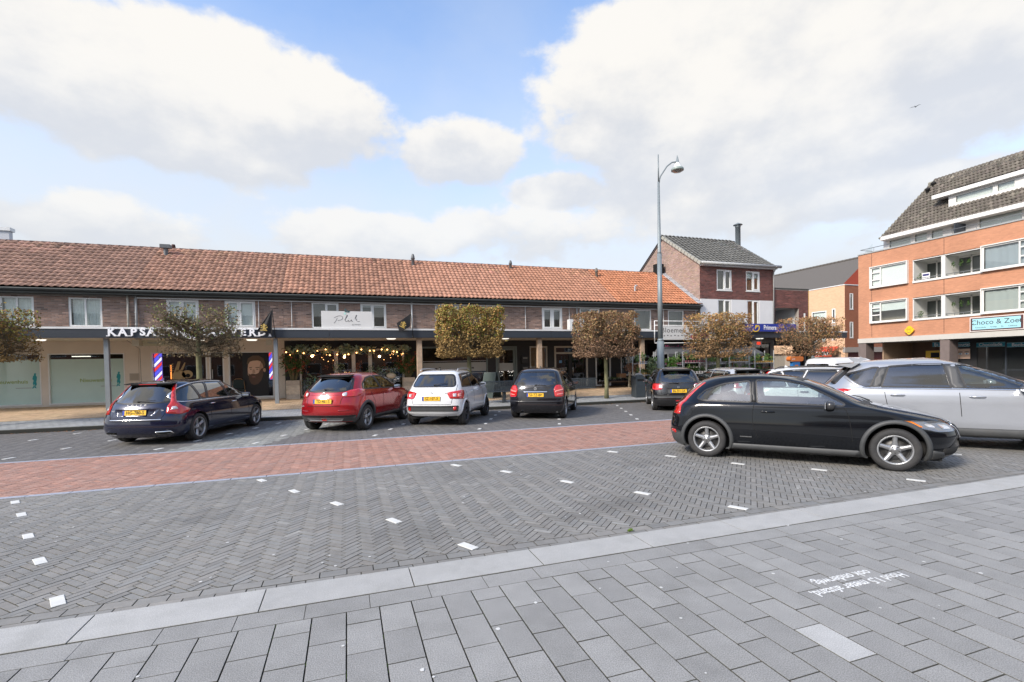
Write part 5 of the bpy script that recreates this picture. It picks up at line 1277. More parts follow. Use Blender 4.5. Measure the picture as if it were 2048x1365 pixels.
def building_mats():
    MT['wframe']=mat('white window paint',(.78,.79,.78),.4,var=.04,vscale=4,dirt=.12,dirtcol=(.5,.49,.45))
    MT['sill']=mat('pale grey sill',(.60,.60,.58),.6,var=.06,vscale=5,dirt=.2,dirtcol=(.3,.3,.28))
    MT['winglass']=glassmat('window glass',(.93,.96,.95),1.5,boost=1.4)
    MT['shopglass']=glassmat('shop glass',(.88,.90,.90),1.5,boost=1.3)
    MT['net']=mat('net curtain',(.82,.84,.82),.9,var=.1,vscale=6)
    MT['blind']=mat('pale blind',(.78,.79,.78),.8)
    MT['drape']=mat('grey drape',(.38,.40,.42),.9)
    MT['room']=mat('dim room',(.30,.25,.20),.9)
    MT['mortar']=mat('grey mortar',(.33,.30,.27),.95,var=.1,vscale=6)
    MT['brown']=randmat('brown facade brick',(.29,.195,.158),.85,0.,bump=.4,bscale=120,var=.12,vscale=2.5)
    MT['beige']=mat('beige render',(.74,.67,.58),.85,var=.05,vscale=1.5,dirt=.12,dirtcol=(.33,.28,.22))
    MT['fascia']=mat('slate grey fascia',(.032,.040,.053),.5,var=.06,vscale=1.2)
    MT['white']=mat('white print',(.8,.8,.8),.5)
    MT['trim']=mat('white metal trim',(.72,.73,.73),.45,var=.04,vscale=3,dirt=.15,dirtcol=(.4,.4,.38))
    MT['gutter']=mat('zinc gutter',(.075,.083,.080),.5,.2,var=.15,vscale=2,dirt=.2,dirtcol=(.12,.14,.12))
    MT['pipe']=mat('grey drainpipe',(.42,.43,.43),.5,var=.08,vscale=3)
    MT['blackwall']=mat('black painted boarding',(.022,.022,.024),.6,var=.1,vscale=3)
    MT['greyframe']=mat('grey green frame paint',(.17,.21,.21),.5)
    MT['wood']=mat('weathered post wood',(.46,.34,.24),.85,var=.18,vscale=6,bump=.4,bscale=25,dirt=.4,dirtcol=(.22,.21,.19))
    MT['crate']=mat('grey scaffold board',(.55,.48,.39),.85,attr=True,var=.2,vscale=9,bump=.4,bscale=30,dirt=.3,dirtcol=(.22,.19,.15))
    MT['green']=mat('leaf green',(.055,.11,.03),.7,attr=True,spec=.3)
    MT['lead']=mat('lead flashing',(.40,.41,.43),.6,var=.15,vscale=8)
    MT['chimney']=mat('grey flue metal',(.13,.14,.15),.5,.3,var=.1)
    MT['dark']=mat('dark recess',(.012,.012,.012),.9)
WR=[]
UX=[-19.24,-13.67,-8.10,-2.60,2.97,8.50,14.10,19.66]
WY=23.6
def twall(seed): 
    def f(s,v,r):
        k=1+r.gauss(0,.17);h=r.gauss(0,.035)
        if r.random()<.06: k*=.6
        if r.random()<.04: k*=1.5
        return (k*(1+h),k,k*(1-h),1)
    return f
def make_row():
    tcol=[(.27,.163,.122),(.285,.167,.124),(.33,.182,.128),(.38,.20,.135),(.47,.245,.165),(.47,.235,.15),(.52,.22,.115)]
    labs=['brown tiled end house of the shop terrace, outside the left edge','terrace house with brown roof and two net-curtained windows above the pale green shop glass','terrace house above the barber shop with two white windows behind the bare tree','terrace house above the flower-decked shop, behind the white Pluk board','terrace house with salmon roof above the dark shop behind the yellow leaved tree','terrace house with speckled orange roof, white double window and air conditioner','bright orange roofed terrace house above the florist, right end of the row']
    zg=4.90;ex0=23.22;rz=math.atan2(7.42-4.97,26.8-23.2);slope=math.hypot(7.42-4.97,26.8-23.2)
    W=[[(-18.0,1.05,'n'),(-15.9,1.05,'n')],[(-12.36,1.03,'n'),(-10.26,1.08,'n')],[(-7.0,1.16,'b'),(-4.88,1.17,'b')],[(-1.43,1.14,'l'),(.66,1.16,'r')],[(4.14,1.17,'l'),(6.36,1.18,'r')],[(9.75,1.17,'s'),(11.96,1.20,'l')],[(15.35,1.12,'o'),(17.60,1.09,'o')]]
    houses=[]
    for i in range(7):
        x0,x1=UX[i],UX[i+1];rng=random.Random(40+i)
        h=empty('terrace_house',((x0+x1)/2,WY,0.35),0,labs[i],'house','houses of the shop terrace')
        WR.append(h);off=Vector((0,0,0))
        P=h
        # children are built in world coordinates and hung under the house with an offset holder-free trick
        houses.append(P);Mx=Matrix.Translation(off)
        MW=Mx@S_(0,WY,0)
        WM=[]
        zw0,zw1=3.50,4.66
        holes=[(a,a+w,zw0,zw1) for a,w,k in W[i]]
        wl=wall('wall',MW,(x0+.003,x1-.003,3.22,4.78),holes,MT['mortar'],h)
        bricks(MW,3.27,4.75,lambda v:(x0+.004,x1-.004),holes,MT['brown'],wl,rng,tf=twall(i))
        for a,w,k in W[i]:
            M=MW@Matrix.Translation((a,zw0,0));H=zw1-zw0
            if k=='n': win(h,M,w,H,(.5,),curtain='net',sill=True,fw=.07)
            elif k=='b': win(h,M,w,H,(.47,),sash={0,1},blind=.85 if a<-6 else 1.,rail={0:[.28]} if a<-6 else None,fw=.06,sw=.05)
            elif k=='l': win(h,M,w,H,(.52,),sash={(1,1),1},rail={1:[.62]},fw=.06,curtain=None,blind=.0)
            elif k=='r': win(h,M,w,H,(.46,),sash={1,(0,1)},rail={0:[.62]},fw=.06,blind=.1)
            elif k=='s': win(h,M,w,H,(.5,),sash={0,1},fw=.07,sw=.07,blind=.12)
            else: win(h,M,w,H,(),fw=.07,blind=.0,curtain=None,cm=MT['net'])
        # back part of the shell, closes the loft
        b=MB();b.box(x0+.003,x1-.003,WY+.8,30.3,.3,4.8,Mx);
        V=[(x,y,z) for x in (x0+.002,x1-.002) for y,z in ((23.3,4.80),(30.3,4.80),(26.8,7.33))];b.add([Mx@Vector(v) for v in V],[(0,1,2),(3,5,4),(0,2,5,3),(1,4,5,2),(0,3,4,1)]);b.build('roof_deck',MT['dark'],h)
        tm=randmat('roof tile '+str(i),tcol[i],.75,.21 if i<4 else .14,bump=.3,bscale=60,var=.2 if i<4 else .12,vscale=4)
        MR=Mx@(Matrix.Translation((0,ex0-.04,4.955))@Matrix.Rotation(rz,4,'X'))
        rf=empty('roof',(0,0,0));rf.parent=h
        def tt(a,b,r,i=i):
            k=1+r.gauss(0,.16)
            if r.random()<(.10 if i<4 else .05): k*=.55
            return (k,k*(1+r.gauss(0,.03)),k,1)
        tiles_w(MR,(x0,x1),slope,tm,rf,rng,off,tt)
        rm=mat('ridge tile '+str(i),tuple(c*.8 for c in tcol[i]),.8,var=.25,vscale=5)
        b=MB();x=x0
        while x<x1-.1:
            e=min(x+.40,x1);pts=[]
            for k in range(7):
                t=PI*k/6;pts.append((26.8+.13*math.cos(t),7.36+.11*math.sin(t)))
            V=[(x-.02,y,z+.012) for y,z in pts]+[(e,y,z) for y,z in pts];b.add([Mx@Vector(v) for v in V],[(k,k+1,k+8,k+7) for k in range(6)]+[tuple(range(7))]);x+=.40
        b.build('ridge_tiles',rm,rf,True)
        # gutter, fascia rail
        b=MB();n=8;V=[];F=[]
        for x in (x0,x1):
            for k in range(n+1):
                t=PI+PI*k/n;V.append((x,23.17+.085*math.cos(t),4.93+.10*math.sin(t)))
            for k in range(n+1):
                t=2*PI-PI*k/n;V.append((x,23.17+.072*math.cos(t),4.93+.087*math.sin(t)))
        m_=2*(n+1)
        b.add([Mx@Vector(v) for v in V],[(k,(k+1)%m_,(k+1)%m_+m_,k+m_) for k in range(m_)]);b.build('gutter',MT['gutter'],h,True)
        b=MB();b.box(x0,x1,23.25,WY+.1,4.76,4.80,Mx).box(x0,x1,23.27,23.30,4.78,4.90,Mx);b.build('eaves_board',MT['gutter'],h)
        if i>=2:
            b=MB();b.box(x0+(.05 if i==2 else 0),x1,23.50,23.56,4.655,4.695,Mx);b.build('light_rail',MT['trim'],h)
        if i==1:
            pass
    # downpipes (hung on the houses they drain)
    def pipe(h,x,z0,z1,r=.035,m=None,y=23.52):
        o=Vector((0,0,0));b=MB();b.tube([(x-o.x,y-o.y,z1-o.z),(x-o.x,y-o.y,z0-o.z)],r,8);
        for z in (z0+.3,(z0+z1)/2,z1-.25): b.tube([(x-o.x,y-o.y,z-.02-o.z),(x-o.x,y-o.y,z+.02-o.z)],r*1.2,8)
        b.build('downpipe',m or MT['pipe'],h,True)
    pipe(houses[1],-8.30,3.3,4.85,.04,mat('bleached downpipe',(.50,.48,.42),.6));pipe(houses[2],-8.02,3.3,4.85,.045);pipe(houses[4],3.0,3.3,4.85,.04,MT['trim']);pipe(houses[5],11.30+.45,3.3,4.85,.035)
    for h,x in ((2,-3.57),(3,-2.26),(5,8.80),(5,11.3),(6,17.25),(6,19.5)): pipe(houses[h],x,3.3,4.66,.016,MT['trim'],23.53)
    # things on the roof
    def flue(px,py,hgt,r,m,lab,cap=True,base=True):
        # stands on the slope seen at px,py
        d=ray(px,py);k=(7.42-4.97)/(26.8-23.2);t=(4.97-1.7+k*(0-23.2))/(d.z-k*d.y);p=Vector(CAM)+d*t
        e=empty('roof_vent',p,0,lab,'roof vent','vents on the terrace roofs');b=MB();b.lathe([(r,-.15),(r,hgt*.55),(r*1.35,hgt*.58),(r*1.1,hgt*.72),(r*1.1,hgt*.8),(r*.6,hgt)] if cap else [(r,-.1),(r,hgt)],12);b.build('pipe',m,e,True)
        if base: MB().box(-.28,.28,-.02,.02,-.16,.22,Matrix.Rotation(rz-PI/2,4,'X')).build('flashing',MT['lead'],e)
        return e
    e=flue(332,512,.42,.09,MT['chimney'],'stubby dark roof vent with pale flashing, above the barber shop window',False);b=MB();b.box(-.2,.2,-.14,.14,.34,.50);b.build('cowl',MT['chimney'],e)
    e=empty('roof_vent',at(347,500,Y=27.2),0,'small dark red clay vent behind the ridge beside the stubby vent','roof vent','vents on the terrace roofs');MB().lathe([(.09,-.2),(.075,.1),(.10,.12),(.07,.25)],10).build('pipe',mat('dark clay',(.10,.05,.045),.8),e,True)
    flue(826,532,.62,.085,MT['chimney'],'grey pointed roof vent above the black flag and salmon tiles')
    flue(1021,539,.50,.08,MT['chimney'],'grey pointed roof vent near the middle of the ridge, right of the yellow tree')
    flue(1193,555,.55,.08,mat('rusty flue',(.16,.15,.13),.6,.2,dirt=.5,dirtcol=(.2,.09,.04)),'rust streaked pointed roof vent above the brown-leaved tree')
    e=flue(1270,584,.32,.05,MT['lead'],'small bent white roof vent low on the bright orange tiles',False);b=MB();b.tube([(0,0,.3),(.05,0,.36),(.14,0,.36)],.05,8);b.build('bend',MT['lead'],e,True)
    return houses
def tiles_w(MR,xr,slope,m,parent,rng,off,tf):
    tiles2(MR,xr[0],xr[1],slope,m,parent,rng,off,tf)
def tiles2(M,a,b,slope,m,parent,rng,off,tf,nparts=300):
    me=tile_mesh('roof_tile',m);L=[];pw=(b-a)/25.;nr=14;pl=slope/nr
    for r in range(nr):
        for k in range(25): L.append((a+k*pw,r*pl))
    L.sort(key=lambda t:((M@Vector((t[0],t[1],0))-off)-Vector(CAM)).length);q=M.to_quaternion();mb=MB();cv=[v.co.copy() for v in me.vertices];cf=[tuple(p.vertices) for p in me.polygons]
    for i,(u,v) in enumerate(L):
        pos=Vector((u+rng.gauss(0,.004),v+rng.gauss(0,.006),rng.uniform(0,.005)))
        if i<nparts:
            o=put(me,'roof_tile',parent);o.rotation_mode='QUATERNION';o.rotation_quaternion=q;o.location=M@pos
        else: mb.cur=tf(u,v,rng);mb.add([M@(c+pos) for c in cv],cf)
    o=mb.build('roof_tile_field',m,parent,True,tint=True);o['kind']='stuff'
# ---------------------------------------------------------------- shop fronts under the canopy
def blob(mb,c,r,n,rng,leaf=.05,flat=1.,dirn=None):
    """leafy clump of small faces"""
    for _ in range(n):
        a=rng.uniform(0,2*PI);z=rng.uniform(-1,1);q=math.sqrt(1-z*z);d=Vector((q*math.cos(a),q*math.sin(a),z))*(rng.random()**.4)
        p=Vector(c)+Vector((d.x*r[0],d.y*r[1],d.z*r[2]));u=Vector((rng.gauss(0,1),rng.gauss(0,1),rng.gauss(0,.7))).normalized()*leaf*rng.uniform(.6,1.3);v=u.cross(Vector((rng.gauss(0,1),rng.gauss(0,1),rng.gauss(0,1)))).normalized()*leaf*.45
        k=rng.uniform(.6,1.5);mb.cur=(k*rng.uniform(.85,1.2),k,k*rng.uniform(.7,1.1),1);mb.add([p-u,p+v*.9,p+u,p-v*.9],[(0,1,2,3)])
def stalks(mb,base,h,n,rng,spread=.3,r=.004,lean=.25):
    tips=[]
    for _ in range(n):
        a=rng.uniform(0,2*PI);s=spread*rng.random();p=Vector(base)+Vector((math.cos(a)*.05,math.sin(a)*.05,0));t=p+Vector((math.cos(a)*s,math.sin(a)*s,h*rng.uniform(.6,1.)));m=p.lerp(t,.5)+Vector((rng.gauss(0,.03),rng.gauss(0,.03),.03))
        mb.tube([p,m,t],[r*1.4,r,r*.5],4,False);tips.append(t)
    return tips
def make_shops(H):
    zb=.40;rng=random.Random(9)
    bei=MT['beige']
    # ---- pale green glazed shop (houses 0,1) and barber (2): beige render
    def facade(h,x0,x1,holes,m,z1=2.99,name='shop_wall'):
        return wall(name,S_(0,WY,0),(x0,x1,.30,z1),holes,m,h,.2)
    h=H[1];holes=[(-13.6,-11.19,.46,2.45),(-10.97,-8.50,.46,2.45)]
    facade(h,UX[1]+.003,-8.03,holes,bei);h0=H[0];holes0=[(-18.9,-16.5,.46,2.45),(-16.2,-13.9,.46,2.45)];facade(h0,UX[0],UX[1],holes0,bei)
    frost=mat('pale green frosted glass',(.54,.72,.67),.12,var=.05,vscale=1.,spec=.6,coat=.6)
    for hh,hs in ((h,holes),(h0,holes0)):
        for (a,b,c,d) in hs:
            M=S_(a,WY,c);w=b-a;ht=d-c;f=MB();f.box(0,w,0,.05,-.12,.02,M).box(0,w,ht-.04,ht,-.12,.01,M).box(0,.04,.05,ht-.04,-.12,.01,M).box(w-.04,w,.05,ht-.04,-.12,.01,M);o=f.build('shop_window',MT['wframe'],hh)
            MB().box(.04,w-.04,.05,ht-.22,-.075,-.065,M).build('frosted_pane',frost,o);MB().box(.04,w-.04,ht-.22,ht-.04,-.075,-.065,M).build('pane',MT['winglass'],o);MB().box(.0,w,ht-.25,ht,-.5,-.45,M).build('room',MT['dark'],o)
            MB().box(w*.28,w*.52,ht-.13,ht-.10,-.2,-.14,M).build('ceiling_light',mat('lit tube',(1,1,1),.5,emit=(1,.93,.8),estr=1.2),o)
            gt=mat('olive green lettering',(.30,.42,.14),.6);text('lettering','Nieuwenhuis',.20,gt,o,M@Matrix.Translation((w*.60,ht*.46,-.062)),depth=.001,off=.003)
            text('lettering','fysiotherapie' if False else 'Nieuwenhuis',.0001,gt,o,M,depth=.0001) if False else None
            tl=mat('teal print',(.02,.30,.34),.6);q=MB();P=[(0,.0),(.06,.12),(.03,.22),(.06,.36),(.02,.42),(.05,.56),(.085,.60),(.08,.66),(.12,.70),(.16,.66),(.14,.60),(.18,.52),(.17,.38),(.15,.30),(.17,.18),(.12,.08),(.16,-.0),(.08,.02),(.11,.14),(.08,.2),(.09,.08),(.04,-.01)]
            q.prism([(w*.865+x*.9,ht*.33+y*.85) for x,y in P],-.064,-.060);u=MB();u.add([M@Vector(v) for v in q.v],q.f);u.build('figure_print',tl,o)
            MB().box(w*.66,w*.86,ht*.335,ht*.345,-.064,-.061,M).build('underline_print',mat('grey print',(.25,.3,.3),.6),o)
    b=MB();b.box(-8.34,-8.02,1.33,1.62,.0,.03,S_(0,WY,0));o=b.build('mailbox',mat('beige metal',(.46,.41,.34),.5),h);MB().box(-8.31,-8.05,1.36,1.59,.031,.036,S_(0,WY,0)).build('mailbox_flap',mat('tan metal',(.40,.35,.28),.45),o)
    # ---- barber
    h=H[2];holes=[(-7.60,-5.60,.46,2.46),(-5.52,-4.97,.42,2.46),(-4.80,-3.05,.46,2.46)];facade(h,-8.02,-2.60,holes,bei)
    for k,(a,b_,c,d) in enumerate(holes):
        M=S_(a,WY,c);w=b_-a;ht=d-c;f=MB();f.box(0,w,0,.06,-.12,.015,M).box(0,w,ht-.04,ht,-.12,.01,M).box(0,.05,.06,ht-.04,-.12,.01,M).box(w-.05,w,.06,ht-.04,-.12,.01,M);o=f.build('shop_door' if k==1 else 'shop_window',MT['wframe'],h)
        MB().box(.05,w-.05,.06,ht-.04,-.075,-.067,M).build('pane',MT['shopglass'],o)
        if k==1: MB().box(.10,.13,.9,1.3,.01,.04,M).build('handle',MT['pipe'],o)
    shopfloor(h,-7.9,-2.8,WY+.12,WY+4.2,.42,2.7,back=mat('shop back wall',(.10,.05,.035),.8))
    brow=mat('dark shelf wood',(.09,.05,.03),.7);b=MB()
    for x in (-5.35,-6.4,-4.2):
        for z in (1.2,1.55,1.9): b.box(x-.35,x+.35,WY+3.4,WY+3.6,z,z+.03)
    b.build('shelf',brow,h)
    # gold print on the left window
    gold=mat('dull gold print',(.42,.30,.15),.55);M=S_(-7.60,WY-.0,.46);q=MB()
    el=lambda cx,cy,rx,ry,n=24:[(cx+rx*math.cos(2*PI*k/n),cy+ry*math.sin(2*PI*k/n)) for k in range(n)]
    def flat(P,z,mm,name,o,M=M,dz=.002):
        b=MB();b.prism(P,z,z+dz);u=MB();u.add([M@Vector(v) for v in b.v],b.f);return u.build(name,mm,o)
    wo=[c for c in h.children if c.name.startswith('shop_window')][0]
    for P in (el(.95,1.0,.24,.26),el(1.25,1.08,.20,.17),el(.92,.62,.42,.16),[(.78,1.2),(.92,1.62),(1.02,1.62),(.93,1.2)],[(1.0,1.25),(1.16,1.58),(1.2,1.56),(1.1,1.25)]): flat(P,-.066,gold,'gold_print',wo)
    for k in range(4): flat([(.62,1.18+k*.09),(.76,1.23+k*.09),(.76,1.27+k*.09),(.62,1.22+k*.09)],-.066,gold,'gold_print',wo)
    flat(el(1.27,1.02,.09,.08),-.063,MT['dark'],'gold_print_gap',wo)
    text('lettering','KAPSALON',.13,MT['dark'],wo,M@Matrix.Translation((.92,.63,-.062)),depth=.001,off=.002)
    # portrait poster: bearded man
    o=empty('portrait_poster',(0,0,0),0,'tall window poster of a bearded man in a black jacket inside the barber window','poster');WR.append(o)
    M=S_(-4.28,WY+.055,.55);F=lambda P,mm,n,z:flat(P,z,mm,n,o,M)
    F([(0,0),(1.0,0),(1.0,1.85),(0,1.85)],mat('poster black',(.012,.012,.013),.5),'backing',0.)
    sk=mat('poster skin',(.74,.50,.37),.6);sk2=mat('poster skin shade',(.50,.31,.22),.6);br=mat('poster beard',(.11,.065,.045),.7);hr=mat('poster hair',(.13,.085,.055),.7);jk=mat('poster jacket',(.018,.018,.02),.7)
    F([(.28,.72),(.20,.92),(.20,1.18),(.22,1.36),(.30,1.50),(.50,1.55),(.70,1.50),(.80,1.34),(.82,1.1),(.76,.85),(.62,.66),(.42,.62)],sk,'face',.004)
    F([(.60,.70),(.62,1.0),(.66,1.25),(.72,1.47),(.80,1.34),(.82,1.1),(.76,.85)],sk2,'cheek_shade',.006)
    F([(.22,.98),(.28,.92),(.38,.96),(.50,.93),(.62,.98),(.72,1.16),(.80,1.2),(.80,.9),(.72,.66),(.58,.50),(.44,.46),(.32,.52),(.24,.70)],br,'beard',.009)
    F([(.34,.80),(.38,.84),(.48,.84),(.50,.80),(.42,.785)],mat('poster lips',(.28,.13,.11),.6),'mouth',.012)
    F([(.16,1.38),(.22,1.62),(.40,1.74),(.64,1.74),(.82,1.62),(.90,1.36),(.84,1.18),(.80,1.3),(.76,1.45),(.62,1.53),(.42,1.52),(.26,1.47),(.21,1.36)],hr,'hair',.010)
    F(el(.86,1.10,.045,.09,12),sk2,'ear',.011)
    F([(.24,1.22),(.36,1.25),(.38,1.23),(.26,1.195)],hr,'eyebrow',.012);F([(.50,1.23),(.66,1.24),(.65,1.21),(.51,1.20)],hr,'eyebrow',.012)
    F(el(.32,1.15,.04,.016,10),hr,'eye',.012);F(el(.57,1.145,.045,.016,10),hr,'eye',.012)
    F([(.40,1.14),(.37,1.0),(.42,.965),(.50,.99),(.46,1.14)],sk2,'nose',.008)
    F([(0,0),(1.0,0),(1.0,.55),(.80,.66),(.72,.60),(.50,.44),(.30,.5),(.10,.36),(0,.22)],jk,'jacket',.006)
    # striped barber lamps
    em=lambda n,c,s:mat(n,c,.4,emit=c,estr=s)
    for x,wd,zl in ((-7.40,.26,'left'),(-3.16,.18,'right')):
        o=empty('barber_lamp',(x,WY+.14,1.25),0,'lit striped barber lamp at the '+zl+' end of the barber windows','lamp','striped barber lamps');b=MB();b.box(-wd/2,wd/2,0,.08,-.02,1.28);b.build('lamp_box',em('violet glow',(.12,.08,.55),.7),o)
        M=S_(0,0,0)
        for k in range(7):
            y0=-.02+k*.19;c=[em('red glow',(.9,.05,.03),.9),em('white glow',(.9,.88,1.),1.0),em('blue glow',(.12,.12,.85),.9)][k%3]
            P=clip_poly([(-wd/2,y0-.14),(wd/2,y0+.16),(wd/2,y0+.29),(-wd/2,y0-.01)],-wd/2,wd/2,0,1.26)
            if P: flat(P,.001,c,'stripe',o,M,.003)
        MB().box(-wd/2-.01,wd/2+.01,-.01,.09,1.26,1.50).build('lamp_cap',gold,o)
    o=bx('neon_tube',em('orange glow',(1.,.28,.05),1.6),None,-7.08,-7.04,WY+.5,WY+.53,1.35,1.95);tag(o,'short upright orange neon tube glowing inside the left barber window','lamp')
    # chair outside barber
    o=empty('cafe_chair',(-4.35,WY-.35,.395),.3,'dark rattan cafe chair in front of the barber window poster','chair');b=MB()
    rm=mat('rattan cane',(.40,.24,.12),.6);wv=mat('dark woven seat',(.02,.035,.035),.8);b.box(-.22,.22,-.21,.21,.42,.45);b.build('seat',wv,o);b=MB();b.box(-.2,.2,.19,.215,.50,.86);b.build('backrest',wv,o)
    b=MB();b.tube([(-.22,.22,0),(-.23,.22,.55),(-.2,.22,.82),(-.1,.22,.9),(.1,.22,.9),(.2,.22,.82),(.23,.22,.55),(.22,.22,0)],.014,6);b.build('frame',rm,o,True)
    for sx in (-.2,.2): b=MB();b.tube([(sx,-.2,0),(sx,-.2,.43)],.014,6);b.build('leg',rm,o,True)
    # ---- Pluk
    h=H[3];holes=[(-1.98,-.48,.44,2.55),(-.44,.28,.44,2.55),(.32,1.02,.44,2.55),(1.06,2.58,.44,2.55)];facade(h,-2.60,2.97,holes,MT['blackwall'])
    wf=mat('warm white shop frame',(.70,.66,.60),.6,var=.06,vscale=4)
    for a,b_,c,d in holes:
        M=S_(a,WY,c);w=b_-a;ht=d-c;f=MB();f.box(-.02,w+.02,0,.07,-.12,.03,M).box(-.02,w+.02,ht-.08,ht,-.12,.03,M).box(-.02,.06,.07,ht-.08,-.12,.03,M).box(w-.06,w+.02,.07,ht-.08,-.12,.03,M);o=f.build('shop_window',wf,h);MB().box(.06,w-.06,.07,ht-.08,-.075,-.067,M).build('pane',MT['shopglass'],o)
    shopfloor(h,-2.4,2.8,WY+.12,WY+4.,.42,2.75)
    gl=MB();tw=MB();fl=MB();rd=MB()
    D=empty('flower_display',(.3,WY-.4,.39),0,'grey green shrubs, dried flowers and pots on a turquoise stand before the shop window','flower display');WR.append(D)
    for k in range(17): blob(gl,(-1.7+k*.25+rng.uniform(-.1,.1),WY-rng.uniform(.2,.5),rng.uniform(.9,1.75)),(.24,.16,.26),60,rng,.05)
    gl.build('shrubs',mat('grey leaf green',(.20,.27,.18),.7,attr=True),D,tint=True);tq=mat('turquoise stand',(.08,.35,.32),.6);b=MB()
    for x in (-1.35,-.75,-.3,.9): b.box(x-.02,x+.02,WY-.5,WY-.46,.39,1.25)
    b.box(-1.35,-.75,WY-.55,WY-.25,1.0,1.03).box(-.3,.9,WY-.55,WY-.25,1.22,1.25);b.build('stand',tq,D)
    for k in range(22): blob(rd,(rng.uniform(-1.8,2.4),WY-rng.uniform(.1,.4),rng.uniform(1.3,2.35)),(.18,.12,.2),26,rng,.03)
    rd.build('dried_foliage',mat('dried flower red brown',(.42,.16,.09),.8,attr=True),D,tint=True)['kind']='stuff'
    b=MB()
    for x,z in ((-.2,1.35),(.35,1.3),(-1.3,1.0),(1.5,1.1)): b.lathe([(.06,0),(.085,.14),(.09,.14)],10,Matrix.Translation((x,WY-.4,z if abs(x)>1 else 1.26)))
    b.build('flower_pot',mat('terracotta',(.60,.22,.10),.8),D,True);bx('display_shelf',wf,h,-.45,1.0,WY+.3,WY+.6,1.24,1.28)
    b=MB();b.ball((1.95,WY-.35,1.28),(.22,.15,.14),12,8);b.build('hydrangea_head',mat('cream hydrangea',(.7,.62,.50),.9,bump=.6,bscale=40),D,True)
    # garland and bulbs
    o=empty('garland',(.2,WY-.25,2.5),0,'leafy garland with warm light bulbs along the top of the flower-decked shop window','garland');g=MB();s=MB()
    pts=[(-2.9+.28*k,0,.12*math.sin(k*1.7)+.05*math.cos(k*.6)) for k in range(21)];s.tube(pts,.012,5)
    for k in range(38): 
        x=rng.uniform(-2.7,2.5);blob(g,(x,rng.uniform(-.1,.1),rng.uniform(-.12,.14)),(.24,.12,.15),30,rng,.095)
    s.build('stem',mat('bark brown',(.12,.085,.06),.9),o);g.build('leaves',mat('grey green foliage',(.34,.42,.34),.7,attr=True),o,tint=True)
    for k in range(20):
        x=-2.75+.27*k+rng.uniform(-.08,.08);z=rng.uniform(-.24,.05);b=MB();b.ball((x,-.08,z),.030,8,6);b.build('light_bulb',mat('warm bulb',(1,.6,.25),.3,emit=(1.,.45,.15),estr=5.),o,True)
    for k in range(16):
        x,z=rng.choice([(-1.1,-.35),(-.8,-.5),(1.6,-.4),(1.9,-.3),(2.2,-.15)]);b=MB();b.ball((x+rng.uniform(-.25,.25),.45,z+rng.uniform(-.18,.18)),.016,6,4);b.build('light_bulb',MATS['warm bulb'],o,True)
    pl=mat('shop pendant bulb',(1,.7,.4),.3,emit=(1.,.62,.32),estr=16.)
    for x,y,z in ((-1.5,.5,2.25),(-1.0,1.0,2.1),(-.1,.8,2.2),(.7,1.0,2.15),(1.5,.6,2.2),(2.1,.9,2.1)):
        b=MB();b.ball((x,WY+y,z),.055,10,8);o_=b.build('pendant_bulb',pl,h,True);b=MB();b.tube([(x,WY+y,z+.05),(x,WY+y,2.75)],.004,4);b.build('cord',MT['black'],o_)
    # planters with shrubs of red twigs
    for x,lab in ((-2.22,'tall wooden planter with red berried branches left of the flower shop window'),(2.73,'tall wooden planter with red berried branches right of the flower shop window, by the post')):
        o=empty('planter',(x,WY-.55 if x<0 else WY-.42,.36),0,lab,'planter','planters by the flower shop');w=.27
        for k in range(4):
            b=MB();z=.01+k*.205
            for (x0,x1,y0,y1) in ((-w,w,-w,-w+.03),(-w,w,w-.03,w),(-w,-w+.03,-w+.031,w-.031),(w-.03,w,-w+.031,w-.031)): b.box(x0,x1,y0,y1,z,z+.195)
            b.cur=rtint(rng,.12,.02);b.t=[b.cur]*len(b.v);b.build('plank',MT['crate'],o,tint=True)
        b=MB();b.box(-w+.04,w-.04,-w+.04,w-.04,.70,.76);b.build('soil',mat('soil',(.04,.03,.02),.95),o)
        t=MB();g=MB();r=MB()
        for s_ in range(34):
            a=rng.uniform(0,6.3);q=rng.uniform(.1,.50);p0=Vector((math.cos(a)*.08,math.sin(a)*.08,.75));p1=p0+Vector((math.cos(a)*q*.4,math.sin(a)*q*.4,rng.uniform(.3,.7)));p2=p1+Vector((math.cos(a+.4)*q*.8,math.sin(a)*q*.6,rng.uniform(.2,.75)));t.tube([p0,p1,p2],[.008,.006,.003],4,False)
            for k in range(6): 
                c=p1.lerp(p2,rng.random());c2=c+Vector((rng.gauss(0,.1),rng.gauss(0,.1),rng.gauss(0,.06)));t.tube([c,c2],[.003,.002],3,False)
                if rng.random()<.6: blob(g,c2,(.10,.10,.09),14,rng,.045)
                elif rng.random()<.8: blob(r,c2,(.06,.06,.05),8,rng,.028)
        t.build('branches',mat('olive twig',(.24,.20,.10),.9),o);g.build('leaves',MT['green'],o,tint=True);r.build('berries',mat('berry red',(.60,.08,.06),.5,attr=True),o,tint=True)
    # ---- dark shop (4)
    h=H[4];holes=[(3.42,6.75,.78,2.63),(7.17,8.32,.42,2.63)];facade(h,2.97,8.50,holes,MT['blackwall'])
    gf=MT['greyframe']
    M=S_(3.42,WY,.78);f=MB();f.box(0,3.33,0,.07,-.1,.02,M).box(0,3.33,1.77,1.85,-.1,.02,M).box(0,.07,.07,1.77,-.1,.02,M).box(3.26,3.33,.07,1.77,-.1,.02,M);o=f.build('shop_window',gf,h);MB().box(.07,3.26,.07,1.77,-.06,-.052,M).build('pane',MT['shopglass'],o)
    fz=mat('frosted film',(.42,.43,.42),.35,spec=.4);MB().box(.07,3.26,.62,1.06,-.05,-.049,M).build('frosted_band',fz,o);MB().box(.07,3.26,.52,.545,-.05,-.048,M).box(.07,3.26,1.12,1.145,-.05,-.048,M).build('frosted_line',fz,o)
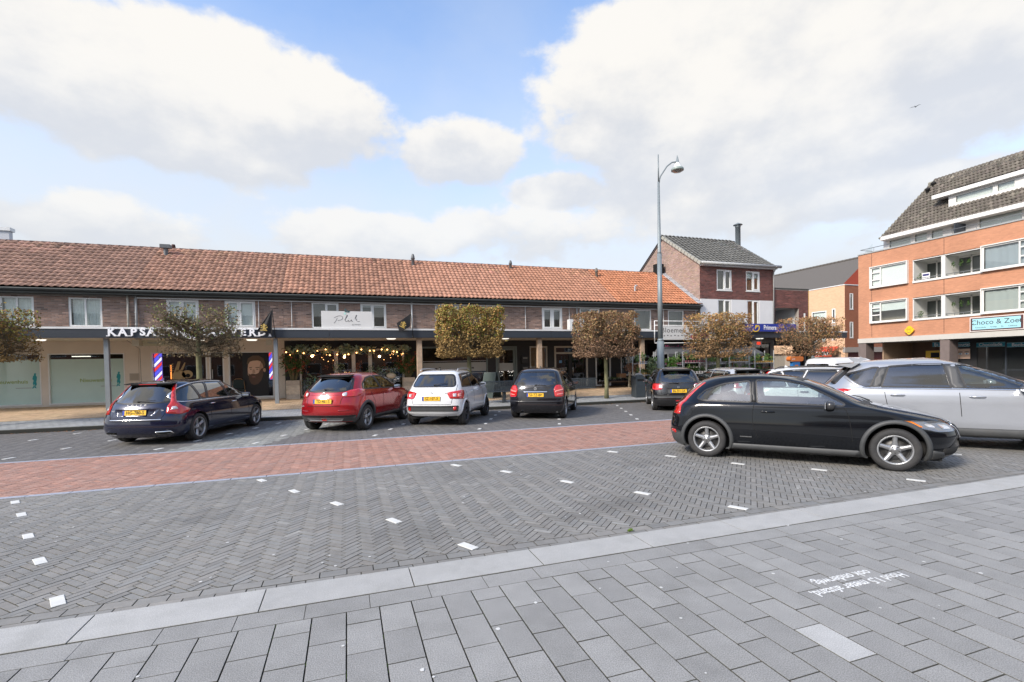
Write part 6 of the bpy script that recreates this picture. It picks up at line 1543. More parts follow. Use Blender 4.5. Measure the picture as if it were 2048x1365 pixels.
    dk=mat('dark print',(.06,.06,.06),.6);MB().box(.62,.78,.66,.80,-.048,-.046,M).box(.84,.94,.74,.84,-.048,-.046,M).box(1.0,1.12,.66,.72,-.048,-.046,M).box(2.5,2.62,.74,.82,-.048,-.046,M).build('film_print',dk,o)
    g=MB()
    for k in range(60): stalks(g,(3.55+rng.random()*.9,WY+.35,.85),.35,3,rng,.1,.008)
    g.build('grass_in_pot',mat('fresh grass',(.16,.28,.05),.8),h);bx('planter_inside',mat('terracotta',(.45,.16,.07),.8),h,3.5,4.6,WY+.2,WY+.5,.62,.86)
    M=S_(7.17,WY,.42);f=MB();w,ht=1.15,2.21;f.box(0,w,ht-.08,ht,-.1,.03,M).box(0,.08,0,ht-.08,-.1,.03,M).box(w-.08,w,0,ht-.08,-.1,.03,M).box(.09,.20,.0,ht-.09,-.08,.0,M).box(w-.20,w-.09,0,ht-.09,-.08,0,M).box(.2,w-.2,.0,.16,-.08,0,M).box(.2,w-.2,ht-.20,ht-.09,-.08,0,M);o=f.build('shop_door',gf,h)
    MB().box(.2,w-.2,.16,ht-.2,-.05,-.042,M).build('pane',MT['shopglass'],o);MB().box(.2,w-.2,.95,1.35,-.04,-.039,M).build('frosted_band',fz,o);b=MB();b.tube([M@Vector((.15,.9,.05)),M@Vector((.15,1.5,.05))],.015,6);b.build('handle',MT['pipe'],o,True)
    shopfloor(h,3.1,8.4,WY+.12,WY+4,.42,2.75)
    b=MB()
    for x,z in ((4.6,1.0),(5.4,1.1),(6.2,1.0)): b.box(x-.3,x+.3,WY+1.2,WY+1.5,.5,z)
    b.build('display_table',brow,h)
    for k,(x,z) in enumerate(((8.72,1.93),(8.72,1.42))):
        b=MB();b.box(x-.17,x+.17,WY-.14,WY-.005,z-.17,z+.17);o=b.build('letter_box',mat('dark grey letter box',(.05,.05,.052),.4,.3),H[5]);MB().box(x-.12,x+.12,WY-.15,WY-.141,z+.06,z+.10).build('letter_slot',MT['pipe'],o)
    # ---- double door shop (5)
    h=H[5];W5=mat('cream shop frame',(.55,.52,.46),.6);holes=[(9.03,10.03,.95,2.62),(10.42,12.38,.42,2.62),(12.86,13.80,.42,2.33)];facade(h,8.50,14.10,holes,MT['blackwall'])
    M=S_(9.03,WY,.95);win(h,M,1.0,1.67,(),m=W5,fw=.07,blind=.0,backdepth=.8,name='shop_window',sill=False,curtain='drape',cm=mat('tan screen',(.33,.21,.12),.9))
    M=S_(10.42,WY,.42);f=MB();w,ht=1.96,2.20;f.box(0,w,ht-.09,ht,-.1,.03,M).box(0,.09,0,ht-.09,-.1,.03,M).box(w-.09,w,0,ht-.09,-.1,.03,M).box(.09,w-.09,ht-.42,ht-.33,-.1,.02,M);o=f.build('shop_door',W5,h)
    f=MB();f.box(.09,.16,0,ht-.42,-.08,.0,M).box(.84,1.02,0,ht-.42,-.08,.0,M).box(w-.16,w-.09,0,ht-.42,-.08,0,M);f.build('door_leaf',MT['blackwall'],o);MB().box(.09,w-.09,.04,ht-.09,-.06,-.052,M).build('pane',MT['shopglass'],o);b=MB();b.tube([M@Vector((1.06,.6,.05)),M@Vector((1.06,1.3,.05))],.016,6);b.build('handle',MT['chrome'],o,True)
    for k,(s_,z) in enumerate((('dinsdag',1.02),('t/m zaterdag',.94),('9.30 - 17.30',.86))): text('opening_hours',s_ if False else ['ma 13.00-18.00','di-vr 9.30-18.00','za 9.30-17.00'][k],.07,MT['white'],o,M@Matrix.Translation((.52,z,-.045)),depth=.0006,off=.001)
    MB().box(.3,.46,1.30,1.44,-.045,-.043,M).build('sticker',mat('blue sticker',(.15,.35,.6),.6),o)
    shopfloor(h,8.7,14.0,WY+.12,WY+4,.42,2.75,back=mat('shop back brown',(.16,.09,.05),.8))
    M=S_(12.86,WY,.42);f=MB();w,ht=.94,1.91;f.box(0,w,ht-.07,ht,-.1,.03,M).box(0,.07,0,ht-.07,-.1,.03,M).box(w-.07,w,0,ht-.07,-.1,.03,M).box(.07,w-.07,0,.08,-.1,.03,M);o=f.build('shop_door',MT['wframe'],h);MB().box(.07,w-.07,.08,ht-.07,-.05,-.042,M).build('pane',glassmat('dark shop glass',(.2,.2,.2),1.5,boost=1.2),o);text('lettering','Bloem',.16,MT['white'],o,M@Matrix.Translation((.42,.28,-.04)),depth=.0006,off=.001,shear=.2)
    # ---- florist (6)
    h=H[6];holes=[(14.45,15.75,.95,2.45),(16.2,19.3,.42,2.75)];facade(h,14.10,19.66,holes,MT['blackwall']);win(h,S_(14.45,WY,.95),1.3,1.5,(.4,),m=MT['wframe'],fw=.06,name='shop_window',sill=False,glass=MT['shopglass'],backdepth=1.)
    shopfloor(h,14.2,19.5,WY+.12,WY+5,.40,2.8)
def make_canopy():
    rng=random.Random(3);o=empty('shop_canopy',(5,21,2.9),0,'long flat slate grey canopy with white top edge over the row of shops','canopy');WR.append(o)
    x0,x1=-20.,28.1;y0=20.8
    bx('roof_slab',mat('bitumen roof',(.10,.10,.10),.9),o,x0,x1,y0+.05,WY-.02,3.08,3.20)
    b=MB();b.box(x0,-2.62,y0+.05,WY-.004,2.93,2.955);b.build('soffit',mat('beige soffit',(.70,.64,.54),.8),o)
    b=MB();b.box(-2.62,x1,y0+.05,WY-.004,2.93,2.955);b.build('soffit',mat('warm grey soffit',(.58,.54,.48),.8),o)
    b=MB();b.box(x0,-2.62,y0+.06,y0+.16,2.72+.17,2.93);b.build('edge_beam',MT['beige'],o);b=MB();b.box(-2.62,x1,y0+.06,y0+.16,2.89,2.93);b.build('edge_beam',mat('oiled beam',(.22,.17,.12),.8),o)
    x=x0;k=0
    while x<x1-.2:
        e=min(x+2.42,x1)
        if not(14.95<x<20.): pass
        o2=bx('fascia_panel',MT['fascia'],o,x+.004,e-.004,y0,y0+.03,2.905,3.215);x=e
    bx('top_trim',MT['trim'],o,x0,x1,y0-.02,y0+.16,3.217,3.285)
    zn=[(-13.7,'metal'),(-8.10,'metal'),(-2.63,'metal'),(2.97,'wood'),(8.54,'wood'),(14.12,'wood'),(25.7,'metal')]
    gp=mat('galvanised grey post',(.27,.30,.32),.5,.3,var=.1,vscale=3)
    for x,k in zn:
        if k=='metal': bx('post',gp,o,x-.07,x+.07,21.0,21.14,zfar(0,21)-.03,2.93)
        else: 
            p=bx('post',MT['wood'],o,x-.105,x+.105,20.97,21.18,zfar(0,21)+.02,2.93);MB().box(x-.11,x+.11,20.965,21.185,zfar(0,21)-.03,zfar(0,21)+.10).build('post_shoe',MT['gutter'],p)
    for x,y in ((-10.6,22.3),(-5.6,22.5),(-3.7,22.5),(1.85,21.6),(7.0,21.5),(12.9,21.7),(22.5,21.8)):
        b=MB();b.lathe([(.0001,-.03),(.16,-.028),(.20,.0),(.20,.02)],20,Matrix.Translation((x,y,2.91)));b.build('ceiling_lamp',mat('opal lamp',(.9,.9,.85),.4,emit=(1,.95,.85),estr=.8),o,True)
    gc=mat('clay grey cable',(.12,.12,.12),.7);b=MB();b.tube([(-8.15,22.9,2.93),(-7.9,23.4,2.6),(-7.92,23.5,1.2)],.008,5);b.build('cable',gc,o)
    # kapsalon letters
    s=empty('shop_sign',(-5.2,y0,3.1),0,'white box letters KAPSALON HANVERDI with round emblem along the canopy edge','sign');WR.append(s)
    wl=mat('white sign letter',(.85,.85,.87),.4,emit=(.9,.92,1.),estr=.08);vi=mat('violet letter side',(.20,.10,.45),.4)
    def letters(st,xs,h):
        for ch,x in zip(st,xs):
            M=S_(x,y0-.025,3.10);t=text('letter',ch,h*1.33,wl,s,M,depth=.022,off=.012,wscale=1.02)
            hw={'I':.03,'L':.10,'P':.10,'K':.11,'E':.10,'R':.11,'D':.11,'S':.08,'O':0,'A':.13,'N':.12,'H':.12,'V':.13}[ch];b=MB()
            hh=h*.485
            def ser(cx,z,w=.05): b.box(cx-w,cx+w,z-.012,z+.012,-.022,.022,M)
            if ch in 'KHNAPRLDEI': 
                ser(-hw if ch!='I' else 0,-hh)
                if ch in 'AHNKR': ser(hw,-hh)
            if ch in 'KHNPRLDEIV': ser(-hw if ch!='I' else 0,hh)
            if ch in 'KHNV': ser(hw,hh)
            if b.v: b.build('serif',wl,t)
    xa=lambda p:at(p,668,Y=y0).x
    letters('KAPSALON',[xa(p) for p in (224,246,268,286,303,322,341,362)],.27)
    letters('HANVERDI',[xa(p) for p in (404,424,447,468,487,505,524,540)],.27)
    cx=xa(382);b=MB();M=S_(cx,y0-.03,3.08)
    for r0,r1 in ((.20,.225),(.12,.135)): b.lathe([(r0,-.02),(r0,.02),(r1,.02),(r1,-.02),(r0,-.02)],28,M)
    for a in (-.12,-.05,.03,.1): b.box(-.19,.19,a-.010,a+.010,-.015,.018,M)
    b.box(-.012,.012,-.2,.2,-.015,.019,M);b.build('round_emblem',wl,s)
    # hanging signs
    for x,lab,tx in ((-7.45,'cream hanging box sign under the canopy near the left metal post','Nieuwenhuis'),(-2.95,'small white hanging sign under the canopy by the flag post',None)):
        o2=empty('hanging_sign',(x,21.7,2.78),0,lab,'sign','signs hanging under the canopy');MB().box(-.11,.11,-.03 if tx else -.02,.62 if tx else .02,-.12,.10).build('sign_box',mat('cream sign face',(.62,.60,.50),.5),o2);b=MB();b.tube([(0,.1,.1),(0,.1,.18)],.01,5);b.tube([(0,.5,.1),(0,.5,.18)],.01,5);b.build('hanger',MT['pipe'],o2)
        if tx:
            MB().box(.16,1.05,.2,.24,-.12,.10).build('side_board',mat('yellowed sign face',(.55,.53,.38),.5),o2)
            text('lettering','VRIJ PARKEREN' if False else 'Nieuwenhuis',.11,mat('grey print',(.25,.3,.3),.6),o2,S_(.60,.195,0),depth=.001)
    # flags
    for px,y0_,tilt,lab,hang in ((545,0,0,'black pennant flag with gold crest hanging by the barber sign',0),(821,0,0,'black flag with gold crest blown left above the canopy of the dark shop',1)):
        p=at(px,676,Y=20.75);f=empty('flag',(p.x,20.72,3.0),0,lab,'flag','black flags on the canopy');b=MB();b.tube([(.10,0,-.05),(.03 if not hang else .02,-.1,1.0 if not hang else .98)],.014,6);b.ball((.10,0,-.06),.04,8,6)
        b.build('pole',MT['black'],f,True);cl=mat('black flag cloth',(.018,.018,.020),.75);gd=mat('gold crest',(.55,.38,.10),.5)
        V=[];F=[];n=8
        for i in range(n+1):
            for j in range(n+1):
                u=i/n;v=j/n
                if hang: P=Vector((.03-.60*u*(1-.25*v)-.04*v,-.09+.03*math.sin(u*7+v*2),.93-.55*v-.52*u+.18*u*v+.10*u*u));
                else: P=Vector((.03-.55*v*u-.02*v,-.1+.05*math.sin(u*9)*v,.98-.95*v+.10*u*v))
                V.append(P)
        F=[(i*(n+1)+j,(i+1)*(n+1)+j,(i+1)*(n+1)+j+1,i*(n+1)+j+1) for i in range(n) for j in range(n)]
        b=MB();b.add(V,F);b.add([v+Vector((0,.006,0)) for v in V],[q[::-1] for q in F]);b.build('cloth',cl,f,True)
        c=Vector((-.30,-.13,.45)) if hang else Vector((-.26,-.16,.30));b=MB();M=frameM(c,(1,0,-.5 if hang else -.1),(0,-1,0))
        for k in range(7):
            a=k*.9;b.prism([(math.cos(a)*.02,math.sin(a)*.02),(math.cos(a-.25)*.12,math.sin(a-.25)*.12),(math.cos(a+.2)*.13,math.sin(a+.2)*.10)],0,.004)
        b.box(-.12,.12,-.14,-.11,0,.004);b.box(-.03,.03,-.1,.12,0,.005);u=MB();u.add([M@Vector(v) for v in b.v],b.f);u.build('crest',gd,f)
    # Pluk board
    a=at(642,622,Y=20.86);c=at(745,661,Y=20.86);o=empty('shop_board',((a.x+c.x)/2,20.9,3.28),0,'large plain white board reading Pluk with leaf sprig, standing on the canopy','sign');WR.append(o)
    bx('board',mat('white board',(.66,.66,.65),.5,var=.03,vscale=2),o,a.x,c.x,20.86,20.90,c.z,a.z);b=MB()
    for x in (a.x+.3,c.x-.3): b.box(x-.02,x+.02,20.9,21.3,3.29,3.33).box(x-.02,x+.02,20.91,20.94,3.29,a.z-.1)
    b.build('stay',MT['pipe'],o);ink=mat('dark ink',(.05,.05,.05),.6);M=S_((a.x+c.x)/2+.05,20.858,3.28+.36)
    # handwritten word as strokes
    def stroke(P,w=.012):
        P=chaikin(P,2,False);b=MB()
        for i in range(len(P)-1):
            p,q=Vector(P[i]),Vector(P[i+1]);d=(q-p)
            if d.length<1e-5: continue
            d.normalize();nn=Vector((-d.y,d.x))*w/2;e=d*w*.3
            b.add([M@Vector((*(p-nn-e),.002)),M@Vector((*(q-nn+e),.002)),M@Vector((*(q+nn+e),.002)),M@Vector((*(p+nn-e),.002))],[(0,1,2,3)])
        return b
    for P in ([(-.62,.02),(-.40,.16),(-.22,.14),(-.22,.02),(-.36,-.04),(-.44,-.02)],[(-.40,.12),(-.48,-.06),(-.60,-.20)],[(-.20,-.08),(-.05,.12),(-.02,.20),(-.08,.16),(-.14,-.06),(-.06,-.08),(.02,.0)],[(.02,.02),(-.02,-.07),(.06,-.07),(.13,.02),(.11,-.07),(.20,-.05)],[(.20,-.06),(.34,.18),(.30,.20),(.22,-.08)],[(.24,.0),(.36,.05),(.27,.0),(.38,-.08),(.46,-.05)]): stroke(P,.014).build('lettering',ink,o)
    text('lettering','BLOEMEN',.075,mat('pale grey print',(.35,.35,.34),.6),o,M@Matrix.Translation((.30,-.20,.002)),depth=.001)
    b=MB()
    for a_,l in ((2.2,.17),(1.9,.20),(.4,.16),(1.2,.12),(2.7,.10),(.1,.13)): c_=Vector((-.06,.30));d=Vector((math.cos(a_),math.sin(a_)));q=Vector((-d.y,d.x))*.022;b.add([M@Vector((*v,.003)) for v in (c_,c_+d*l*.5+q,c_+d*l,c_+d*l*.5-q)],[(0,1,2,3)])
    b.build('leaf_print',mat('dark sprig print',(.06,.12,.13),.6),o);b=MB();M2=M@Matrix.Translation((-.13,.25,.003));b.lathe([(.0001,0),(.05,.0)],12,M2);b.build('dot_print',mat('mint print',(.45,.7,.64),.6),o)
    # florist board with railing
    a=at(1309,649,Y=20.5);c=at(1475,692,Y=20.5);o=empty('shop_board',((a.x+c.x)/2,20.5,2.75),0,'white florist board with black serif lettering and pink blobs in a white rail frame','sign');WR.append(o)
    x0,x1,z0,z1=a.x,c.x,2.62,3.72;b=MB();r=.022
    for p,q in (((x0,z1),(x1,z1)),((x0,z0),(x1,z0)),((x0,z0),(x0,z1)),((x0+.24,z0),(x0+.24,z1)),((x1,z0),(x1,z1)),((x0,3.50),(x1,3.50)),((x0+2.2,3.45),(x0+2.2,z1))): b.tube([(p[0],20.5,p[1]),(q[0],20.5,q[1])],r,6)
    b.build('rail_frame',MT['trim'],o,True);bx('board',mat('white board',(.66,.66,.65),.5),o,x0+.30,x1-.1,20.46,20.48,2.78,3.46)
    M=S_(x0+.35,20.458,3.25);text('lettering','Bloemen',.36,ink,o,M,depth=.001,align='LEFT',wscale=1.05,space=1.1)
    for k,x in enumerate((.15,.35,.55,.78,.98,1.2,1.4)): MB().box(x,x+.08,-.29+(k%2)*.02,-.25+(k%2)*.02,0,.003,M).build('small_ornament',ink,o)
    pk=mat('pink print',(.55,.06,.22),.6);flat_=lambda P,n:(lambda b:MB().add([M@Vector(v) for v in b.v],b.f).build(n,pk,o))(MB().prism(P,.001,.004))
    el=lambda cx,cy,rx,ry:[(cx+rx*math.cos(2*PI*k/18),cy+ry*math.sin(2*PI*k/18)) for k in range(18)]
    flat_(el(2.05,-.32,.30,.12),'pink_blob');flat_(el(2.6,-.22,.32,.17),'pink_blob')
    o=empty('shop_banner',((x0+x1)/2,20.95,2.6),0,'dark banner with pink slanted lettering below the florist board','sign');WR.append(o);bx('banner',mat('dark banner cloth',(.02,.02,.022),.8),o,x0+.55,x1+.3,20.93,20.95,2.25,2.60);text('lettering','Voor al uw bloemen',.27,mat('pink lettering',(.62,.03,.20),.6),o,S_(x0+.9,20.925,2.42),depth=.002,align='LEFT',shear=.25,off=.004)
    # Primera board and post sign
    a=at(1462,648,Y=20.72);c=at(1592,664,Y=20.72);o=empty('shop_board',((a.x+c.x)/2,20.72,3.3),0,'long blue shop board with yellow round emblem and white lettering on the canopy','sign');WR.append(o)
    bx('board',mat('royal blue board',(.012,.035,.30),.4),o,a.x,c.x,20.70,20.78,c.z+.01,a.z+.02);M=S_(at(1540,656,Y=20.7).x,20.698,(a.z+c.z)/2+.01);text('lettering','Primera',.36,MT['white'],o,M,depth=.003,off=.006,wscale=.78)
    M=S_(at(1511,656,Y=20.7).x,20.695,(a.z+c.z)/2);ye=mat('yellow print',(.85,.55,.03),.5);b=MB();n=20
    V=[];
    for k in range(n+1):
        t=-2.6+k*3.4/n;
        for r_,w in ((.20,0),(.26,0)): V.append(M@Vector((r_*math.cos(t)*1.1,r_*math.sin(t)*.85,.004)))
    b.add(V,[(2*k,2*k+1,2*k+3,2*k+2) for k in range(n)]);b.build('emblem',ye,o);text('emblem_letter','P',.30,ye,o,M@Matrix.Translation((.02,.03,.003)),depth=.003,off=.012,shear=.25)
    text('small_lettering','Post',.12,MT['white'],o,M@Matrix.Translation((-.42,.02,.003)),depth=.002)
    M=S_(at(1512,682,Y=20.9).x-.15,21.6,0);x=at(1513,683,Y=21.6).x;o=empty('hanging_sign',(x,21.6,2.63),0,'small white sign with red display under the canopy beside the post shop door','sign','signs hanging under the canopy');MB().box(-.36,.36,-.04,.04,-.15,.15).build('sign_box',MT['wframe'],o);MB().box(-.02,.24,-.05,-.041,-.08,.08).build('red_display',mat('red display',(.5,.02,.01),.4,emit=(.8,.05,.02),estr=.8),o);b=MB();b.tube([(-.3,0,.15),(-.3,0,.3)],.012,5);b.tube([(.3,0,.15),(.3,0,.3)],.012,5);b.build('hanger',MT['pipe'],o)
# ---------------------------------------------------------------- buildings at the right
def make_primera():
    rng=random.Random(77)
    h=empty('corner_house',(22.5,23.4,.4),0,'tall brown brick corner house with grey gable roof, white panels and metal flue','house');WR.append(h)
    X0,X1,Y0,Y1=19.70,25.30,23.40,30.2;ze,za=7.42,9.78;ym=26.8
    MT['redbrown']=randmat('red brown facade brick',(.17,.062,.052),.85,0.,bump=.4,bscale=120,var=.10,vscale=2.5);MT['litbrick']=randmat('sunlit gable brick',(.36,.255,.215),.9,0.,bump=.4,bscale=120,var=.10,vscale=2.)  # gable brick paler than the front: sunlight on it put into the colour
    px=lambda p,y,Y=Y0:at(p,y,Y=Y)
    up=[(px(1428,0).x,px(1458,0).x,px(1440,581).z,px(1440,539).z),(px(1487,0).x,px(1515,0).x,px(1500,583).z,px(1500,543).z)]
    lo=[(px(1430,0).x,px(1456,0).x,3.9,5.34),(px(1489,0).x,px(1513,0).x,3.45,5.34)]
    M=S_(0,Y0,0);w=wall('wall',M,(X0+.002,X1,3.25,ze),up+lo,MT['mortar'],h)
    bricks(M,5.36,ze-.10,lambda v:(X0-.004,X1),up,MT['redbrown'],w,rng,tf=twall(1))
    for a,b in ((X0,lo[0][0]-.0),(lo[0][1],lo[1][0]),(lo[1][1],X1)): bx('white_panel',mat('white facade panel',(.72,.73,.74),.45,var=.03,vscale=2),h,a+.01,b-.01,Y0-.03,Y0-.002,3.32,5.33)
    for k,(a,b,c,d) in enumerate(up): win(h,M@Matrix.Translation((a,c,0)),b-a,d-c,(.5,),sash={1},fw=.07,sw=.07,blind=.3 if k else 0,curtain=None)
    for k,(a,b,c,d) in enumerate(lo): win(h,M@Matrix.Translation((a,c,0)),b-a,d-c,(.5,),sash={1},fw=.06,sill=False)
    # gable facing left
    ME=E_(X0,0,0)   # u=-Y
    def ext(v):
        t=max(0,(v-ze)/(za-ze));return (-(Y1+(ym-Y1)*t)+.0,-(Y0+(ym-Y0)*t))
    b=MB();V=[(-Y0-.002,3.),(-Y0-.002,ze),(-ym,za),(-Y1,ze),(-Y1,3.)][::-1];b.prism(V,-.25,0);g=MB();g.add([ME@Vector(v) for v in b.v],b.f);gw=g.build('gable_wall',MT['mortar'],h)
    bricks(ME,4.9,za-.15,ext,[],MT['litbrick'],gw,rng,tf=lambda s,v,r:(lambda k:(k,k*(1+r.gauss(0,.03)),k*(1+r.gauss(0,.05)),1))(1+r.gauss(0,.11)))
    b=MB();b.box(X1-.25,X1-.002,Y0+.26,Y1,3.,ze);b.box(X0+.26,X1-.26,Y1-.25,Y1,3,ze);b.prism([(Y0+.26,ze),(Y1,ze),(ym,za-.1)],X1-.2,X1-.004,'x');b.build('rear_walls',MT['redbrown'],h)
    sl=math.hypot(za-ze,ym-Y0+.25);ang=math.atan2(za-ze,ym-Y0+.1);rf=empty('roof',(0,0,0));rf.parent=h
    tm=randmat('grey roof tile',(.165,.165,.155),.8,.12,bump=.3,bscale=60,var=.15,vscale=4)
    MR=Matrix.Translation((0,Y0-.28,ze-.06))@Matrix.Rotation(ang,4,'X');tiles(MR,lambda v:(X0-.10,X1+.12),sl+.1,tm,rf,rng,.30,.33,nparts=220)
    b=MB();V=[(x,y,z) for x in (X0+.05,X1+.1) for y,z in ((Y0-.26,ze-.10),(ym,za-.02),(Y1+.25,ze-.10))];b.add(V,[(0,1,4,3),(1,2,5,4),(0,3,5,2),(0,2,1),(3,4,5)]);b.build('roof_deck',MT['dark'],rf)
    b=MB();Yb=Y1+.25;b.add([(X0-.1,Yb,ze-.06),(X1+.12,Yb,ze-.06),(X1+.12,ym,za+.05),(X0-.1,ym,za+.05)],[(0,1,2,3)]);b.build('rear_slope',tm,rf)
    b=MB();x=X0-.12
    while x<X1+.1: b.lathe([(.12,0),(.11,.42)],10,Matrix.Translation((x,ym,za+.01))@Matrix.Rotation(PI/2,4,'Y'));x+=.42
    b.build('ridge_tiles',tm,rf,True)
    b=MB();n=13
    for k in range(n):
        t=k/n;y=Y0-.25+(ym-Y0+.25)*t;z=ze-.05+(za-ze+.06)*t;b.box(-.10,.06,0,.30,-.10,.075,Matrix.Translation((X0-.06,y,z))@Matrix.Rotation(ang,4,'X'))
    b.build('verge_tiles',mat('pale verge tile',(.34,.34,.30),.8,var=.15,vscale=6),rf)
    b=MB();b.box(-.03,.03,0,sl,-.17,-.02,Matrix.Translation((X0-.02,Yb,ze))@Matrix.Rotation(PI,4,'Z')@Matrix.Rotation(ang,4,'X'));b.build('barge_board',mat('dark barge board',(.06,.05,.05),.7),rf)
    b=MB();b.tube([(X0-.12,Y0-.33,ze-.02),(X1+.25,Y0-.33,ze-.02)],.09,8);b.build('gutter',MT['pipe'],h,True);b=MB();b.box(X0,X1+.05,Y0-.24,Y0-.01,ze-.16,ze-.10);b.box(X0,X1+.05,Y0-.26,Y0-.24,ze-.16,ze+.02);b.build('eaves_board',MT['trim'],h)
    b=MB();b.tube([(X1-.10,Y0-.30,ze-.05),(X1-.10,Y0-.09,ze-.35),(X1-.10,Y0-.09,3.3)],.045,8);b.build('downpipe',MT['pipe'],h,True)
    a=at(1478,470,Y=ym);b=MB();b.lathe([(.17,8.8),(.17,za+1.12),(.19,za+1.13),(.19,za+1.18),(.17,za+1.19),(.17,za+1.25),(.30,za+1.26),(.30,za+1.30),(.05,za+1.42),(.0001,za+1.43)],16,Matrix.Translation((a.x,ym+.1,0)));b.build('flue',mat('blue grey flue',(.17,.20,.22),.45,.4),h,True)
    # lead flashing of the lower roof against the gable, small chimney
    a_=math.atan2(7.42-4.97,26.8-23.2);b=MB()
    for k in range(15): t=k*.30;b.box(-.30,.0,0,.29,.04+.02*(k%2),.10+.02*(k%2),Matrix.Translation((X0-.01,23.2,4.97))@Matrix.Rotation(a_,4,'X')@Matrix.Translation((0,t,0)))
    b.build('flashing',MT['lead'],h);c=at(1331,545,Y=26.6);bx('small_chimney',MT['redbrown'],h,19.0,19.5,26.5,26.95,7.2,7.98)
    b=MB();b.lathe([(.06,-.0),(.03,.03),(.03,.15)],8,Matrix.Translation((19.25,26.7,7.98)));b.build('camera',MT['trim'],h,True)
    # ground floor
    wall('shop_wall',M,(X0,X1,.3,2.93),[(20.2,22.1,.42,2.6),(22.9,25.0,.42,2.75)],mat('light grey shop surround',(.45,.45,.44),.6),h)
    win(h,M@Matrix.Translation((20.2,.42,0)),1.9,2.18,(.5,),m=mat('tan door wood',(.40,.27,.14),.6),name='shop_window',glass=MT['shopglass'],sill=False);win(h,M@Matrix.Translation((22.9,.42,0)),2.1,2.3,(.33,.66),m=MT['fascia'],name='shop_window',glass=MT['shopglass'],sill=False)
    # bridging annex
    o=empty('annex',(27,23.5,.4),0,'flat brown brick annex with a wide opening, between the corner house and the orange building','building');WR.append(o)
    A0,A1=25.31,28.16;zt=6.12;hole=(A0+.08,27.35,3.35,4.95);w=wall('wall',M,(A0,A1,2.95,zt),[hole],MT['mortar'],o,.3);bricks(M,3.3,zt-.06,lambda v:(A0,A1),[hole],MT['redbrown'],w,rng,tf=twall(2))
    wall('pier',M,(27.4,A1,.3,2.95),[],MT['redbrown'],o,.5);bx('coping',MT['gutter'],o,A0,A1+.04,Y0-.04,Y0+.32,zt,zt+.05)
    bx('opening_ceiling',mat('white soffit',(.5,.5,.49),.7),o,A0,27.4,Y0+.3,Y0+3.2,4.96,5.02);bx('opening_side',MT['trim'],o,27.36,27.42,Y0+.3,Y0+2.0,3.35,4.95);bx('side_strip',mat('ochre side wall',(.50,.30,.07),.8),o,A1+.001,A1+.06,Y0+.0,Y0+4,2.9,zt);wall('shop_wall',M,(A0,27.4,2.55,2.93),[],MT['fascia'],o,.2)
    MB().box(A0+.1,27.3,Y0+1.0,Y0+1.05,.4,2.5).build('shop_glazing',MT['shopglass'],o);bx('shop_interior',MT['room'],o,A0,27.4,Y0+4,Y0+4.1,.3,2.9)
    b=MB();b.tube([(27.75,Y0-.08,4.6),(27.75,Y0-.08,.4)],.05,8);b.build('downpipe',MT['pipe'],o,True)
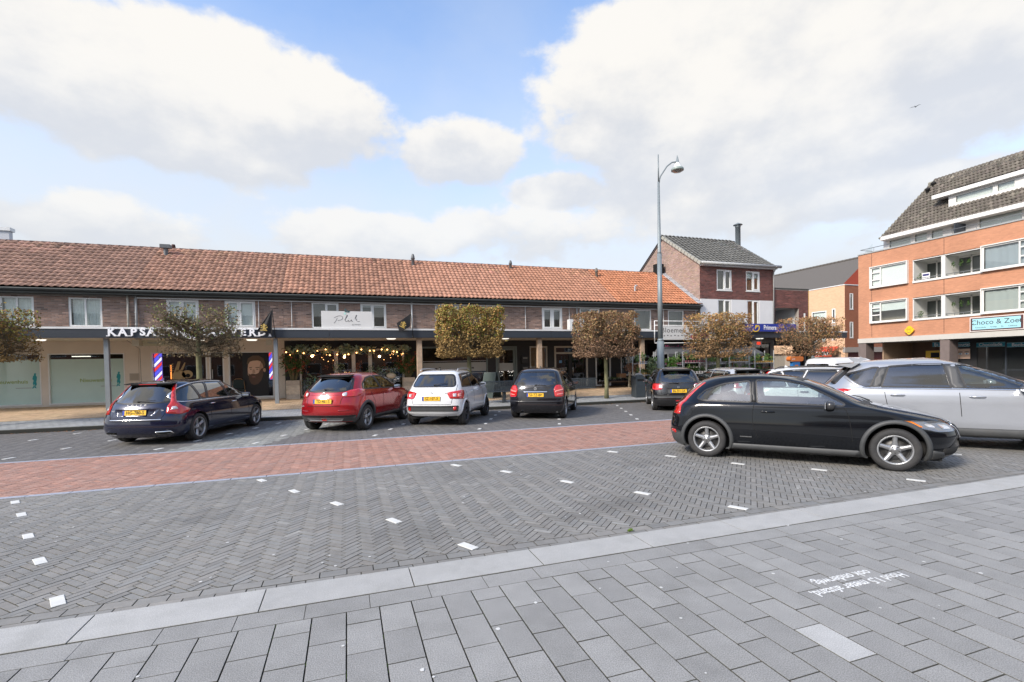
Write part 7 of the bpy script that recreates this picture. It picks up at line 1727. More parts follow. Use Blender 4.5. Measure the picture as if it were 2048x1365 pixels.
def make_orange():
    rng=random.Random(8)
    h=empty('orange_building',(48,36,0),0,'orange brick building with dark roof behind, sunlit left face, between annex and apartments','building');WR.append(h)
    OR=brickmat('orange facade brick',(.66,.42,.26),.85,var=.05,vscale=2,bump=.2,bscale=60);BR=brickmat('shaded facade brick',(.30,.115,.062),.85,var=.08,vscale=2,bump=.2,bscale=60);X=46.;yc=34.27;zt=8.8  # sunlit left face and shaded front: light and shade put into two brick colours
    P=lambda px,py:at(px,py,X=X)
    def rect(x0,x1,y0,y1): a=P(x0,y0);b=P(x1,y1);return (-a.y,-b.y,b.z,a.z)
    ME=E_(X,0,0);ho=[rect(1623.5,1653,625,645),rect(1664,1671,618,646),rect(1627,1652,655,683),rect(1664,1671,650,680)]
    wall('left_wall',ME,(-48.,-yc-.001,2.3,zt),ho,OR,h,.3);MS=S_(0,yc,0);q=lambda px,py:at(px,py,Y=yc);hs=[(q(1697,0).x,q(1704,0).x,q(1700,619).z,q(1700,587).z),(q(1697,0).x,q(1704,0).x,q(1700,676).z,q(1700,644).z)]
    wall('front_wall',MS,(X+.001,X+16,2.3,zt-.08),hs,BR,h,.3)
    for k,r in enumerate(ho): win(h,ME@Matrix.Translation((r[0],r[2],0)),r[1]-r[0],r[3]-r[2],() if k%2 else (),fw=.09,rec=.05,curtain='drape' if k%2==0 else None,blind=.6 if k==2 else 0,cm=MT['net'])
    for r in hs: win(h,MS@Matrix.Translation((r[0],r[2],0)),r[1]-r[0],r[3]-r[2],(),fw=.08,rec=.05,blind=.2)
    bx('coping',MT['trim'],h,X-.05,X+16,yc-.05,yc+.3,zt,zt+.08);b=MB();b.box(X-.05,X+.3,yc+.3,48,zt,zt+.08);b.build('coping',MT['trim'],h);bx('flat_roof',MT['fascia'],h,X+.3,X+16,yc+.3,48,zt-.3,zt-.1)
    bx('plinth_band',mat('concrete band',(.33,.31,.29),.8),h,X-.04,X+16,yc-.04,yc+.2,2.25,2.75);bx('ground_floor',mat('dark red doors',(.17,.03,.025),.6),h,X+.5,X+16,yc+.4,yc+.5,0,2.3);bx('ground_floor',MT['room'],h,X+.3,X+.4,yc+.6,48,0,2.3);bx('corner_column',OR,h,X,X+.4,yc,yc+.4,0,2.3)
    # main roof behind
    RT=mat('dark brown grey roof tiles',(.115,.105,.095),.85,var=.25,vscale=30,bump=.6,bscale=14);b=MB();xr=50.5
    r0=at(1547,549,X=xr);zr=at(1700,520,X=xr).z;V=[(X+.35,60,zt+.0),(X+.35,yc+.6,zt),(xr,yc+.6,zr),(xr,60,zr),(X+9,yc+.6,zt),(X+9,60,zt)];b.add(V,[(0,1,2,3),(2,4,5,3)]);b.build('roof',RT,h);b=MB();b.add([V[1],V[4],V[2]],[(0,1,2)]);b.build('gable',mat('red gable boards',(.36,.06,.03),.8),h)
    b=MB();y=yc+.6
    while y<60: b.lathe([(.13,0),(.12,.4)],8,Matrix.Translation((xr,y,zr+.02))@Matrix.Rotation(-PI/2,4,'X'));y+=.42
    b.build('ridge_tiles',RT,h,True)
    a=at(1628,697,X=45.2);c=at(1668,708,X=45.2);o=empty('awning',(45.2,(a.y+c.y)/2,2.6),0,'red shop awning with white lettering on the orange building beside the last tree','awning');WR.append(o)
    b=MB();za,zc=a.z+.02,c.z;b.add([(45.9,a.y,za+.1),(45.9,c.y,za+.1),(44.9,c.y,zc),(44.9,a.y,zc)],[(0,1,2,3)]);b.add([(44.9,a.y,zc),(44.9,c.y,zc),(44.9,c.y,zc-.25),(44.9,a.y,zc-.25)],[(0,1,2,3)]);b.build('cloth',mat('red awning cloth',(.55,.07,.03),.8),o);text('lettering','TEXAS',.5,MT['white'],o,E_(44.88,(a.y+c.y)/2,zc+.02),depth=.01,off=.02)
def make_flats():
    rng=random.Random(12)
    h=empty('apartment_building',(40,23,0),0,'large orange brick apartment block with balconies, penthouse terrace and steep dark tiled roof, right edge','building');WR.append(h)
    X=39.;YL=27.93;YR=6.
    OR=brickmat('warm orange facade brick',(.50,.235,.135),.85,var=.10,vscale=.7,bump=.3,bscale=50,dirt=.25,dirtcol=(.30,.13,.08));ME=E_(X,0,0);WF=mat('cream window frame',(.72,.71,.68),.45)
    def Yat(p): return at(p,600,X=X).y
    yb1,yb2=Yat(1743.5),Yat(1816);yc0,yc1=Yat(1826),Yat(1965.5)
    unit=[];  # repeated window bays and balconies, going right
    holes=[];bays=[];bal=[]
    for fl in (0,1):
        z0,z1=(4.42,5.95) if fl==0 else (7.14,8.68)
        bays.append((-yb1,-yb2,z0,z1,0,fl));bal.append((-yc0,-yc1,z0+.02,z1-.08,fl))
        b2=-yc1+.02;bays.append((b2,b2+4.6,z0,z1,1,fl));bal.append((b2+4.75,b2+8.7,z0+.02,z1-.08,fl))
    holes=[(b[0],b[1],b[2],b[3]) for b in bays]+[(b[0],b[1],b[2],b[3]) for b in bal]
    wall('facade',ME,(-YL,-YR,3.22,9.86),holes,OR,h,.3)
    for y in (-Yat(1744)-.02,-Yat(1888),-15.,-11): bx('expansion_joint',MT['rubber'],h,X-.004,X+.02,-y-.012,-y+.012,3.3,9.8)
    bx('left_end_wall',OR,h,X+.3,X+12,YL-.3,YL,3.2,9.86);bx('concrete_band',mat('pale concrete band',(.52,.50,.46),.8,var=.06,vscale=2),h,X-.06,X+12,YR,YL+.02,2.86,3.215);bx('coping',mat('grey coping',(.35,.36,.36),.6),h,X-.06,X+.34,YR,YL+.03,9.862,9.95)
    bx('floor_slab',MT['room'],h,X+.35,X+11.5,YR,YL-.35,9.4,9.6)
    for (u0,u1,z0,z1,kind,fl) in bays:
        M=ME@Matrix.Translation((u0,z0,.16));w=u1-u0;ht=z1-z0
        if kind==0: o=win(h,M,w,ht,(.28,),rail={0:[.36,.72]} ,fw=.09,rec=.10,m=WF,curtain=None,blind=.45 if fl==0 else .98,cm=mat('white roller blind',(.9,.9,.89),.8) if fl else MT['blind'],name='window_bay',sill=False,backdepth=.8)
        else: o=win(h,M,w,ht,(.40,.55),rail={1:[.36,.72]},fw=.09,rec=.10,m=WF,curtain='drape',cm=mat('grey blue drape',(.36,.39,.44),.9) if fl else mat('pale drape',(.52,.53,.52),.9),name='window_bay',sill=False,backdepth=.8)
        MB().box(-.05,w+.05,ht,ht+.06,-.16,.05,M).box(-.05,w+.05,-.07,0,-.16,.05,M).box(-.05,0,0,ht,-.16,.05,M).box(w,w+.05,0,ht,-.16,.05,M).build('bay_surround',WF,o)
    for (u0,u1,z0,z1,fl) in bal:
        w=u1-u0;M=ME@Matrix.Translation((u0,z0,0));dp=1.5;cw=mat('white balcony wall',(.66,.66,.63),.7,var=.04,vscale=2);b=MB()
        b.box(0,w,-.1,0,-dp,-.0,M).box(0,w,z1-z0,z1-z0+.1,-dp,-.0,M).box(0,.06,0,z1-z0,-dp,.02,M).box(w-.06,w,0,z1-z0,-dp,.02,M);um=u0+(-u0-Yat(1895)) if False else (u1-u0)*.49;b.box(um-.22,um+.02,0,z1-z0,-dp,.03,M);o=b.build('balcony_recess',cw,h)
        for a,c_ in ((.06,um-.22),(um+.02,w-.06)):
            b=MB();b.box(a,c_,0,z1-z0,-dp,-dp+.04,M);b.build('balcony_window',mat('dim balcony glass',(.08,.09,.085),.15,spec=.6),o);b=MB()
            for t in (.36,.66,.98): x=a+(c_-a)*t;b.box(x-.05,x+.03,0,z1-z0,-dp+.04,-dp+.07,M)
            b.box(a,c_,z1-z0-.14,z1-z0,-dp+.04,-dp+.07,M);b.build('balcony_frame',WF,o)
            b=MB();b.tube([M@Vector((a,.16,-.05)),M@Vector((c_,.16,-.05))],.022,6);
            for t in (.25,.5,.75): b.tube([M@Vector((a+(c_-a)*t,0,-.05)),M@Vector((a+(c_-a)*t,.16,-.05))],.015,5)
            b.build('railing',mat('grey railing',(.20,.21,.22),.5,.3),o,True)
        MB().box(0,w,-.14,0,0,.07,M).box(0,w,z1-z0,z1-z0+.05,0,.05,M).build('balcony_sill',WF,o)
        g=MB()
        for k in range(3): blob(g,M@Vector((um+.3+k*.42,(z1-z0)*.55,-.35)),(.10,.12,.22),40,rng,.06)
        blob(g,M@Vector((.35,.3,-.2)),(.2,.2,.25),70,rng,.06);g.build('balcony_plants',MT['green'],o,tint=True)
    M=ME@Matrix.Translation((-23.9+.25,7.16,-.2));o=MB();o.box(.15,.65,0,.5,0,.02,M);s=o.build('for_sale_board',MT['white'],h);MB().box(.2,.6,.28,.42,.021,.025,M).build('board_print',mat('navy print',(.03,.03,.15),.6),s)
    # ground floor: brick piers, shop glazing set back
    GB=mat('grey brown pier brick',(.17,.135,.125),.85,var=.1,vscale=4,bump=.3,bscale=60)
    for a,b_ in ((1717,1732),(1880,1899)): y0,y1=at(b_,700,X=X).y,at(a,700,X=X).y;bx('pier',GB,h,X,X+.9,y0,y1,0,2.86)
    for y in (15.5,10.): bx('pier',GB,h,X,X+.9,y-.3,y+.3,0,2.86)
    bx('arcade_ceiling',mat('grey arcade ceiling',(.30,.29,.27),.8),h,X+.02,X+9,YR,YL-.05,2.84,2.858);bx('arcade_wall',mat('brown arcade brick',(.20,.13,.10),.85,var=.08,vscale=4),h,X+4.2,X+4.3,22.6,27.9,0,2.84);bx('arcade_wall',mat('tan arcade brick',(.36,.25,.17),.85,var=.08,vscale=4),h,X+.9,X+4.2,26.6,26.7,0,2.84)
    XS=X+2.0;bl=mat('turquoise shop strip',(.02,.26,.36),.5);P=lambda px,py:at(px,py,X=XS)
    bx('shop_front',MT['blackwall'],h,XS+.02,XS+.1,YR,22.3,0,2.84)
    for (a,b_,t,f) in ((1866,1881,'IJs',0),(1912,1940,'Nougat',0),(1954,2011,'Chocolade',1),(2015,2075,'Bonbons',1)):
        y1,y0=P(a,690).y,P(b_,690).y;zt,zb=P((a+b_)/2,685).z,P((a+b_)/2,694).z;o=bx('shop_strip',bl,h,XS-.06,XS,y0,y1,zb,zt);fr=mat('pale blue edge',(.35,.6,.68),.5);bx('strip_edge',fr,o,XS-.065,XS-.055,y0,y1,zt-.03,zt+.0);bx('strip_edge',fr,o,XS-.065,XS-.055,y0,y1,zb,zb+.03)
        text('lettering',t,(zt-zb)*.95,mat('white print',(.8,.8,.8),.5),o,E_(XS-.07,(y0+y1)/2,(zt+zb)/2),depth=.002,off=.006)
    for (a,b_) in ((1954,2011),(2015,2075)): y1,y0=P(a,700).y,P(b_,700).y;o=bx('shop_glass',MT['shopglass'],h,XS-.02,XS,y0,y1,.3,2.4);bx('window_mullion',MT['fascia'],o,XS-.05,XS+.01,y0-.08,y0,.2,2.5)
    y1,y0=P(1915,700).y,P(1941,700).y;o=empty('eyes_poster',(0,0,0),0,'poster showing a pair of painted eyes beside the chocolate shop entrance','poster');WR.append(o)
    bx('sheet',mat('poster skin',(.56,.36,.26),.6),o,XS-.05,XS-.03,y0,y1,P(1928,718).z,P(1928,698).z);dk=MT['dark'];ym=(y0+y1)/2;zm=(P(1928,718).z+P(1928,698).z)/2;w=(y1-y0)
    for s in (-1,1):
        for rr,dz,hh,mm,xo,n_ in ((.17,.13,.025,dk,-.052,'eyebrow'),(.15,0,.055,MT['white'],-.052,'eye'),(.05,0,.055,mat('blue iris',(.1,.25,.4),.4),-.056,'iris')):
            b=MB();b.prism([(rr*w*1.2*math.cos(2*PI*k/14)+s*w*.25,dz+hh*math.sin(2*PI*k/14)) for k in range(14)],0,.003);u=MB();Mz=E_(XS+xo,ym,zm);u.add([Mz@Vector(v) for v in b.v],b.f);u.build(n_,mm,o)
    b=MB()
    for k in range(26): y=rng.uniform(15,20.8);b.box(XS+.2,XS+.7,y-.1,y+.1,.6,rng.uniform(1.,1.9))
    b.build('chocolate_display',mat('cream boxes',(.30,.27,.18),.7),h)
    b=MB();b.tube([(XS-.1,17.4-.22*k,2.05-.10*math.sin(k/9*PI)) for k in range(10)],.006,4)
    for k in range(9): y=17.3-.22*k;b.add([(XS-.1,y+.07,2.0),(XS-.1,y-.07,2.0),(XS-.1,y,1.86)],[(0,1,2)])
    b.build('bunting',MT['white'],h)
    # signs on the facade
    a=P if False else at(1941,638,X=38.85);c=at(2046,657,X=38.85);o=empty('shop_sign',(38.85,(a.y+c.y)/2,3.7),0,'pale blue framed sign of the chocolate shop on the orange facade','sign');WR.append(o)
    z0,z1=3.36,4.10;bx('frame',mat('white sign surround',(.75,.66,.62),.5),o,38.88,38.99,c.y-.06,a.y+.06,z0-.10,z1+.10);bx('inner_frame',mat('maroon sign band',(.09,.03,.03),.6),o,38.86,38.885,c.y,a.y,z0-.04,z1+.04);bx('sign_face',mat('pale aqua sign face',(.36,.66,.74),.5),o,38.84,38.865,c.y+.10,a.y-.10,z0+.02,z1-.02)
    ink=mat('dark ink',(.05,.05,.05),.6);M=E_(38.838,(a.y+c.y)/2,(z0+z1)/2);text('lettering','Choco & Zoet',.44,ink,o,M@Matrix.Translation((0,.09,0)),depth=.002,wscale=.98)
    text('lettering','Chocolade      Snoep      IJs      Cadeaus',.13,ink,o,M@Matrix.Translation((0,-.22,0)),depth=.001)
    for s in (-1.14,1.14): MB().box(s-.02,s+.02,.03,.07,0,.004,M).build('dot_print',ink,o)
    s=at(1820,661,X=38.9);o=empty('wall_emblem',s,0,'yellow rounded diamond sign with a smiling face on the orange facade','sign');ye=mat('yellow sign plastic',(.85,.52,.02),.4);b=MB();P4=rnd([(0,.36),(.34,0),(0,-.36),(-.34,0)],.12,5);b.prism(P4,0,.12);u=MB();M=E_(0,0,0);u.add([M@Vector(v) for v in b.v],b.f);u.build('sign_body',ye,o)
    for cx in (-.09,.09):
        b=MB();b.lathe([(.045,.122),(.065,.122)],14,M@Matrix.Translation((cx,.06,.002)));b.build('eye',ink,o)
    b=MB();b.add([M@Vector((r*math.cos(t),r*math.sin(t)-.0,.125)) for t in [PI*1.2+k*PI*.6/10 for k in range(11)] for r in (.15,.175)],[(2*k,2*k+2,2*k+3,2*k+1) for k in range(10)]);b.build('smile',ink,o)
    o=empty('service_box',(X+3.4,24.5,0),0,'yellow service machine in the arcade under the apartment block','machine');bx('cabinet',ye,o,-.2,.2,-.55,.55,0,2.13)
    bx('screen',MT['black'],o,-.215,-.2,-.35,.2,1.6,1.98)
    # penthouse and roof
    XP=X+1.5;MP=E_(XP,0,0);PW=mat('white penthouse panel',(.74,.73,.71),.5);wh=[(-(26.6),-25.0,10.1,10.85),(-24.8,-23.9,10.1,10.85),(-23.7,-22.9,10.1,10.85),(-20.9,-18.6,10.1,11.0),(-18.3,-16.5,10.1,11.0),(-16,-12,10.1,11.)]
    wall('penthouse_wall',MP,(-27.0,-YR,9.6,11.2),wh,PW,h,.2)
    for r in wh: win(h,MP@Matrix.Translation((r[0],r[2],0)),r[1]-r[0],r[3]-r[2],(),fw=.06,rec=.05,m=WF,blind=.9,cm=PW,sill=False)
    bx('terrace_screen',MT['fascia'],h,X+.35,XP,21.6,21.66,9.95,10.75);bx('side_panel',mat('ribbed grey panel',(.4,.4,.38),.6),h,XP-.05,XP-.01,21.9,22.4,9.9,10.8)
    b=MB();yy=YR
    b.tube([(X+.12,YR,10.28),(X+.12,YL-.1,10.28)],.022,6);b.tube([(X+.12,YL-.1,10.28),(X+3,YL-.1,10.28)],.022,6)
    while yy<YL: b.tube([(X+.12,yy,9.9),(X+.12,yy,10.28)],.014,5);yy+=1.3
    b.build('terrace_railing',mat('grey railing',(.20,.21,.22),.5,.3),h,True)
    b=MB();b.add([(X+.3,YL-.15,9.95),(XP-.1,YL-.15,9.95),(XP-.1,YL-.15,10.9)],[(0,1,2)]);b.build('glass_screen',MT['winglass'],h)
    xe=X+.9;zE=10.95;xr=43.;yr=25.0;zr=15.03;bd=PW
    bx('eaves_band',bd,h,xe-.12,xe+.0,YR,26.75,10.84,11.12);bx('eaves_soffit',bd,h,xe,XP-.01,YR,26.75,10.84,10.9);bx('eaves_band_end',bd,h,xe,xe+7,26.75,26.85,10.84,11.12)
    RT=randmat('weathered grey brown roof tile',(.125,.110,.092),.85,0.,bump=.4,bscale=40,var=.25,vscale=1.5);b=MB();e0=26.8
    b.add([(xe,YR,11.0),(xe,e0,11.0),(xr,yr,zr-.12),(xr,YR,zr-.12),(xe+7,e0,11.0),(xr+.1,YR,zr-.12),(xe+7,YR,11.)],[(0,3,2,1),(1,2,4),(2,5,6,4)]);b.build('roof_deck',RT,h)
    sl=math.hypot(xr-xe,zr-11.0);ang=math.atan2(zr-11.0,xr-xe);T=Matrix(((0,math.cos(ang),-math.sin(ang)),(-1,0,0),(0,math.sin(ang),math.cos(ang)))).to_4x4();T.translation=Vector((xe-.06,0,11.03))
    xd=X+1.75;zd0=12.33;vd=(zd0-11.0)/math.sin(ang);vt=(13.35-11.0)/math.sin(ang)+.25;yd=23.0
    me=tile_mesh('roof_tile',RT);cv=[v.co.copy() for v in me.vertices];cf=[tuple(p.vertices) for p in me.polygons];mb=MB();v=0.;r2=random.Random(4)
    while v<sl:
        yl=e0+(yr-e0)*v/sl;u=-yl
        while u<-YR-.2:
            if not(vd-.05<v+.15<vt+.3 and u>-yd): 
                k=1+r2.gauss(0,.16);k*=1.4 if r2.random()<.07 else 1;mb.cur=(k,k*(1+r2.gauss(0,.02)),k,1);mb.add([T@(c+Vector((u,v,r2.uniform(0,.006)))) for c in cv],cf)
            u+=.225
        v+=.315
    o=mb.build('roof_tile_field',RT,h,True,tint=True);o['kind']='stuff'
    MP=E_(xd,0,0);wd=[(-22.35,-20.2,12.42,12.95),(-20.05,-19.1,12.42,12.95),(-18.3,-17.6,12.42,12.95),(-17.4,-12.,12.42,12.95)];wall('dormer_wall',MP,(-yd+.25,-YR,12.2,13.05),wd,PW,h,.15)
    for k,r in enumerate(wd): win(h,MP@Matrix.Translation((r[0],r[2],0)),r[1]-r[0],r[3]-r[2],(),fw=.05,rec=.05,m=WF,blind=.95 if k<2 else 0,cm=PW,sill=False)
    bx('dormer_band',bd,h,xd-.35,xd+1.4,YR,yd+.6,13.05,13.32);bx('dormer_side',RT,h,xd+.05,xd+1.4,yd-.3,yd-.25,12.2,13.05)
    b=MB();y=YR
    while y<yr: b.lathe([(.13,0),(.12,.4)],8,Matrix.Translation((xr,y,zr+.02))@Matrix.Rotation(-PI/2,4,'X'));y+=.42
    n=16
    for k in range(n): t=k/n;p=Vector((xe,e0,11.05)).lerp(Vector((xr,yr,zr+.05)),t);b.ball(p,(.16,.16,.10),8,5)
    b.build('ridge_tiles',mat('pale ridge tile',(.24,.23,.19),.85),h,True)
    for px,py in ((1855,385),(1867,373)):
        p=at(px,py,X=42.2 if px<1860 else 42.6);b=MB();b.lathe([(.09,-.7),(.09,.15),(.16,.17),(.16,.26),(.05,.36)],10,Matrix.Translation(p));b.build('roof_vent',MT['black'],h,True)
def make_far_left():
    o=empty('rooftop_block',(-24,45,0),0,'pale grey box of a distant building above the ridge at the left edge','building');WR.append(o)
    a=at(-60,458,Y=45);c=at(19,487,Y=45);bx('block',mat('pale grey cladding',(.50,.52,.56),.6),o,a.x,c.x,45,45.4,0,a.z);bx('coping',MT['trim'],o,a.x,c.x+.1,44.9,45.5,a.z,a.z+.25)
    p=at(1,430,Y=48);b=MB();b.lathe([(.5,0),(.35,p.z-2),(.02,p.z)],8,Matrix.Translation((p.x-.3,48,0)));b.build('spire',MT['fascia'],o)
# ---------------------------------------------------------------- trees, street furniture
def box_tree(px,zt,zb,w,dy,lab,seed,nleaf,leafcol,bare=.0,topbias=.0,Y=18.35,twc=(.13,.10,.06),green=0.):
    rng=random.Random(seed);x=at(px,790,Y=Y).x;z0=zfar(x,Y);o=empty('box_pruned_tree',(x,Y,z0-.02),rng.uniform(-.1,.1),lab,'tree','box pruned street trees');H0=zb-z0;H1=zt-z0;mid=(H0+H1)/2
    bark=mat('mossy bark',(.17,.165,.09),.9,var=.25,vscale=8,bump=.5,bscale=30,dirt=.4,dirtcol=(.12,.13,.03));t=MB();t.tube([(0,0,0),(.01,0,.5),(-.01,.01,H0+.1),(.01,0,mid),(0,0,H1-.25)],[.105,.085,.078,.06,.02],10);t.build('trunk',bark,o,True)
    b=MB();tips=[];hw=w/2;hd=dy/2
    def clampP(p): return Vector((max(-hw,min(hw,p.x)),max(-hd,min(hd,p.y)),max(H0,min(H1,p.z))))
    for k in range(34 if bare<.5 else 28):
        a=2*PI*k*.618+rng.uniform(-.2,.2);zs=H0-.12+(H1-H0)*rng.random()**.9*.72;p=Vector((0,0,zs));tx=math.cos(a)*hw*1.12;ty=math.sin(a)*hd*1.12;tz=zs+rng.uniform(.1,.75)*(1. if zs<mid else .7);e=clampP(Vector((tx,ty,tz)));m1=p.lerp(e,.4)+Vector((rng.gauss(0,.05),rng.gauss(0,.05),-.04));m2=p.lerp(e,.75)+Vector((rng.gauss(0,.07),rng.gauss(0,.07),.02));b.tube([p,m1,m2,e],[.034,.022,.014,.008],5,False)
        for j in range(12):
            s=rng.uniform(.25,1.);c=p.lerp(e,s)+Vector((rng.gauss(0,.02),rng.gauss(0,.02),0));d=Vector((rng.gauss(0,1)+math.cos(a)*.8,rng.gauss(0,1)+math.sin(a)*.8,rng.gauss(.35,.8))).normalized();L=rng.uniform(.25,.65);q=clampP(c+d*L);mq=c.lerp(q,.5)+Vector((rng.gauss(0,.04),rng.gauss(0,.04),rng.gauss(0,.04)));b.tube([c,mq,q],[.010,.007,.004],4,False)
            for _ in range(6):
                s2=rng.random();c2=c.lerp(q,s2);d2=(d+Vector((rng.gauss(0,.8),rng.gauss(0,.8),rng.gauss(.2,.7)))).normalized();q2=clampP(c2+d2*rng.uniform(.12,.34))
                if (q2-c2).length<.03: continue
                b.tube([c2,q2],[.0045,.0025],3,False);tips.append((c2,q2))
    for _ in range(1500):
        c,q=rng.choice(tips);f=rng.randrange(5);e=Vector(q)
        dd=1-abs(rng.gauss(0,.05))
        if f<2: e.y=-hd*dd
        elif f==2: e.x=math.copysign(hw*dd,e.x)
        elif f==3: e.z=mid+(H1-mid)*dd
        else: e.z=mid-(mid-H0)*dd
        if (e-q).length>.4 or (e-q).length<.04: continue
        e+=Vector((rng.gauss(0,.05),0,rng.gauss(0,.05)));b.tube([q,e],[.0045,.002],3,False);tips.append((q,e))
    tw=b.build('branches',mat('olive twig bark',twc,.9),o,False)
    lf=MB()
    n=0
    while n<nleaf:
        if rng.random()<.6*(1-bare):
            f=rng.randrange(6);p=Vector((rng.uniform(-1,1),rng.uniform(-1,1),rng.uniform(-1,1)));dd=1-abs(rng.gauss(0,.10))
            if f<3: p.y=-dd if f<2 else dd
            elif f==3: p.x=rng.choice((-dd,dd))
            else: p.z=dd if f==4 else -dd*1.0
            wob=.04*math.sin(p.x*9+seed)+.04*math.sin(p.z*7);p=Vector((p.x*(hw+wob),p.y*(hd+wob),mid+p.z*((H1-mid)+wob)))
            if math.sin(p.x*5.1+seed)*math.sin(p.z*6.3+p.y*4)<-.35: continue
        else:
            c,q=rng.choice(tips);p=c.lerp(q,rng.uniform(.3,1.15))
        # leaves keep to the shorn faces
        ed=max(abs(p.x)/hw,abs(p.y)/hd,abs(p.z-mid)/(H1-mid))
        if rng.random()>(.22+.78*max(0,(ed-.45)/.55)): continue
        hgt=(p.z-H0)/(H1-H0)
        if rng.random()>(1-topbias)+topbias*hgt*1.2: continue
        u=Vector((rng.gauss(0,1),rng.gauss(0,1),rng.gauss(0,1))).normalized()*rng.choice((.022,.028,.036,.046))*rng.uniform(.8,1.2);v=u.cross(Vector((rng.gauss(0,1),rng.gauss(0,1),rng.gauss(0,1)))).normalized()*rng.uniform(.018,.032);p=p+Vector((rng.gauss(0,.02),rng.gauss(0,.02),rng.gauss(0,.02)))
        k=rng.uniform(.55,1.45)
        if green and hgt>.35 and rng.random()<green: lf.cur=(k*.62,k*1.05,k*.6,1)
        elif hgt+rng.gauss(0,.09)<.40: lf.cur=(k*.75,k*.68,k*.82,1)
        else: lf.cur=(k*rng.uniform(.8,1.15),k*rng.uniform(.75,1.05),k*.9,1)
        lf.add([p-u,p+v,p+u,p-v],[(0,1,2,3)]);n+=1
    lf.build('crown',mat('autumn leaf '+str(seed),leafcol,.7,attr=True,spec=.3),o,tint=True)
    return o
def bench(px,Y,lab,n=1):
    x=at(px,790,Y=Y).x;z=zfar(x,Y);o=empty('bench',(x,Y,z),0,lab,'bench','metal benches facing the shops');m=mat('perforated grey steel',(.10,.115,.125),.45,.5,var=.08)
    w=.92
    b=MB();b.tube([(-w,-.22,.45),(-w,.18,.45)],.018,6);b.tube([(w,-.22,.45),(w,.18,.45)],.018,6);b.tube([(-w,-.24,.45),(w,-.24,.45)],.02,6);b.tube([(-w,.18,.45),(w,.18,.45)],.018,6)
    for k in range(15): y=-.215+.0265*k;b.box(-w+.02,w-.02,y,y+.014,.445,.455)
    b.build('seat',m,o)
    b=MB();b.tube([(-w,-.26,.52),(-w,-.32,.86),(w,-.32,.86),(w,-.26,.52),(-w,-.26,.52)],.018,6)
    for k in range(12): t=k/12;b.box(-w+.02,w-.02,-.265-.055*t-.004,-.265-.055*t+.004,.535+.027*k,.535+.027*k+.015)
    for k in range(20): xx=-w+.09*k+.06;b.box(xx,xx+.01,-.30,-.285,.53,.85)
    b.build('backrest',m,o)
    for sx in (-.0,): 
        b=MB();b.box(sx-.06,sx+.06,-.08,.06,0,.44);b.box(sx-.14,sx+.14,-.16,.14,0,.015);b.box(sx-.02,sx+.02,-.28,.16,.42,.445);b.build('leg',m,o)
    return o
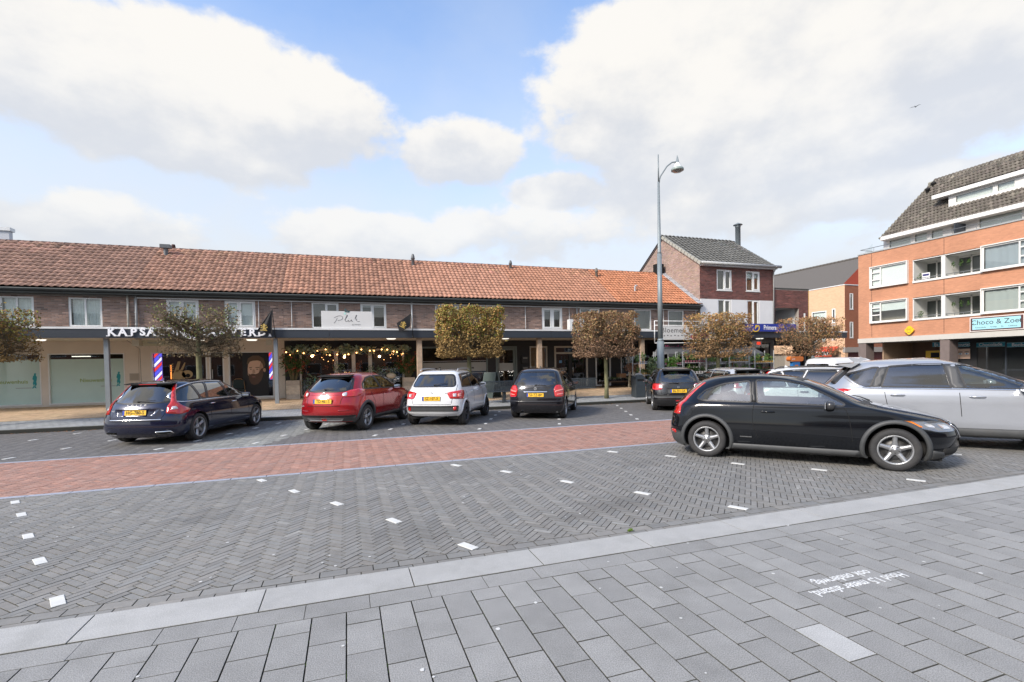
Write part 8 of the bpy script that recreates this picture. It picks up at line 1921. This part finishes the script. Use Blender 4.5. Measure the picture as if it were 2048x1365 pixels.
def make_props():
    rng=random.Random(21)
    zt=lambda y,px,Y=17.9:at(px,y,Y=Y).z
    T=[(-50,618,722,2.25,'box pruned tree with sparse orange leaves cut by the left edge of the photo',31,8000,(.33,.23,.07),.0,.1,.25),
       (400,614,712,2.28,'nearly bare box pruned tree with mossy trunk in front of the barber shop',32,1400,(.25,.21,.09),.25,.5,.35),
       (940,618,713,2.4,'dense box pruned tree with yellow green leaves behind the small white car',33,21000,(.38,.275,.088),0,.0,.16),
       (1213,628,713,2.32,'box pruned tree with dense brown withered leaves, beside the litter bin',34,17000,(.30,.205,.105),0,.0,.0),
       (1437,630,714,2.5,'box pruned tree with golden brown leaves between florist and blue board',35,10500,(.37,.245,.095),0,.15,.0),
       (1620,637,711,2.5,'box pruned tree with thin russet leaves before the orange building, rightmost',36,7000,(.35,.22,.10),0,.1,.0)]
    for px,y0,y1,w,lab,seed,nl,col,bare,tb,gr in T:
        a=at(px,y0,Y=18.3).z;b=at(px,y1,Y=18.3).z;box_tree(px,a,b,w,1.75,lab,seed,nl,col,bare,tb,green=gr)
    # street lamp
    Y=18.9;x=at(1322,770,Y=Y).x;z=zfar(x,Y);o=empty('street_lamp',(x,Y,z),0,'tall grey street lamp with curved arm and bell shaped head behind the small black hatchback','street lamp');m=mat('grey lamp post paint',(.21,.245,.26),.45,.2,var=.06,vscale=2);top=at(1319,310,Y=Y).z-z;hb=at(1321,683,Y=Y).z-z
    b=MB();r1=.125;b.tube([(0,0,0),(0,0,hb)],[.165,.155],16);b.tube([(0,0,hb),(0,0,hb+.12)],[.155,r1*.92],16);b.tube([(0,0,hb+.12),(0,0,at(1320,508,Y=Y).z-z)],[r1*.92,.10],14);b.build('post_base',m,o,True)
    z2=at(1320,508,Y=Y).z-z;z3=at(1320,365,Y=Y).z-z;b=MB();b.tube([(0,0,z2),(0,0,z2+.08),(0,0,z3)],[.10,.078,.05],14);b.tube([(0,0,z3),(0,0,top)],[.035,.025],10);b.build('post',m,o,True)
    dx=at(1354,340,Y=Y).x-at(1320,340,Y=Y).x;P=[(.03,0,z3-.05),(.05,0,z3+.12),(.12,0,at(1320,352,Y=Y).z-z),(dx*.5,0,at(1340,334,Y=Y).z-z),(dx*.80,0,at(1350,326,Y=Y).z-z),(dx*1.02,0,at(1355,325,Y=Y).z-z)];b=MB();b.tube([tuple(p) for p in P],.032,8);b.build('arm',m,o,True)
    hx=dx*1.12;hz=at(1357,312,Y=Y).z-z;hl=at(1357,346,Y=Y).z-z;H=hz-hl;M=Matrix.Translation((hx,0,hl));b=MB();b.lathe([(.015,H),(.03,H*.93),(.075,H*.62),(.11,H*.56)],16,M);b.build('lamp_cap',m,o,True)
    b=MB();b.lathe([(.10,H*.58),(.13,H*.48),(.20,H*.32),(.24,H*.26)],20,M);b.build('lamp_glass',mat('opal white glass',(.72,.72,.70),.3),o,True);b=MB();b.lathe([(.24,H*.28),(.28,H*.22),(.285,H*.12),(.25,H*.10)],24,M);b.build('lamp_ring',mat('grey green ring',(.30,.36,.34),.4),o,True)
    b=MB();b.lathe([(.25,H*.11),(.16,H*.02),(.0001,-.0)],20,M);b.build('lamp_bowl',mat('clear lamp bowl',(.32,.30,.27),.15,coat=1.),o,True)
    bench(1008,18.55,'long grey metal bench between the small white car and the black people carrier');bench(1148,18.7,'grey metal bench half hidden by the black people carrier, by the brown-leaved tree')
    # litter bin
    x=at(1277,795,Y=18.3).x;z=zfar(x,18.3);o=empty('litter_bin',(x,18.3,z),.0,'dark grey round topped litter bin beside the street lamp','litter bin');m=mat('dark grey bin steel',(.07,.085,.095),.45,.4,var=.06)
    b=MB();P=[(-.235,0),(.235,0),(.235,.80)]+[(.235*math.cos(t),.80+.17*math.sin(t)) for t in [PI*k/12 for k in range(1,12)]]+[(-.235,.80)];b.prism(P,-.19,.19,'y');b.build('body',m,o);b=MB();b.box(-.17,.17,-.195,-.188,.70,.80);b.build('opening',MT['black'],o);b=MB();b.tube([(-.18,0,.96),(0,0,1.0),(.18,0,.96)],.05,8);b.build('hood',mat('pale worn lid',(.35,.35,.34),.5),o,True)
    # chalk board
    a=at(982,770,Y=20.2);o=empty('a_board',(a.x,20.2,zfar(0,20.2)),-1.05,'black folding chalk board on the pavement before the dark shop door','a-board');b=MB();M1=Matrix.Rotation(math.radians(-13),4,'X');
    for s in (-1,1):
        M=Matrix.Translation((0,s*.29,0))@Matrix.Rotation(s*math.radians(13),4,'X');b=MB();b.box(-.36,.36,-.015,.015,0,.05,M).box(-.36,.36,-.015,.015,1.06,1.12,M).box(-.36,-.31,-.015,.015,.05,1.06,M).box(.31,.36,-.015,.015,.05,1.06,M);f=b.build('board_frame',mat('grey green board frame',(.07,.095,.092),.6),o);MB().box(-.31,.31,-.008,.008,.05,1.06,M).build('chalk_panel',mat('slate board',(.05,.075,.07) if s<0 else (.02,.02,.022),.6,var=.2,vscale=3),f)
    b=MB();b.box(-.2,.2,.0,.01,.75,.78,Matrix.Translation((0,.29,0))@Matrix.Rotation(math.radians(13),4,'X')@Matrix.Translation((0,.01,0)));b.build('chalk_line',MT['white'],o)
    # air conditioner
    a=at(1149,650,Y=23.2);o=empty('air_conditioner',(a.x+.1,23.2,3.32),0,'white air conditioner box standing on the canopy under the speckled orange roof','air conditioner');bx('casing',MT['trim'],o,-.45,.45,-.16,.16,0,.68);b=MB();b.lathe([(.0001,0),(.20,.0),(.22,.01)],18,S_(-.1,-.165,.34));b.build('fan_grille',mat('dark grille',(.08,.10,.11),.5),o);bx('foot',MT['pipe'],o,-.3,.3,-.1,.1,-.06,0)
    # bowls and flower table by the florist
    x=at(1240,772,Y=22.6).x;z=zfar(0,22.6);o=empty('flower_table',(x,22.7,z),0,'low dark table of potted plants outside the white framed door','table');b=MB();b.box(-.9,.75,-.35,.35,.28,.33);b.build('table_top',mat('dark crate wood',(.07,.045,.03),.8),o)
    for sx in (-.8,.65):
        for sy in (-.3,.3): bx('leg',MATS['dark crate wood'],o,sx-.03,sx+.03,sy-.03,sy+.03,0,.28)
    g=MB();wv=MB();pt=MB()
    for k in range(26):
        p=(x+rng.uniform(-.8,.65),22.7+rng.uniform(-.28,.28),z+.40);blob(wv if k%2 else g,(p[0]-x,p[1]-22.7,.46+.03*(k%3)),(.09,.09,.06),26,rng,.03);pt.lathe([(.05,.33),(.065,.42),(.06,.42)],8,Matrix.Translation((p[0]-x,p[1]-22.7,0)))
    pt.build('pots',mat('dark pot',(.03,.03,.03),.6),o);g.build('plants',MT['green'],o,tint=True);wv.build('white_flowers',mat('white flowers',(.45,.46,.42),.8,attr=True),o,tint=True);bx('carton',mat('brown carton',(.36,.20,.11),.8),o,.0,.38,-.1,.25,.5,.72)
    x2=at(1264,745,Y=22.2).x;o=empty('dried_bouquet',(x2,22.2,zfar(0,22.2)),0,'large dried hydrangea bouquet in a pale stand beside the last wooden post','bouquet');b=MB();blob(b,(0,0,1.05),(.42,.35,.26),420,rng,.05);b.build('flower_heads',mat('dried pink brown petals',(.27,.17,.13),.9,attr=True),o,tint=True);b=MB()
    for a_ in range(4): b.tube([(.15*math.cos(a_*1.57),.15*math.sin(a_*1.57),.85),(.22*math.cos(a_*1.57),.22*math.sin(a_*1.57),0)],.018,5)
    b.build('stand',mat('pale cane',(.5,.45,.33),.7),o)
    # flower racks
    gal=mat('galvanised rack steel',(.50,.52,.53),.45,.2);cols=[((.45,.02,.02),'red'),((.55,.30,.03),'amber'),((.5,.48,.5),'white'),((.20,.05,.22),'purple'),((.40,.10,.16),'pink')]
    spots=[(1296,'with amber potted flowers on its middle shelf, left of the lamp post',1),(1338,'with bright green shrubs and red flowers, right of the lamp post',0),(1382,'with dark shrubs, at the centre of the florist display',2),(1428,'with white cups among green plants, behind the golden tree trunk',2),(1470,'with purple pots, second from the right end of the florist display',3),(1520,'with sparse pots, right end of the florist display',4)]
    for k,(px,l,ci) in enumerate(spots):
        Y=19.65+.22*(k%2);a=at(px,760,Y=Y);z=zfar(0,Y);o=empty('flower_rack',(a.x,Y,z),rng.uniform(-.06,.06),'galvanised plant trolley '+l,'plant trolley','plant trolleys of the florist');w=.66
        for sx in (-w,w):
            for sy in (-.28,.28): b=MB();b.box(sx-.016,sx+.016,sy-.016,sy+.016,0,1.92);b.build('upright',gal,o)
        levels=(.25,.78,1.28) if k%2 else (.30,.85,1.38)
        for lz in levels:
            s=bx('shelf',gal,o,-w,w,-.3,.3,lz-.025,lz)
            g=MB();f=MB();p=MB()
            for j in range(9):
                x_=-w+.08+j*.155;y_=rng.choice((-.18,.0,.15));hh=rng.uniform(.10,.24);p.lathe([(.04,0),(.055,.10),(.05,.10)],8,Matrix.Translation((x_,-.2,lz)));blob(g,(x_,y_,lz+.08+hh),(.10,.14,hh),44,rng,.05)
                if rng.random()<(.75 if lz>.6 else .3): blob(f,(x_,-.2,lz+.14+hh*.8),(.06,.06,.05),12,rng,.022)
            g.build('foliage',mat('rack foliage green',(.10,.19,.05),.7,attr=True),s,tint=True);c,nm=cols[ci if lz==levels[1] else rng.randrange(5)];p.build('pots',mat('pot '+nm,tuple(q*.6+.05 for q in c),.6),s)
            if f.v: f.build('blossom',mat('blossom '+nm,c,.7,attr=True),s,tint=True)
    for px,lab,s_ in ((1345,'tall bright green bushy plant by the street lamp',(.28,.2,.42)),(1303,'pale flowering branches in a pot left of the lamp post',(.26,.2,.4))):
        Y=19.35;x=at(px,740,Y=Y).x;o=empty('potted_plant',(x,Y,zfar(0,Y)),0,lab,'potted plant','tall potted plants of the florist');b=MB();blob(b,(0,0,1.25),s_,420,rng,.07);blob(b,(0,0,.8),(.2,.2,.4),160,rng,.06);b.build('leaves',mat('bright leaf',(.13,.26,.04),.7,attr=True) if px>1320 else mat('pale leaf',(.22,.28,.16),.7,attr=True),o,tint=True);b=MB();b.lathe([(.13,0),(.17,.32),(.16,.32)],12);b.tube([(0,0,.3),(0,0,1.)],.02,5);b.build('pot',mat('dark pot',(.03,.03,.03),.6),o,True)
    # awning tents over the racks
    aw=mat('grey awning cloth',(.085,.088,.092),.8,var=.08,vscale=3);awl=mat('underside of awning',(.40,.40,.39),.8)
    for x0p,x1p,lab in ((1331,1395,'grey gable awning tent on poles over the plant trolleys, left one'),(1455,1522,'grey awning tent on poles over the plant trolleys, near the post shop')):
        a=at(x0p,700,Y=20.3);c=at(x1p,700,Y=20.3);zt_=at(x0p,694,Y=19.9).z;zl=at(x0p,708,Y=19.9).z;o=empty('awning_tent',((a.x+c.x)/2,20.4,.34),0,lab,'awning','awning tents of the florist');WR.append(o)
        b=MB();b.add([(a.x,20.1,zl),(c.x,20.1,zl),(c.x,20.9,zt_+.04),(a.x,20.9,zt_+.04)],[(0,1,2,3)]);b.add([(a.x,20.1,zl),(c.x,20.1,zl),(c.x,20.1,zl-.14),(a.x,20.1,zl-.14)],[(0,1,2,3)]);b.add([(a.x-.4,20.9,zl-.1),(a.x,20.1,zl),(a.x,20.9,zt_+.04)],[(0,1,2)]);b.build('cloth',aw,o)
        for x in (a.x+.03,c.x-.03):
            b=MB();b.box(x-.02,x+.02,20.1,20.14,.3,zl);b.build('pole',gal,o)
    # post pillar sign
    Y=20.6;x=at(1590,730,Y=Y).x;o=empty('post_pillar',(x,Y,zfar(0,Y)),0,'blue street pillar sign with rounded orange top outside the post shop','sign');z=zfar(0,Y);zt_=at(1590,713,Y=Y).z-z;zm=at(1590,723,Y=Y).z-z;b=MB();w=.36
    b.box(-w*.72,w*.72,-.10,.10,0.02,zm-.01);b.build('blue_panel',mat('bright blue panel',(.03,.18,.50),.45),o);b=MB();hh=(zt_-zm)/2;b.prism([( -w+hh*math.cos(t),zm+hh+hh*math.sin(t)) for t in [PI/2+PI*k/8 for k in range(9)]]+[(w+hh*math.cos(t),zm+hh+hh*math.sin(t)) for t in [-PI/2+PI*k/8 for k in range(9)]],-.13,.13,'y');b.build('orange_top',mat('orange plastic',(.68,.20,.05),.45),o);text('lettering','Primera',.17,MT['white'],o,S_(0,-.103,zm-.55),depth=.002,off=.003)
    MB().box(-.12,.12,-.106,-.101,zm-.34,zm-.2).build('emblem',mat('orange plastic',(.68,.20,.05),.45),o);text('lettering','post',.13,MT['white'],o,S_(-.25,-.133,zm+hh),depth=.001)
    # cafe bits near the post shop: chairs and a bicycle rack read as dark frames
    for px,lab in ((1548,'small dark terrace table with chairs outside the post shop'),): 
        a=at(px,745,Y=21.6);o=empty('terrace_table',(a.x,21.6,zfar(0,21.6)),0,lab,'table');b=MB();b.box(-.4,.4,-.35,.35,.72,.75);b.build('table_top',mat('brown board',(.16,.07,.04),.6),o)
        for sx in (-.35,.35): b=MB();b.tube([(sx,-.3,0),(sx,.3,.72)],.014,5);b.tube([(sx,.3,0),(sx,-.3,.72)],.014,5);b.build('leg',MT['rubber'],o,True)
    # bicycle leaning by the racks
    def bicycle(px,Y,rz,lab):
        a=at(px,760,Y=Y);o=empty('bicycle',(a.x,Y,zfar(0,Y)),rz,lab,'bicycle','bicycles parked by the florist');m=MT['black'];r=.34
        for sx in (-.53,.53):
            b=MB();b.tube([(sx+r*math.cos(t),0,r+r*math.sin(t)) for t in [2*PI*k/24 for k in range(25)]],.017,6,False)
            for k in range(10): t=PI*k/5;b.tube([(sx,0,r),(sx+r*math.cos(t),0,r+r*math.sin(t))],.002,3,False)
            b.build('wheel',MT['tyre'],o,True)
        b=MB();b.tube([(-.53,0,r),(-.1,0,.28),(-.22,0,.85)],.015,6);b.tube([(-.1,0,.28),(.38,0,.72)],.016,6);b.tube([(-.2,0,.78),(.36,0,.82)],.014,6);b.tube([(.53,0,r),(.36,0,.9),(.33,0,1.02)],.015,6);b.tube([(-.53,0,r),(-.2,0,.78)],.010,6);b.build('frame',m,o,True);b=MB();b.tube([(.2,-.26,1.04),(.33,-.12,1.05),(.33,.12,1.05),(.2,.26,1.04)],.012,6);b.build('handlebar',MT['chrome'],o,True);b=MB();b.ball((-.24,0,.92),(.13,.08,.035),10,6);b.build('saddle',m,o,True)
    bicycle(1420,19.1,.5,'black bicycle leaning before the plant trolleys, left of the tree trunk')
    # bird
    p=ray(1831,214)*62;p+=Vector(CAM);o=empty('flying_bird',p,.3,'small dark gull flying high in the cloudy sky at upper right','bird');b=MB();b.ball((0,0,0),(.20,.06,.055),8,6);b.add([(-.18,0,0),(-.36,.06,.0),(-.36,-.06,0)],[(0,1,2)]);b.build('body',mat('grey feathers',(.16,.17,.18),.8),o,True)
    for s in (-1,1): b=MB();b.add([(.10,s*.04,.02),(-.08,s*.04,.02),(-.06,s*.34,.10),(.10,s*.32,.11),(-.12,s*.62,.03)],[(0,1,2,3),(3,2,4)]);b.build('wing',mat('grey feathers',(.16,.17,.18),.8),o)

def make_behind():
    """the building across the street behind the camera, seen only as reflections in glass and car paint"""
    o=empty('street_block',(4,-34,0),0,'long low brick building with dark windows across the street, behind the photographer','building');WR.append(o);m=mat('rust facade brick',(.34,.17,.11),.85,var=.08,vscale=1)
    bx('wall',m,o,-40,50,-44,-34,0,6.2);b=MB();b.add([(x,y,z) for x in (-40.5,50.5) for y,z in ((-33.5,6.1),(-44.5,6.1),(-39,10.2))],[(0,1,2),(3,5,4),(0,2,5,3),(1,4,5,2),(0,3,4,1)]);b.build('roof',mat('dark roof tile',(.09,.08,.075),.8),o)
    me=None
    for k in range(22):
        for z in (.8,3.8):
            x=-38+k*4.0;w=bx('window',MT['wframe'],o,x,x+2.2,-34.02,-33.97,z,z+1.6);bx('pane',mat('dark glass',(.02,.025,.03),.1),w,x+.1,x+2.1,-33.968,-33.96,z+.1,z+1.5)
building_mats()
make_ground()
HS=make_row()
make_shops(HS);make_canopy();make_primera();make_orange();make_flats();make_far_left()
make_props();make_behind()
make_cars()
# parts modelled in world coordinates hang from roots that stand at the things' bases
for r in WR:
    for ch in r.children: ch.matrix_parent_inverse=Matrix.Translation(-r.location)
